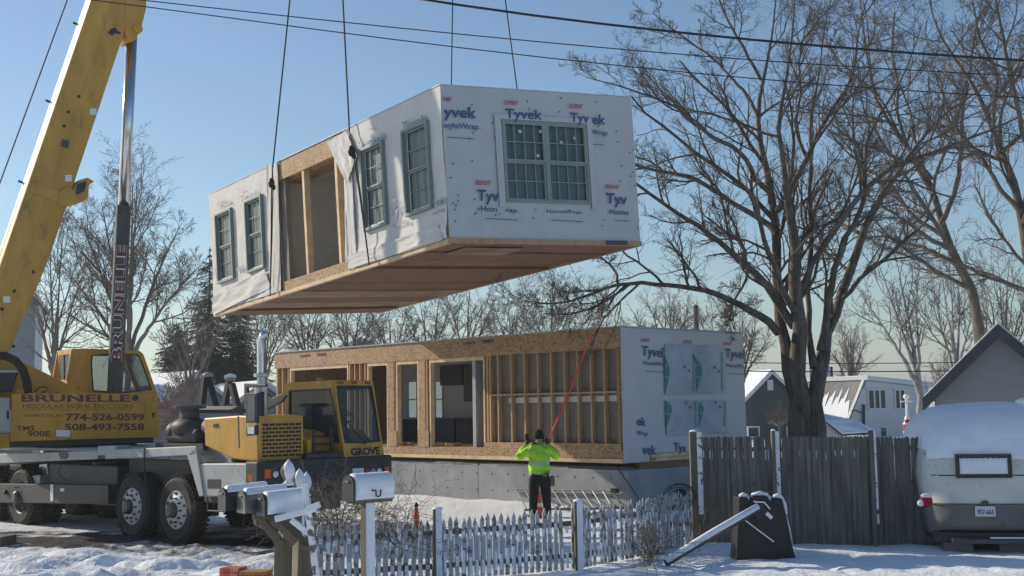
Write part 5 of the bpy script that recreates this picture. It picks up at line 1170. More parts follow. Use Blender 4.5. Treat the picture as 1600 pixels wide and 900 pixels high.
# ------------------------------------------------------------------ houses in the background
def clap(F, axis, poly_fn, z0, z1, val, step, m, parent, out, name='clapboard'):
    mb = MB(); z = z0
    while z < z1 - .02:
        zz = min(z + step, z1); a, b = poly_fn(z); c, d = poly_fn(zz); lo, hi = val + out * .05, val + out * .008
        P = lambda u, v, w: F.p(u, v, w) if axis == 1 else F.p(v, u, w)
        if b - a > .05:
            c = max(c, a) if c < d else (a + b) / 2; d = min(d, b) if c < d else c + .01
            vs = [P(a, lo, z), P(b, lo, z), P(max(d, c + .01), hi, zz), P(c, hi, zz), P(a, val, z), P(b, val, z)]
            mb.add(vs, [(0, 1, 2, 3), (4, 5, 1, 0)])
        z = zz
    return mb.build(name, m, parent, normals=False)
def house(name, F, W_, D, he, hr, label, wall, roofm, step=.15, ov=.3, wins=(), trim='white_trim', group=None, snow=True, peak=.5, cat='house'):
    """gable end in the plane v=0 facing the camera, u 0..W_, running back to v=D; wins: (u0,u1,z0,z1,n)"""
    t = thing(name, F.p(W_ / 2, D / 2, 0), label, cat, group); pk = W_ * peak
    MB().prism(F, [(0, 0), (W_, 0), (W_, he), (pk, hr), (0, he)], 0, D, 1).build('wall', wall, t)
    fn = lambda z: (0, W_) if z <= he else (pk * (z - he) / (hr - he), W_ - (W_ - pk) * (z - he) / (hr - he))
    clap(F, 1, fn, 0, hr, 0.0, step, wall, t, -1); clap(F, 0, lambda z: (0, D), 0, he, 0.0, step, wall, t, -1)
    sl, sr = (hr - he) / pk, (hr - he) / (W_ - pk); th = .12
    for s_, a, b, nm in ((sl, -ov, pk, 'l'), (sr, W_ + ov, pk, 'r')):
        za = he - s_ * ov; poly = [(a, za), (b, hr), (b, hr + th), (a, za + th)]
        MB().prism(F, poly, -ov, D + ov, 1).build('roof', roofm, t)
        if snow:
            poly = [(a + (.03 if nm == 'l' else -.03), za + th + .005), (b, hr + th + .005), (b, hr + th + .10), (a + (.05 if nm == 'l' else -.05), za + th + .09)]; MB().prism(F, poly, -ov + .04, D + ov - .04, 1).build('roof_snow', 'white_snow', t, bevel=.02)
        MB().prism(F, [(a, za - (.34 if name == 'grey_garage' else .10)), (b, hr - (.34 if name == 'grey_garage' else .10)), (b, hr + th + .01), (a, za + th + .01)], -ov - .03, -ov - .001, 1).build('bargeboard', trim, t)
    for (a, b, c, d, n) in wins:
        fr = MB(); k = .09
        for A0, A1, B0, B1 in ((a - k, b + k, d, d + k), (a - k, b + k, c - k, c), (a - k, a, c, d), (b, b + k, c, d), *[(a + (b - a) * i / n - .05, a + (b - a) * i / n + .05, c, d) for i in range(1, n)]): fr.box(F, A0, A1, -.09, .02, B0, B1)
        f = fr.build('window', 'white_trim', t); MB().box(F, a, b, -.055, -.05, c, d).build('pane', 'glass_dark', f)
    return t
def cam_house(px0, px1, Y, deg, **k):   # near-left corner at px0 on distance Y
    F = azframe(gx(px0, Y), deg); W_ = F.hit(px1, 640, 1, 0)[0]; return F, W_
F, Wg = cam_house(1166, 1246, 78, 14)
def hz_(F, x, y): return F.hit(x, y, 1, 0)[2]
def hu_(F, x): return F.hit(x, 640, 1, 0)[0]
house('green_house', F, Wg, 9, hz_(F, 1168, 622), hz_(F, 1206, 582), 'small green gabled house with snow on its roof behind the tall fence', 'green_siding', 'brown_shingle', .18, .25, [(hu_(F, 1168), hu_(F, 1183), hz_(F, 1176, 682), hz_(F, 1176, 668), 1), (hu_(F, 1229), hu_(F, 1240), hz_(F, 1234, 682), hz_(F, 1234, 668), 1)])
p = F.hit(1203, 601, 1, 0); MB().box(F, p[0] - .2, p[0] + .2, -.06, -.032, p[2] - .35, p[2] + .3).build('gable_vent', 'white_trim', bpy.data.objects['green_house'])
# white house: long wall facing the camera on the right, steep snowy roof falling to the left
def white_house():
    F = azframe(gx(1352, 80), 32); c = lambda x, y, v=0: F.hit(x, y, 1, v)
    t = thing('white_house', F.p(0, 3, 0), 'white two storey house with a steep half snowy brown roof and rows of narrow windows', 'house')
    ax0 = c(1322, 680); a1 = c(1352, 594); a2 = c(1450, 606)
    pts = [(c(1322, 690)[0], 0), (a2[0], 0), (a2[0], a2[2]), (a1[0], a1[2]), (c(1321, 672)[0] , c(1321, 672)[2])]
    MB().prism(F, pts, 0, 7, 1).build('wall', 'white_siding', t)
    sl = (a1[0] - pts[4][0]) / (a1[2] - pts[4][1])
    clap(F, 1, lambda z: (pts[4][0] + max(0, z - pts[4][1]) * sl, a2[0]), 0, a2[2], 0, .3, 'white_siding', t, -1)
    # flat-ish top roof and fascia
    MB().prism(F, [(a1[0] - .1, a1[2] + .02), (a2[0] + .3, a2[2] + .02), (a2[0] + .3, a2[2] + .30), (a1[0] - .1, a1[2] + .22)], -.3, 7.2, 1).build('fascia', 'white_trim', t)
    MB().prism(F, [(a1[0] - .1, a1[2] + .23), (a2[0] + .3, a2[2] + .31), (a2[0] + .3, a2[2] + .38), (a1[0] - .1, a1[2] + .30)], -.25, 7.1, 1).build('roof_snow', 'white_snow', t)
    # steep brown roof going left: from the edge line (1352,594)-(1321,672) leftwards to behind the big tree
    A, B = F.p(a1[0], 0, a1[2]), F.p(pts[4][0], 0, pts[4][1]); Lf = F.V * 7.2
    nn = np.cross(B - A, Lf); nn /= np.linalg.norm(nn); nn *= np.sign(nn @ (EYE - A))
    slab3(MB(), [A, B, B + Lf, A + Lf], -nn * .15).build('roof', 'brown_shingle', t)
    # patchy snow on it: strip columns of differing height with rounded tops
    mb = MB(); rg = random.Random(5); n = 130; tops = []
    for i in range(n + 1): tops.append(.34 + .13 * math.sin(i * .62) + .07 * math.sin(i * 1.31 + 1) + rg.uniform(-.02, .02) if i > 9 else .80 - .045 * i)
    for i in range(n):
        a, b = i / n, (i + 1) / n
        q = lambda s_, r_: A + (B - A) * r_ + Lf * s_ + nn * .03
        mb.add([q(a + .02, tops[i]), q(b + .02, tops[i + 1]), q(b + .02, .995), q(a + .02, .995)], [(0, 1, 2, 3)])
    mb.build('roof_snow', 'white_snow', t, normals=False)
    slab3(MB(), [A + nn * .04, B + nn * .04, B + nn * .04 + F.V * .22, A + nn * .04 + F.V * .22], nn * .05).build('rake_trim', 'white_trim', t)
    for x0, x1, n_ in ((1357, 1381, 3), (1399, 1411, 2)):
        p0 = c(x0, 638); p1 = c(x1, 610); k = .12; fr = MB()
        for A0, A1, B0, B1 in ((p0[0] - k, p1[0] + k, p1[2], p1[2] + k), (p0[0] - k, p1[0] + k, p0[2] - k, p0[2]), (p0[0] - k, p0[0], p0[2], p1[2]), (p1[0], p1[0] + k, p0[2], p1[2]), *[(p0[0] + (p1[0] - p0[0]) * i / n_ - .07, p0[0] + (p1[0] - p0[0]) * i / n_ + .07, p0[2], p1[2]) for i in range(1, n_)]): fr.box(F, A0, A1, -.1, .02, B0, B1)
        f = fr.build('window', 'white_trim', t); MB().box(F, p0[0], p1[0], -.06, -.05, p0[2], p1[2]).build('pane', 'glass_dark', f)
    p = c(1380, 677); MB().box(F, p[0] - .2, p[0] + .2, -.08, -.03, p[2] - .2, p[2] + .35).build('small_window', 'glass_dark', t)
    MB().tube([F.p(*c(1347, 680)) - F.V * .15, F.p(*c(1347, 632)) - F.V * .15], .09, 8).build('drain_pipe', 'dark_trim', t)
    MB().tube([F.p(*c(x, y)) - F.V * .12 for x, y in ((1328, 642), (1336, 641), (1342, 645), (1347, 644))], .03, 5).build('service_cable', 'cable', t)
    q = F.p(a1[0] + .1, 4.2, a1[2]); G = azframe(q, 8); MB().box(G, -.45, .9, -.4, .4, .2, 1.0).build('rooftop_unit', 'dark_trim', t, bevel=.03); MB().box(G, .25, .7, -.46, -.41, .25, .95).build('rooftop_unit_panel', 'white_trim', t)
    for dx in (-3.0, -2.75): MB().tube([F.p(a1[0], 9.6 + dx, a1[2] - .1), F.p(a1[0], 9.6 + dx, a1[2] + 1.0)], .04, 6).build('roof_vent', 'dark_trim', t)
white_house()
# small snowy shed behind the fence
F, W_ = cam_house(1283, 1312, 34, -12); 
F = azframe(gx(1283, 34), 4)
def shed():
    t = thing('garden_shed', F.p(.4, .8, 0), 'low grey garden shed with a snow covered roof behind the tall fence', 'shed'); c = lambda x, y: F.hit(x, y, 1, 0)
    w = c(1318, 680)[0]; L = c(1375, 680)[0]; he = c(1283, 671)[2]; hp = c(1290, 662)[2]
    MB().prism(F, [(0, 0), (w, 0), (w, c(1312, 679)[2]), (c(1290, 662)[0], hp), (0, he)], 0, .1, 1).build('wall', 'white_siding', t)
    MB().prism(F, [(w, 0), (L, 0), (L, c(1370, 682)[2]), (w, c(1312, 682)[2])], .05, 1.6, 1).build('wall', 'white_siding', t)
    A = F.p(c(1289, 661)[0], -.1, hp + .02); B = F.p(c(1314, 681)[0], -.1, c(1314, 681)[2]); C = F.p(c(1377, 678)[0], .4, c(1377, 678)[2]); D = F.p(c(1356, 661)[0], 1.0, c(1356, 661)[2])
    slab3(MB(), [A, B, C, D], (0, 0, .03)).build('roof', 'dark_trim', t); slab3(MB(), [lerp(p_, (A + C) / 2, .02) + [0, 0, .035] for p_ in (A, B, C, D)], (0, 0, .05)).build('roof_snow', 'white_snow', t, bevel=.01)
shed()
# garage at right
F = azframe(gx(1463, 45), -24); Wg = 2 * F.hit(1567, 640, 1, 0)[0]
house('grey_garage', F, Wg, 9, hz_(F, 1463, 610), hz_(F, 1567, 513), 'grey clapboard garage gable with snow on its far roof slope behind the camper', 'grey_siding', 'dark_trim', .21, .42, (), 'dark_trim', None, True, .5, 'garage')
# grey gabled house behind the boom
F = azframe(gx(-60, 60), 27); W_ = hu_(F, 64)
house('grey_house', F, W_, 12, hz_(F, 62, 478), hz_(F, -10, 405), 'grey shingled house with a white corner board behind the crane boom', 'grey_siding', 'brown_shingle', .2, .3, (), 'white_trim', None, False)
MB().box(F, W_ - .35, W_ + .01, -.06, -.031, 0, hz_(F, 62, 478)).build('corner_board', 'white_trim', bpy.data.objects['grey_house'])
# snowy gables behind the crane
F = azframe(gx(228, 62), 38); house('snowy_roof_house', F, 5.2, 9, hz_(F, 240, 648), hz_(F, 300, 585), 'grey house with a bright snowy roof between the operator cab and the air cleaner', 'grey_siding', 'brown_shingle', .2, .3)
F = azframe(gx(340, 66), 30); house('snowy_roof_house', F, 5.0, 8, hz_(F, 340, 650), hz_(F, 372, 600), 'small house with a snow covered roof seen between the legs of the boom rest', 'grey_siding', 'brown_shingle', .2, .3)
F = azframe(gx(500, 85), 2); house('blue_roof_house', F, 5.6, 9, hz_(F, 500, 560), hz_(F, 560, 532), 'far house whose blue grey roof just shows over the lower module', 'grey_siding', 'dark_trim', .2, .3)

# ------------------------------------------------------------------ fences
def fence_seg(mb_p, mb_r, A, B, zt, zb, pitch, w, th, point, rails, rng, jit=.02, drop=None):
    A = np.asarray(A, float); B = np.asarray(B, float); d = B - A; d[2] = 0; L = np.linalg.norm(d); d /= L; n = np.array([d[1], -d[0], 0])
    F = Frame(A * [1, 1, 0], d, n); k = int(L / pitch)
    for i in range(k + 1):
        u = i * pitch + rng.uniform(-.004, .004); t = u / L; top = zt[0] * (1 - t) + zt[1] * t + rng.uniform(-jit, jit); bot = zb[0] * (1 - t) + zb[1] * t; W_ = w * rng.uniform(.92, 1.05); ln = rng.uniform(-.018, .018); tw = rng.uniform(-.004, .006) + (.012 if (i % 2 and pitch < .06) else 0)
        if drop and rng.random() < drop: continue
        pts = [(u - W_ / 2, bot), (u + W_ / 2, bot), (u + W_ / 2 + ln, top - point), (u + ln, top), (u - W_ / 2 + ln, top - point)]
        mb_p.prism(F, pts, tw, tw + th, 1)
    for t0, t1 in rails: mb_r.prism(F, [(0, t0[0]), (L, t0[1]), (L, t0[1] + .07), (0, t0[0] + .07)], -.05, -.008, 1)
    return F, L
rg = random.Random(17)
# tall grey stockade fence: three bays between posts
fence = thing('stockade_fence', gx(1250, 20.3), 'tall weathered grey stockade fence with snow topped posts behind the camper yard', 'fence')
fp = [(1090, 20.6), (1206, 20.4), (1362, 20.1), (1475, 19.95)]
tops = [at(1095, 681, 20.6)[2], at(1206, 681, 20.4)[2], at(1360, 681, 20.1)[2], at(1475, 683, 19.95)[2]]
for i in range(3):
    a, b = gx(*fp[i]), gx(*fp[i + 1]); p_, r_ = MB(), MB()
    Fz, Lz = fence_seg(p_, r_, a, b, (tops[i], tops[i + 1]), (-.02, -.02),   .05, .060, .018, .04, [((1.5, 1.5), (1.5, 1.5)), ((.35, .35), (.35, .35)), ((.95, .95), (.95, .95))], rg, .010)
    pan = p_.build('picket_panel', 'fence_grey', fence); r_.build('rail', 'fence_grey', fence)
    # snow lodged at the rail height between pickets
    s_ = MB(); k = int(Lz / .05)
    for j in range(k):
        if i == 2 or rg.random() < (.35 if i == 0 else .6): continue
        u = (j + .5) * .05; h = rg.uniform(.03, .10) * (1 if i == 0 else .7); s_.box(Fz, u - .010, u + .010, -.003, .024, tops[i] - .30 - h, tops[i] - .24)
    if s_.v: tag(s_.build('lodged_snow', 'white_snow', pan), kind='stuff')
for i, (px, Y, h, w) in enumerate(((1082, 20.55, 674, .13), (1206, 20.33, 673, .11), (1359, 20.0, 672, .11))):
    c = gx(px, Y - .06); h = at(px, h, Y)[2]; q = MB(); q.wbox(c + [0, 0, h / 2], (w if i == 0 else .055, w, h), 0); po = q.build('post', 'post_wood' if i == 0 else 'fence_grey', fence, bevel=.01)
    w = w if i == 0 else .07
    q = MB(); q.box(azframe(c, 0), w / 2 - .02, w / 2 + (.06 if i < 2 else .03), -w / 2 - .006, w / 2 - .02, .5 if i == 0 else .35, h - .01); q.build('side_snow', 'snow_patchy', po)
    MB().ell(c + [.01, 0, h], (w * .56, w * .54, .03)).build('snow_cap', 'white_snow', po, smooth=True)
# white picket fence along a bend
pf = thing('picket_fence', gx(850, 17.3), 'low weathered white picket fence with snow lodged on it in front of the foundation', 'fence')
pp = [(440, 15.9, .82), (500, 16.1, .82), (681, 16.6, .84), (899, 17.6, .88), (985, 18.75, .86), (1074, 20.2, .90)]
for i in range(len(pp) - 1):
    a, b = gx(pp[i][0], pp[i][1]), gx(pp[i + 1][0], pp[i + 1][1]); p_, r_ = MB(), MB()
    Fz, Lz = fence_seg(p_, r_, a, b, (pp[i][2], pp[i + 1][2]), (.03, .03), .094, .062, .018, .075, [((.62, .62), (.62, .62)), ((.18, .18), (.18, .18))], rg, .034, .03)
    pan = p_.build('picket_panel', 'fence_white', pf); r_.build('rail', 'post_wood', pf)
    s_ = MB(); k = int(Lz / .094)
    for j in range(k + 1):
        u = j * .094 + rg.uniform(-.01, .01)
        if rg.random() < .8: z0 = rg.uniform(.45, .6); s_.box(Fz, u - .024, u + .02, .018, .028, z0, z0 + rg.uniform(.05, .16))
        if rg.random() < .75: s_.box(Fz, u - .022, u + .022, .018, .026, rg.uniform(.02, .2), rg.uniform(.22, .42))
    tag(s_.build('lodged_snow', 'white_snow', pan), kind='stuff')
for px, Y, yt in ((681, 16.5, 795), (899, 17.5, 783)):
    c = gx(px, Y); h = at(px, yt, Y)[2]; q = MB(); q.wbox(c + [0, 0, h / 2], (.105, .105, h), 8); po = q.build('post', 'post_wood', pf, bevel=.008)
    q = MB(); q.box(azframe(c, 8), -.02, .06, -.062, .05, .02, h); q.build('side_snow', 'white_snow', po); MB().ell(c + [.01, 0, h], (.07, .065, .03)).build('snow_cap', 'white_snow', po, smooth=True)
MB().box(azframe(gx(1086, 20.2), 0), -.03, .09, -.02, .02, 0, .001) if False else None
# gate posts with carved finials behind the mailboxes
for i, (px, Y, top, w) in enumerate(((449, 15.0, 722, .12), (466, 15.5, 736, .11), (477, 15.9, 741, .10))):
    c = gx(px, Y); h = at(px, top, Y)[2]; t = thing('gate_post', c, ('snow plastered finial post nearest the leaning mailbox beam, the tallest of three', 'snow plastered finial post, middle one of three behind the mailboxes', 'snow plastered finial post, smallest and rightmost of three behind the mailboxes')[i], 'post', 'finial posts behind the mailboxes')
    MB().wbox(c + [0, 0, (h - .28) / 2], (w, w, h - .28), 20).build('shaft', 'post_wood', t, bevel=.01)
    MB().lathe(c + [0, 0, h - .28], (0, 0, 1), [(w * .55, 0), (w * .6, .02), (w * .35, .05), (w * .3, .07), (w * .62, .13), (w * .68, .18), (w * .5, .24), (.005, .30)], 16).build('finial', 'post_wood', t, smooth=True)
    MB().lathe(c + [.018, -.012, h - .275], (0, 0, 1), [(w * .55, 0), (w * .6, .02), (w * .35, .05), (w * .3, .07), (w * .62, .13), (w * .66, .18), (w * .5, .24), (.005, .31)], 16).build('snow', 'white_snow', t, smooth=True)
    MB().box(azframe(c, 20), w / 2 - .02, w / 2 + .012, -w / 2 - .01, w / 2 - .02, .3, h - .3).build('side_snow', 'white_snow', t)
# added unseen houses behind the photographer, put in to block low sky light
for x, y, dg, w, lb in ((-14, -9, 180, 11, 'two storey house across the street behind the photographer, furthest left'), (2, -10, 182, 12, 'two storey house across the street right behind the photographer'), (19, -7, 188, 12, 'two storey house across the street behind the photographer, next to the right'), (36, 2, 215, 12, 'two storey house across the street furthest right behind the photographer')):
    Fh = azframe([x + w / 2, y, 0], dg); house('sky_blocker_house', Fh, w, 9, 5.6, 9.2, lb, 'grey_siding', 'brown_shingle', .3, .3, (), 'white_trim', 'houses across the street', False)
# ------------------------------------------------------------------ mailboxes
def mailbox(O, az, L, W_, H, label, bodym, snow_side=True, group='mailboxes at the roadside', door='mailbox_dark', tilt=0.0, flag=False):
    F = azframe(O, az); F.U = F.U + np.array([0, 0, tilt])
    t = thing('mailbox', O, label, 'mailbox', group)
    def arch(w, h, n=10):
        r = w / 2; p = [(-r, 0)] + [(-r * math.cos(math.pi * i / n), h - r + r * math.sin(math.pi * i / n)) for i in range(n + 1)] + [(r, 0)]; return p
    MB().prism(F, arch(W_, H), 0, L, 0).build('body', bodym, t, auto=40, bevel=.004)
    MB().prism(F, arch(W_ + .016, H + .01), -.022, -.001, 0).build('door', door, t, auto=40)
    MB().box(F, -.036, -.023, -.03, .03, H * .75, H * .82).build('door_latch', 'mailbox_grey', t)
    # snow: thick on the crown of the arch, plastered down the near side
    a0, a1 = (math.pi * 1.0, math.pi * .30) if snow_side else (math.pi * .75, math.pi * .25)
    mb = MB(); nu, na = 26, 14; vs = []; rg = np.random.RandomState(int(abs(O[0]) * 100))
    for i in range(nu + 1):
        u = .012 + (L - .012) * i / nu
        for j in range(na + 1):
            b = j / na
            r = W_ / 2; e = .010 + .012 * abs(float(fbm(np.array(u * 14), np.array(b * 5 + O[0] * 3), 3))) + .022 * max(0, math.sin(math.pi * min(1, b * 1.0))) * (b > .25)
            if i in (0, nu) or j in (0, na): e = -.002
            if b < .45 and snow_side: z = (H - r) * (b / .45); q = F.p(u, -r - e, max(z, .012))
            else:
                bb = (b - .45) / .55 if snow_side else b; an = math.pi - bb * math.pi * .8 if snow_side else math.pi * .8 - bb * math.pi * .6
                q = F.p(u, (r + e) * math.cos(an), H - r + (r + e) * math.sin(an))
            vs.append(q)
    mb.add(vs, [(i * (na + 1) + j, i * (na + 1) + j + 1, (i + 1) * (na + 1) + j + 1, (i + 1) * (na + 1) + j) for i in range(nu) for j in range(na)])
    mb.build('snow', 'white_snow', t, smooth=True, normals=False)
    if flag:
        P = lambda u, w: F.p(u, -W_ / 2 - .045, w)
        MB().tube([P(L * .36, H * .40), P(L * .46, H * .40), P(L * .47, H * .18), P(L * .53, H * .14), P(L * .58, H * .2), P(L * .59, H * .42)], .008, 6).build('flag', 'mailbox_dark', t)
    return F, t
YM = 12.8
zb = at(556, 783, YM)[2]; O = at(546, 783, YM); O[2] = zb
FR, _ = mailbox(O, 42, .50, .19, .255, 'single mailbox on a post, its side plastered with snow, its dark door facing left', 'mailbox_grey', flag=True)
def strut(name, p0, p1, w, m, parent, snowm=None):
    p0, p1 = np.asarray(p0, float), np.asarray(p1, float); d = p1 - p0; L = np.linalg.norm(d); d /= L; s = np.cross(d, (0, 1, 0)); s /= np.linalg.norm(s); n = np.cross(d, s)
    F = Frame(p0, d, n, s); o = MB().box(F, 0, L, -w / 2, w / 2, -w / 2, w / 2).build(name, m, parent, bevel=.006)
    return F, L, o
t = thing('mailbox_post', gx(580, YM + .1) , 'upright wooden post with a snow covered right face under the single mailbox', 'post')
c = FR.p(.22, 0, 0); MB().box(azframe([c[0], c[1], 0], 42), -.05, .05, -.05, .05, -.2, c[2] - .001).build('post', 'post_wood', t, bevel=.005)
q = MB(); nz = 40
vs = []; Fq = azframe([c[0], c[1], 0], 42)
for i in range(nz + 1):
    z = c[2] * i / nz - .01
    for a, b in ((-.052, -.051), (-.035, -.064 - .01 * random.Random(i).random()), (.02, -.066 - .01 * random.Random(i + 9).random()), (.056, -.06), (.062, -.03)): vs.append(Fq.p(a + (b if False else 0), b, z))
q.add(vs, [(i * 5 + j, i * 5 + j + 1, (i + 1) * 5 + j + 1, (i + 1) * 5 + j) for i in range(nz) for j in range(4)]).build('side_snow', 'white_snow', t, smooth=True, normals=False)
MB().box(FR, .02, .48, -.09, .09, -.025, -.001).build('shelf', 'post_wood', t)
# three mailboxes on a leaning frame
YL = 12.2; O = at(410, 806, YL)
lab3 = ['snow covered mailbox with a black door, nearest of the three on the leaning frame', 'dull silver mailbox with the bright latch, middle of the three on the leaning frame', 'dark mailbox farthest left of the three on the leaning frame']
base3 = azframe(O, 36)
for i in range(3):
    o = base3.p(0, .235 * i, .02 * i) - base3.U * (.0 + .10 * i)
    mailbox(o, 36, .46, .175, .21, lab3[i], 'mailbox_dark' if i != 1 else 'mailbox_grey', i == 0, door='mailbox_dark' if i != 1 else 'mailbox_grey', tilt=.05)
fr = thing('timber_stand', gx(450, YL + .4), 'weathered leaning timber frame with snowy crossed boards carrying three mailboxes', 'post')
A = lambda x, y, Y=YL + .25: at(x, y, Y)
for p0, p1, w, m in ((A(406, 808), A(440, 850), .075, 'post_wood'), (A(428, 812, YL + .1), A(463, 848, YL + .1), .07, 'post_wood'), (A(440, 812, YL + .5), A(480, 852, YL + .5), .07, 'post_wood'),
                     (A(437, 843), A(433, 1010), .085, 'post_wood'), (A(462, 842, YL + .1), A(458, 1010, YL + .1), .05, 'pale_lumber'), (A(450, 846, YL + .6), A(449, 1000, YL + .6), .08, 'post_wood'), (A(476, 850, YL + .5), A(484, 1000, YL + .5), .09, 'post_wood'),
                     (A(396, 808, YL + .1), A(470, 797, YL + .5), .06, 'post_wood'), (A(398, 814, YL + .5), A(440, 806, YL + .7), .06, 'post_wood'), (A(436, 846), A(486, 858, YL + .5), .05, 'post_wood')):
    strut('beam', p0, p1, w, m, fr)
F_, L_, o1 = strut('leaning_post', A(476, 757, YL + .02), A(506, 985, YL + .02), .06, 'snow_patchy', fr)
strut('snowy_board', A(430, 811, YL - .04), A(494, 794, YL - .04), .062, 'white_snow', fr); strut('snowy_brace', A(455, 812, YL + .05), A(486, 836, YL + .05), .055, 'white_snow', fr); strut('snowy_board', A(480, 796, YL - .1), A(500, 788, YL - .1), .06, 'white_snow', fr)

# ------------------------------------------------------------------ person in the bright jacket
def skin_chain(verts, edges, radii, root, sub=2):
    me = bpy.data.meshes.new('sk'); me.from_pydata(verts, edges, []); o = bpy.data.objects.new('sk', me); col.objects.link(o)
    o.modifiers.new('s', 'SKIN'); sk = me.skin_vertices[0].data
    for i, r in enumerate(radii):
        sk[i].radius = (r, r) if isinstance(r, (int, float)) else r; sk[i].use_root = (i == root)
    sb = o.modifiers.new('b', 'SUBSURF'); sb.levels = sub; sb.render_levels = sub
    dg = bpy.context.evaluated_depsgraph_get(); m2 = bpy.data.meshes.new_from_object(o.evaluated_get(dg)); bpy.data.objects.remove(o); bpy.data.meshes.remove(me)
    vs = [tuple(v.co) for v in m2.vertices]; fs = [tuple(p.vertices) for p in m2.polygons]; bpy.data.meshes.remove(m2); return vs, fs
def person():
    P0 = gx(841, 24.0); P0[2] = float(gheight(np.array(P0[0]), np.array(P0[1]))); t = thing('person', P0, 'person seen from behind in bright yellow green jacket and black beanie with both arms raised', 'person'); t['_o'] = [float(x) for x in P0]
    def put(name, parts, m, parent=None, mi=None, smooth=True, fn=None):
        mb = MB()
        for vs, fs in parts: mb.add([P0 + np.array(v) for v in vs], fs)
        o = mb.build(name, m, parent or t, smooth=smooth)
        if fn:
            for p in o.data.polygons: p.material_index = fn(Vector(P0) - Vector(P0) + p.center)
        return o
    ls, rs = (-.19, .0, 1.48), (.19, .0, 1.48); le, re_ = (-.40, .02, 1.30), (.36, .02, 1.29); lh, rh = (-.235, .20, 1.57), (.185, .20, 1.56)
    # body: one continuous figure (head, neck, trunk, arms, legs)
    V = [(0, 0, .96), (0, .01, 1.15), (0, 0, 1.36), (0, .0, 1.50), (0, .02, 1.58), (0, .03, 1.66), (0, .035, 1.74), ls, le, lh, rs, re_, rh, (-.10, 0, .90), (-.125, .02, .50), (-.14, -.02, .10), (.10, 0, .90), (.13, .02, .50), (.15, -.02, .10), (-.15, .12, .04), (.17, .12, .04)]
    E_ = [(0, 1), (1, 2), (2, 3), (3, 4), (4, 5), (5, 6), (2, 7), (7, 8), (8, 9), (2, 10), (10, 11), (11, 12), (0, 13), (13, 14), (14, 15), (0, 16), (16, 17), (17, 18), (15, 19), (18, 20)]
    Rr = [.14, .13, .14, .09, .055, .075, .07, .06, .045, .03, .06, .045, .03, .085, .06, .04, .085, .06, .04, .035, .035]
    put('body', [skin_chain(V, E_, Rr, 0)], 'skin')
    # head with face (turned up and away towards the load)
    mb = MB(); hc = P0 + np.array([0, .04, 1.70]); mb.ell(hc, (.075, .095, .115), 20, 14); mb.ell(hc + [0, .092, -.01], (.014, .022, .022), 8, 6)
    mb.ell(hc + [-.078, 0, -.005], (.014, .02, .03), 8, 6); mb.ell(hc + [.078, 0, -.005], (.014, .02, .03), 8, 6); mb.ell(hc + [0, .085, -.055], (.026, .012, .008), 8, 6); hd = mb.build('head', 'skin', t, smooth=True)
    mb = MB(); 
    for s in (-1, 1): mb.ell(hc + [s * .028, .084, .015], (.011, .008, .007), 8, 6)
    mb.build('eyes', 'black_paint', hd, smooth=True)
    mb = MB(); n = 20; prof = [(.098, -.06), (.106, -.02), (.104, .0), (.098, .02), (.097, .05), (.083, .09), (.05, .12), (.0, .13)]
    vs = []
    for r, h in prof:
        for k in range(n): a = 2 * math.pi * k / n; vs.append(hc + [r * math.cos(a), r * 1.18 * math.sin(a) - .005, h + .02])
    mb.add(vs, [(i * n + k, i * n + (k + 1) % n, (i + 1) * n + (k + 1) % n, (i + 1) * n + k) for i in range(len(prof) - 1) for k in range(n)]); mb.build('beanie', 'black_knit', t, smooth=True)
    # jacket
    V = [(0, .0, .90), (0, .0, 1.10), (0, .0, 1.26), (0, 0, 1.40), (0, .0, 1.51), (0, .015, 1.60), ls, (-.31, .0, 1.39), le, (-.33, .09, 1.43), (-.262, .165, 1.525), rs, (.29, .0, 1.38), re_, (.285, .09, 1.43), (.212, .165, 1.52)]
    E_ = [(0, 1), (1, 2), (2, 3), (3, 4), (4, 5), (3, 6), (6, 7), (7, 8), (8, 9), (9, 10), (3, 11), (11, 12), (12, 13), (13, 14), (14, 15)]
    Rr = [(.235, .17), (.225, .17), (.225, .165), (.235, .155), (.15, .12), (.085, .085), .105, .092, .082, .070, .056, .105, .092, .082, .070, .056]
    vs, fs = skin_chain(V, E_, Rr, 0)
    rg = np.random.RandomState(3); vs = [(x + .010 * math.sin(z * 31 + y * 20), y + .018 * math.sin(z * 36 + x * 15) * (1 + math.sin(x * 9)), z + .008 * math.sin(x * 40)) for x, y, z in vs]
    o = put('jacket', [(vs, fs)], ['vest', 'reflective'])
    for p in o.data.polygons:
        c = p.center; tz = c.z + .10 * c.x * 0; core = abs(c.x) < .27
        p.material_index = 1 if (core and (1.185 < tz + .03 * c.x < 1.235 or .965 < tz < 1.02)) else 0
    for s, e, h in ((-1, le, (-.33, .09, 1.43)), (1, re_, (.285, .09, 1.43))):
        pass
    # trousers and boots
    V = [(0, 0, 1.14), (-.105, 0, .84), (-.125, .02, .50), (-.14, -.01, .13), (.105, 0, .84), (.13, .02, .50), (.15, -.01, .13)]
    put('trousers', [skin_chain(V, [(0, 1), (1, 2), (2, 3), (0, 4), (4, 5), (5, 6)], [(.19, .145), (.12, .12), .092, .075, (.12, .12), .092, .075], 0)], 'trousers')
    for x in (-.14, .15):
        put('boot', [skin_chain([(x, -.03, .14), (x, -.03, .05), (x, .10, .045), (x, .17, .04)], [(0, 1), (1, 2), (2, 3)], [.06, .062, .055, .04], 1)], 'black_plastic')
    MB().box(Frame(P0, (1, 0, 0), (0, 1, 0)), .20, .29, -.10, .02, .76, .96).build('tool_pouch', 'post_wood', t, bevel=.02)
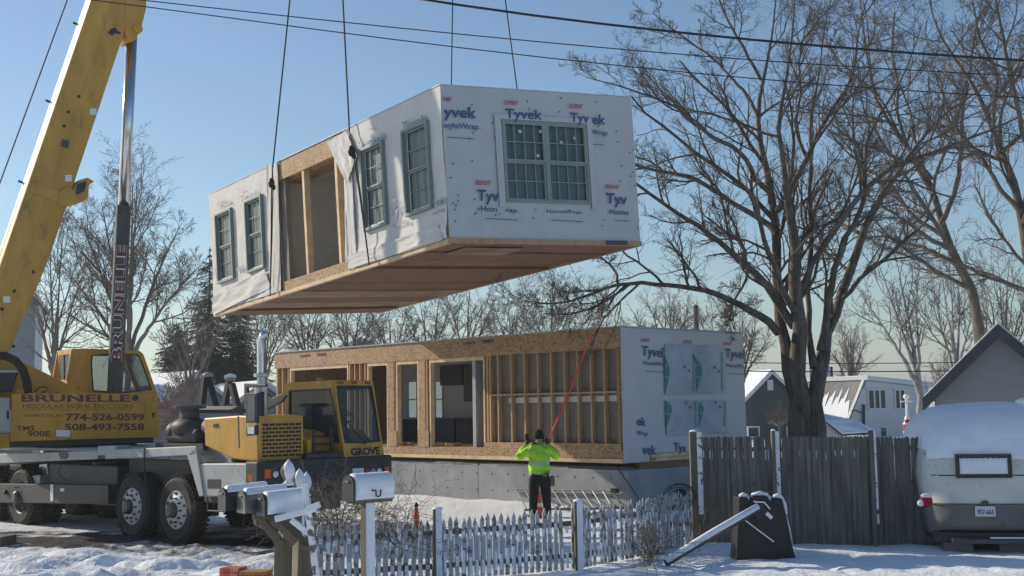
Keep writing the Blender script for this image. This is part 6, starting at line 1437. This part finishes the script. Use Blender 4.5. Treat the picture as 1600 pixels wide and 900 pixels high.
    # hands: palm and five fingers in dark gloves, left one at the phone, right one closed on the line
    for s, h in ((-1, lh), (1, rh)):
        h = np.array(h); d = np.array([s * -.25, .25, .93]); d /= np.linalg.norm(d); ac = np.array([1.0, 0, 0]); ac -= d * (ac @ d); ac /= np.linalg.norm(ac); nn = np.cross(ac, d)
        parts = [skin_chain([tuple(h - d * .035), tuple(h + d * .02), tuple(h + d * .065)], [(0, 1), (1, 2)], [(.028, .028), (.042, .024), (.040, .020)], 1)]
        for k, (o_, ln) in enumerate(((-.030, .060), (-.010, .070), (.010, .066), (.030, .052))):
            b0 = h + d * .055 + ac * o_; p1 = b0 + d * ln * .5; p2 = p1 + d * ln * .25 + nn * ln * .35; p3 = p2 - d * ln * .1 + nn * ln * .35
            parts.append(skin_chain([tuple(b0), tuple(p1), tuple(p2), tuple(p3)], [(0, 1), (1, 2), (2, 3)], [.0105, .010, .009, .008], 0, 1))
        b0 = h + ac * s * -.03 + d * .0; parts.append(skin_chain([tuple(b0), tuple(b0 - ac * s * .025 + d * .03 + nn * .015), tuple(b0 - ac * s * .02 + d * .055 + nn * .035)], [(0, 1), (1, 2)], [.013, .011, .009], 0, 1))
        put('glove', parts, 'glove')
    return t, P0 + np.array(rh), P0 + np.array(lh)
pers, rhand, lhand = person()
ph = thing('phone', lhand + [0, .06, .05], 'black phone held up in the left hand of the person', 'phone'); MB().box(azframe(lhand + [.01, .05, .04], 10), -.037, .037, -.005, .005, 0, .15).build('case', 'black_plastic', ph, bevel=.004)
q = SM.hit(978, 386, 0, -.05); end = SM.p(-.05, q[1], q[2]); t = thing('tag_line', rhand, 'bright orange tag line running from the hand of the person up to the hoisted module', 'rope')
k = .55; mid = rhand + (end - rhand) * k; sag = np.array([0, 0, -.05]); R0 = rhand + [0, .02, .04]
MB().tube([R0 - [.02, 0, .25], R0, R0 + (mid - R0) * .5 + sag, mid], [.010, .017, .019, .015], 8).build('strap', 'orange_rope', t); MB().tube([mid + [.012, 0, 0], (mid + end) / 2, end], .007, 5).build('line', 'orange_rope', t)

def cone(c, h, label):
    t = thing('traffic_cone', c, label, 'traffic cone', 'orange cones in front of the foundation'); MB().lathe(c, (0, 0, 1), [(h * .24, .0), (h * .20, .03), (h * .05, h), (0, h)], 20).build('body', 'orange_plastic', t, auto=40)
    MB().lathe(c, (0, 0, 1), [(h * .158, h * .32), (h * .161, h * .325), (h * .115, h * .55), (h * .11, h * .555)], 20, False).build('band', 'white_paint', t, auto=40); MB().wbox(c + [0, 0, .015], (h * .6, h * .6, .03), 15).build('base', 'black_plastic', t, bevel=.01)
    return t
c = gx(837, 26.2); cone(c, .66, 'orange traffic cone seen between the legs of the person')
c = gx(649, 24.2); t = cone(c, .44, 'orange traffic cone with a black cap between the single mailbox and the picket fence post'); MB().lathe(c + [0, 0, .40], (0, 0, 1), [(.035, 0), (.05, .03), (.02, .08), (0, .09)], 12).build('cap', 'black_plastic', t)
# ladder leaning on its side against the foundation
t = thing('ladder', LM.p(2.4, 0, -.98), 'aluminium ladder lying on its side against the concrete foundation', 'ladder')
T0, T1 = LM.p(*LM.hit(800, 765, 1, -.03)), LM.p(*LM.hit(968, 767, 1, -.03)); B0, B1 = gnd(818, 797, .03), gnd(981, 793, .03)
for a, b in ((T0, T1), (B0, B1)): strut('rail', a, b, .05, 'aluminium', t)
for i in range(11): k = (i + .4) / 11; MB().tube([lerp(T0, T1, k), lerp(B0, B1, k)], .018, 6).build('rung', 'aluminium', t)
MB().box(LM, LM.hit(960, 767, 1, 0)[0] - .15, LM.hit(960, 767, 1, 0)[0] + .05, -.08, -.02, T1[2] - LM.O[2] - .05, T1[2] - LM.O[2] + .05).build('foot', 'black_plastic', t)
t = thing('loose_cable', LM.p(.2, -.05, -.2), 'thin dark cable hanging from the module corner across the foundation', 'cable'); MB().tube(hpx(LM, 1, -.04, (965, 731), (978, 750), (995, 775), (1004, 790)), .012, 6).build('cable', 'cable', t)
# tipped-over hoop base with its pole
YB = 18.4; Zb = zf(1040, 660, 3.75); Fb = azframe(gx(1200, YB), 4)
t = thing('hoop_base', gx(1200, YB), 'black plastic basketball hoop base tipped on its side with a snow covered pole', 'hoop base')
pix = [Zb(430, 438), Zb(478, 440), Zb(490, 462), Zb(505, 462), Zb(505, 430), Zb(598, 430), Zb(612, 468), Zb(630, 470), Zb(632, 440), Zb(685, 448), Zb(705, 540), Zb(742, 720), Zb(772, 818), Zb(600, 816), Zb(412, 806), Zb(425, 600)]
MB().pxprism(Fb, pix, -.02, .34, 1, -.02).build('tank', 'black_plastic', t, bevel=.03)
for a, b, r in (((432, 432), (476, 430), .045), ((478, 436), (492, 462), .03), ((505, 425), (598, 424), .045), ((600, 428), (618, 468), .03), ((632, 434), (682, 440), .045), ((684, 440), (708, 540), .035), ((708, 545), (742, 712), .016), ((742, 740), (764, 792), .02)):
    P = hpx(Fb, 1, .08, Zb(*a), Zb(*b)); MB().tube([P[0], (P[0] + P[1]) / 2 + [0, 0, .012], P[1]], [r * .6, r, r * .6], 8).build('snow_ridge', 'white_snow', t, smooth=True)
MB().pxprism(Fb, [Zb(512, 470), Zb(585, 468), Zb(592, 520), Zb(575, 560), Zb(530, 580), Zb(515, 540)], -.05, -.021, 1, -.02).build('molded_recess', 'cabinet_navy', t, bevel=.02)
for a, b, r in (((515, 465), (580, 468), .012), ((580, 470), (612, 508), .012), ((590, 530), (622, 560), .03), ((455, 565), (635, 700), .010)):
    P = hpx(Fb, 1, -.06, Zb(*a), Zb(*b)); MB().tube(P, r, 7).build('snow_streak', 'white_snow', t)
p0, p1 = gnd(1040, 880, .05), at(*Zb(540, 505), YB - .12); MB().tube([p0, p1], .055, 12).build('pole', 'steel_dark', t, smooth=True); MB().tube([p0 + [0, -.012, .03], (p0 + p1) / 2 + [0, -.012, .042], p1 + [0, -.012, .03]], .052, 10).build('pole_snow', 'white_snow', t, smooth=True)
# coil of cable hanging at the fence corner
t = thing('cable_coil', at(1062, 775, 20.15), 'tangled coil of black cable hanging at the left end of the tall fence', 'cable'); rgc = random.Random(6)
for k in range(5):
    cx, cy, a, b = 1060 + rgc.uniform(-6, 8), 776 + rgc.uniform(-3, 3), rgc.uniform(17, 26), rgc.uniform(12, 21); MB().tube([at(cx + a * math.cos(s) + rgc.uniform(-.5, .5), cy + b * math.sin(s), 20.1 + .05 * k + .04 * math.sin(3 * s)) for s in np.linspace(0, 6.3, 26)], .006, 6).build('loop', 'cable', t)
MB().ell(at(1064, 770, 20.05), (.09, .06, .07), 12, 8).build('plug_box', 'black_plastic', t, smooth=True)

# ------------------------------------------------------------------ shrubs close by
def shrub(px, py, Y, spread, top, n, label, seed, r0, lv, rmin, lean=0, twig='twig'):
    return make_tree(at(px, py, Y), stems(px, py, Y, spread, top, n, rng, r0, lean), label, 'shrub', 'bare shrubs', seed, lv, 'bark', twig, 'bare_shrub', rmin, .02)
shrub(530, 850, 16.9, 62, 745, 9, 'tangled leafless shrub between the mailboxes and the picket fence', 101, 1.8, [(7, .5, (30, 90), 7), (5, .55, (30, 90), 6), (4, .5, (30, 80), 4)], .0035)
shrub(470, 860, 17.6, 60, 800, 6, 'low leafless shrub left behind the leaning mailbox frame', 102, 1.3, [(6, .5, (30, 90), 6), (5, .55, (30, 90), 5)], .0035, -30)
shrub(630, 870, 16.9, 45, 790, 6, 'thin leafless shrub growing through the pickets by the single mailbox', 103, 1.2, [(6, .5, (30, 90), 6), (5, .55, (30, 90), 5)], .003)
shrub(1016, 880, 17.9, 26, 822, 9, 'small rounded dead plant in the snow before the picket fence', 104, 1.3, [(7, .5, (30, 90), 6), (5, .5, (30, 90), 5)], .004)
shrub(1092, 860, 19.9, 30, 775, 4, 'frosty twigs hanging at the fence corner', 105, .8, [(5, .5, (30, 90), 6), (4, .5, (30, 90), 4)], .004, 14, 'twig')

# ------------------------------------------------------------------ camper
def camper():
    Y = 18.9; O = gx(1440, Y); az = 78; a = math.radians(az); Fw = np.array([math.cos(a), math.sin(a), 0]); Rt = np.array([math.sin(a), -math.cos(a), 0]); F = Frame(O, Rt, Fw); Wc = 2.95
    t = thing('camper_trailer', F.p(Wc / 2, 2, 0), 'old rounded white over grey camper trailer under thick snow', 'camper')
    half = [(.09, .26), (.06, .45), (.03, .70), (.0, .95), (-.02, 1.15), (.0, 1.35), (.03, 1.52), (.09, 1.70), (.19, 1.86), (.34, 1.99), (.55, 2.09), (.82, 2.15), (1.17, 2.17)]
    out = half + [(Wc - x, z) for x, z in half[-2::-1]]
    cx, cz_ = Wc / 2, 1.1
    s_of = lambda z: .62 * max(0, z - 1.25) ** 1.7 + .25 * max(0, .5 - z)
    rings = [0, .2, .4, .6, .75, .86, .94, .985, 1.0]
    def P(x, z, r, e=0): X = cx + (x - cx) * r; Z = cz_ + (z - cz_) * r; return F.p(X, s_of(Z) + .32 * r ** 9 - e, Z)
    mb = MB(); n = len(out)
    for r in rings[1:]: 
        pass
    vs = []; 
    for r in rings: vs += [P(x, z, max(r, .001)) for x, z in out]
    for d in (1.2, 2.4, 3.4): vs += [F.p(x, s_of(z) * .0 + .32 + d if d > 1.3 else s_of(z) + .32 + .5, z) for x, z in out]
    K = len(rings) + 3; fs = [(i * n + j, i * n + j + 1, (i + 1) * n + j + 1, (i + 1) * n + j) for i in range(K - 1) for j in range(n - 1)] + [(i * n + n - 1, i * n, (i + 1) * n, (i + 1) * n + n - 1) for i in range(K - 1)]
    mb.add(vs, fs)
    bm = bmesh.new(); b_ = [bm.verts.new(v) for v in mb.v]; [bm.faces.new([b_[i] for i in f]) for f in mb.f]
    bmesh.ops.bisect_plane(bm, geom=bm.verts[:] + bm.edges[:] + bm.faces[:], plane_co=(0, 0, .72), plane_no=(0, 0, 1)); bm.verts.index_update()
    m2 = MB(); 
    for up_ in (0, 1):
        m2.cur = up_; ff = [tuple(v.index for v in f.verts) for f in bm.faces if (f.calc_center_median().z > .72) == bool(up_)]
        if up_ == 0: m2.add([v.co for v in bm.verts], ff)
        else: m2.f += ff; m2.mi += [1] * len(ff)
    bm.free(); m2.build('shell', ['camper_grey', 'camper_white'], t, auto=40)
    zp = lambda x, y: F.hit(x, y, 1, -.02)
    # seams, window, plate
    for y in (743, 788):
        z = zp(1520, y)[2]; MB().tube([P(x, z, 1, 0) if False else F.p(x, -.006 + .32 * (abs(x - cx) / cx) ** 9, z) for x in np.linspace(.02, Wc - .02, 26)], .009, 5).build('seam_trim', 'steel_dark', t)
    z = zp(1500, 710)[2]; MB().tube([F.p(x, s_of(z) - .006 + .32 * (abs(x - cx) / cx) ** 9, z) for x in np.linspace(.03, Wc - .03, 26)], .006, 5).build('seam_trim', 'camper_grey', t)
    q = [zp(x, y) for x, y in ((1494, 747), (1582, 747), (1582, 709), (1494, 709))]; x0, x1, z0, z1 = q[0][0], q[1][0], q[0][2], q[2][2]
    fm = MB(); k = .022
    for A0, A1, B0, B1 in ((x0, x1, z1 - k, z1), (x0, x1, z0, z0 + k), (x0, x0 + k, z0 + k, z1 - k), (x1 - k, x1, z0 + k, z1 - k)): fm.box(F, A0, A1, -.05, .06, B0, B1)
    w = fm.build('rear_window', 'steel_dark', t, bevel=.01); MB().box(F, x0 + k, x1 - k, -.01, .02, z0 + k, z1 - k).build('pane', 'glass_dark', w)
    mb = MB(); n_ = 20; vs = []
    for i in range(n_ + 1):
        for j in range(9):
            a_, b_ = i / n_, j / 8; e = .03 * (.6 + abs(float(fbm(np.array(a_ * 5), np.array(b_ * 3), 3)))) * (1 if 0 < i < n_ and 0 < j < 8 else .2); vs.append(F.p(x0 + .06 + (x1 - x0 - .12) * a_, -.012 - e, z0 + .06 + (z1 - z0 - .11 - .02 * abs(math.sin(i * 1.7))) * b_))
    mb.add(vs, [(i * 9 + j, i * 9 + j + 1, (i + 1) * 9 + j + 1, (i + 1) * 9 + j) for i in range(n_) for j in range(8)]).build('window_snow', 'white_snow', w, smooth=True, normals=False)
    a, b = zp(1524, 807), zp(1555, 791); pl_ = MB().box(F, a[0], b[0], -.035, -.022, a[2], b[2]).build('licence_plate', 'plate_white', t, bevel=.003)
    m = MB(); m.text_px(F, 1, -.036, '957-665', (1527, 803.5), (1553, 803.5), 7.5, .02, .003); m.build('lettering', 'print_blue', pl_)
    MB().ell(F.p((a[0] + b[0]) / 2, -.03, b[2] + .05), (.06, .04, .035), 10, 6).build('plate_lamp', 'steel_dark', t, smooth=True)
    # chassis, bumper, blocks
    MB().box(F, .1, Wc - .1, .12, 3.4, .16, .30).build('chassis', 'crane_dark', t, bevel=.02)
    MB().box(F, .35, Wc - .2, .02, .12, .14, .22).build('bumper', 'steel_dark', t, bevel=.02); MB().box(F, .9, Wc - .4, .03, .11, .223, .24).build('bumper_snow', 'white_snow', t)
    for x in (.25, 1.05): MB().box(F, x, x + .42, .2, .5, -.02, .15).build('support_block', 'camper_grey', t, bevel=.01)
    for x in (.12, Wc - .30):
        MB().lathe(F.p(x, 1.9, .34), Rt, [(.2, 0), (.33, .01), (.34, .09), (.33, .18), (.2, .19)], 28).build('wheel', 'rubber', t, auto=40)
    # snow blanket over the roof with a ragged lower edge
    mb = MB(); rr_ = [.45, .55, .65, .75, .82, .88, .93, .97, 1.0]; top = [p for p in out if p[1] > 1.38]; xs = np.array([p[0] for p in top]); zs = np.array([p[1] for p in top]); dd = np.r_[0, np.cumsum(np.hypot(np.diff(xs), np.diff(zs)))]
    tt = np.linspace(0, dd[-1], 70); X = np.interp(tt, dd, xs); Z_ = np.interp(tt, dd, zs); vs = []; M_ = 70
    rows = []
    for r in rr_: rows.append([P(x, z, r) + np.array([0, 0, .0]) for x, z in zip(X, Z_)])
    for d in (.5, 1.2, 2.2, 3.4): rows.append([F.p(x, s_of(z) + .32 + d - .25, z) for x, z in zip(X, Z_)])
    cen = F.p(cx, 1.8, 1.1)
    for i, row_ in enumerate(rows):
        for j, p in enumerate(row_):
            nrm = p - F.p(cx, max(1.4, (p - F.O) @ Fw), 1.1); nrm /= np.linalg.norm(nrm); edge = min(j, M_ - 1 - j) / 8; e = (.055 + .05 * float(fbm(np.array(j * .12), np.array(i * .5), 3))) * min(1, edge + .15) * min(1, i / 2 + .1)
            vs.append(p + nrm * e + np.array([0, 0, .02 * min(1, i / 4)]))
    mb.add(vs, [(i * M_ + j, i * M_ + j + 1, (i + 1) * M_ + j + 1, (i + 1) * M_ + j) for i in range(len(rows) - 1) for j in range(M_ - 1)]); mb.build('snow_blanket', 'white_snow', t, smooth=True, normals=False)
    # rear strip of plastered snow between the window top and the roof
    mb = MB(); vs = []; nx_, nz_ = 60, 12
    for i in range(nx_ + 1):
        x = .06 + (Wc - .12) * i / nx_; zl = 1.40 + .06 * float(fbm(np.array(i * .35), np.array(2.), 4)) 
        for j in range(nz_ + 1):
            z = zl + (1.86 - zl) * j / nz_; zmax = np.interp(x, [p[0] for p in out[4:-4]], [p[1] for p in out[4:-4]]) - .03; z = min(z, zmax); rx = (abs(x - cx) / cx); rz = (abs(z - cz_) / 1.07); r_ = min(1, (rx ** 5 + rz ** 5) ** .2)
            vs.append(F.p(x, s_of(z) + .32 * r_ ** 9 - (.035 + .012 * float(fbm(np.array(i * .3), np.array(j * .4), 3))) * (1 if j > 0 else .0), z))
    mb.add(vs, [(i * (nz_ + 1) + j, i * (nz_ + 1) + j + 1, (i + 1) * (nz_ + 1) + j + 1, (i + 1) * (nz_ + 1) + j) for i in range(nx_) for j in range(nz_)]).build('plastered_snow', 'white_snow', t, smooth=True, normals=False)
    for zz_, yy_ in ((.30, 0), (1.30, 0)):
        m = MB()
        for k_ in range(30): x_ = .08 + (Wc - .16) * k_ / 29; m.ell(F.p(x_, s_of(zz_) - .004 + .32 * (abs(x_ - cx) / cx) ** 9, zz_), (.008, .006, .008), 6, 4)
        tag(m.build('rivet', 'steel_dark', t), kind='stuff')
    MB().ell(F.p(1.72, .9, 2.23), (.22, .3, .09), 16, 8).build('roof_vent', 'white_snow', t, smooth=True)
    # red hat hung on the left tail lamp
    h = thing('red_hat', F.p(.05, -.1, .6), 'red hat with a white pompom hung on the left rear corner of the camper', 'hat')
    c = F.p(*zp(1447, 783)); MB().ell(c, (.10, .07, .095), 16, 10).build('crown', mat('hat_red', (.35, .01, .03), .9, bump=.3), h, smooth=True); MB().ell(c + [.0, -.03, .085], (.09, .06, .035), 12, 8).build('brim', 'white_snow', h, smooth=True)
    MB().ell(F.p(*zp(1438, 786)) - Fw * .04, (.05, .05, .05), 14, 10).build('pompom', 'white_snow', h, smooth=True)
camper()

# ------------------------------------------------------------------ loose things by the drive
t = thing('red_box', gx(366, 17.35), 'faded red box lying in the snow at the bottom edge', 'box'); c = gx(366, 17.3)
MB().box(azframe(c, -14), -.14, .14, -.14, .14, -.02, .165).build('body', mat('faded_red', (.48, .10, .07), .6, c2=(.6, .25, .2), c2scale=6), t, bevel=.008); MB().box(azframe(c, -14), -.145, .145, -.145, .145, .10, .11).build('edge', 'lens_red', t)
t = thing('orange_crate', gx(400, 17.2), 'orange wooden crate beside the faded red box at the bottom edge', 'crate'); c = gx(401, 17.15)
for k in range(3): MB().box(azframe(c, -10), -.19, .19, -.14, .14, -.03 + k * .056, .02 + k * .056).build('board', mat('orange_wood', (.42, .20, .06), .7, c2=(.3, .15, .06), c2scale=5), t, bevel=.004)
t = thing('timber_pad', gx(6, 22.6), 'dark timber pad lying on the snow at the left edge', 'block'); MB().box(azframe(gx(-8, 22.3), -8), -.6, .33, -.25, .25, .0, .16).build('block', 'post_wood', t, bevel=.01)
t = thing('white_pole', gx(1417, 52), 'white lamp pole wrapped with a red and white banner in front of the white house', 'pole'); c = gx(1417, 52); zt = at(1417, 621, 52)[2]
MB().tube([c, [c[0], c[1], zt]], .055, 10).build('shaft', 'white_paint', t); MB().ell([c[0], c[1], zt + .03], (.13, .13, .12), 12, 8).build('finial', 'white_paint', t, smooth=True); MB().box(azframe([c[0], c[1], 0], 0), -.25, .25, -.03, .03, zt - .2, zt - .14).build('crossbar', 'white_paint', t)
zz = at(1417, 675, 52)[2]; z1 = at(1417, 650, 52)[2]; MB().lathe([c[0], c[1], zz - .3], (0, 0, 1), [(.20, 0), (.20, (z1 - zz) * .5 + .3), (.08, z1 - zz + .3)], 12).build('banner', 'white_paint', t, auto=40)
MB().lathe([c[0], c[1], zz - .2], (0, 0, 1), [(.215, .25), (.205, .5), (.15, .7), (.10, .75)], 12, False).build('banner_stripe', 'lens_red', t, auto=40)

# ------------------------------------------------------------------ overhead wires
def wire(pts, Ys, r, label, n=40, cat='wire', group='utility wires over the street', ext=14):
    P = [at(x, y, Y) for (x, y), Y in zip(pts, Ys)]; P = [P[0] - (P[1] - P[0]) / np.linalg.norm(P[1] - P[0]) * ext] + P + [P[-1] + (P[-1] - P[-2]) / np.linalg.norm(P[-1] - P[-2]) * ext]
    mb = MB(); P = np.array(P); d = np.r_[0, np.cumsum(np.linalg.norm(np.diff(P, axis=0), axis=1))]; tt = np.linspace(0, d[-1], n); Q = np.stack([np.interp(tt, d, P[:, i]) for i in range(3)], 1)
    for _ in range(4): Q[1:-1] = (Q[:-2] + 2 * Q[1:-1] + Q[2:]) / 4
    mb.tube(Q, r, 6); o = mb.build('utility_wire', 'cable', None, smooth=True); tag(o, label, cat, group)
wire([(640, -2), (700, 9), (900, 34), (1100, 56), (1300, 75), (1450, 86), (1600, 95)], [15] * 7, .0155, 'thickest black wire, highest of the three crossing the sky')
wire([(0, -24), (227, 0), (420, 23), (640, 46), (900, 72), (1300, 105), (1600, 119)], [15.6] * 7, .0072, 'middle one of the three wires crossing the sky, thinner than the top one')
wire([(0, -18), (230, 9), (420, 37), (640, 66), (900, 97), (1300, 136), (1600, 153)], [15.6] * 7, .0072, 'lowest of the three wires crossing the sky')
wire([(1040, 566), (1165, 567), (1300, 568), (1470, 567), (1600, 564)], [58] * 5, .022, 'higher far wire crossing behind the big bare tree', ext=8, group='far wires behind the houses')
wire([(1040, 578), (1165, 580), (1300, 581), (1470, 580), (1600, 577)], [58] * 5, .028, 'lower far wire just above the white house roof', ext=8, group='far wires behind the houses')
# pole carrying the far wires
t = thing('utility_pole', gx(1092, 60), 'far utility pole with its top showing above the wrapped end of the lower module', 'utility pole'); c = gx(1092, 60); zt = at(1092, 482, 60)[2]; MB().tube([c, [c[0], c[1], zt]], [.16, .12], 10).build('shaft', 'bark', t)
MB().lathe([c[0], c[1], zt], (0, 0, 1), [(.13, 0), (.13, .12), (.02, .2)], 10).build('cap', 'bark', t)

for o in bpy.data.objects:
    if '_o' in o: del o['_o']
# ------------------------------------------------------------------ winter haze
def haze():
    mb = MB(); F = Frame((0, 0, 0), (1, 0, 0), (0, 1, 0)); mb.box(F, -905, 905, -305, 1405, -2.0, 36); 
    m = bpy.data.materials.new('haze_air'); m.use_nodes = True; N = m.node_tree.nodes; N.remove(N['Principled BSDF']); v = N.new('ShaderNodeVolumePrincipled')
    v.inputs['Color'].default_value = (.86, .92, .97, 1); v.inputs['Density'].default_value = .0007; v.inputs['Anisotropy'].default_value = .35
    m.node_tree.links.new(v.outputs[0], N['Material Output'].inputs['Volume']); o = mb.build('haze', m, None); tag(o, kind='stuff')
haze()
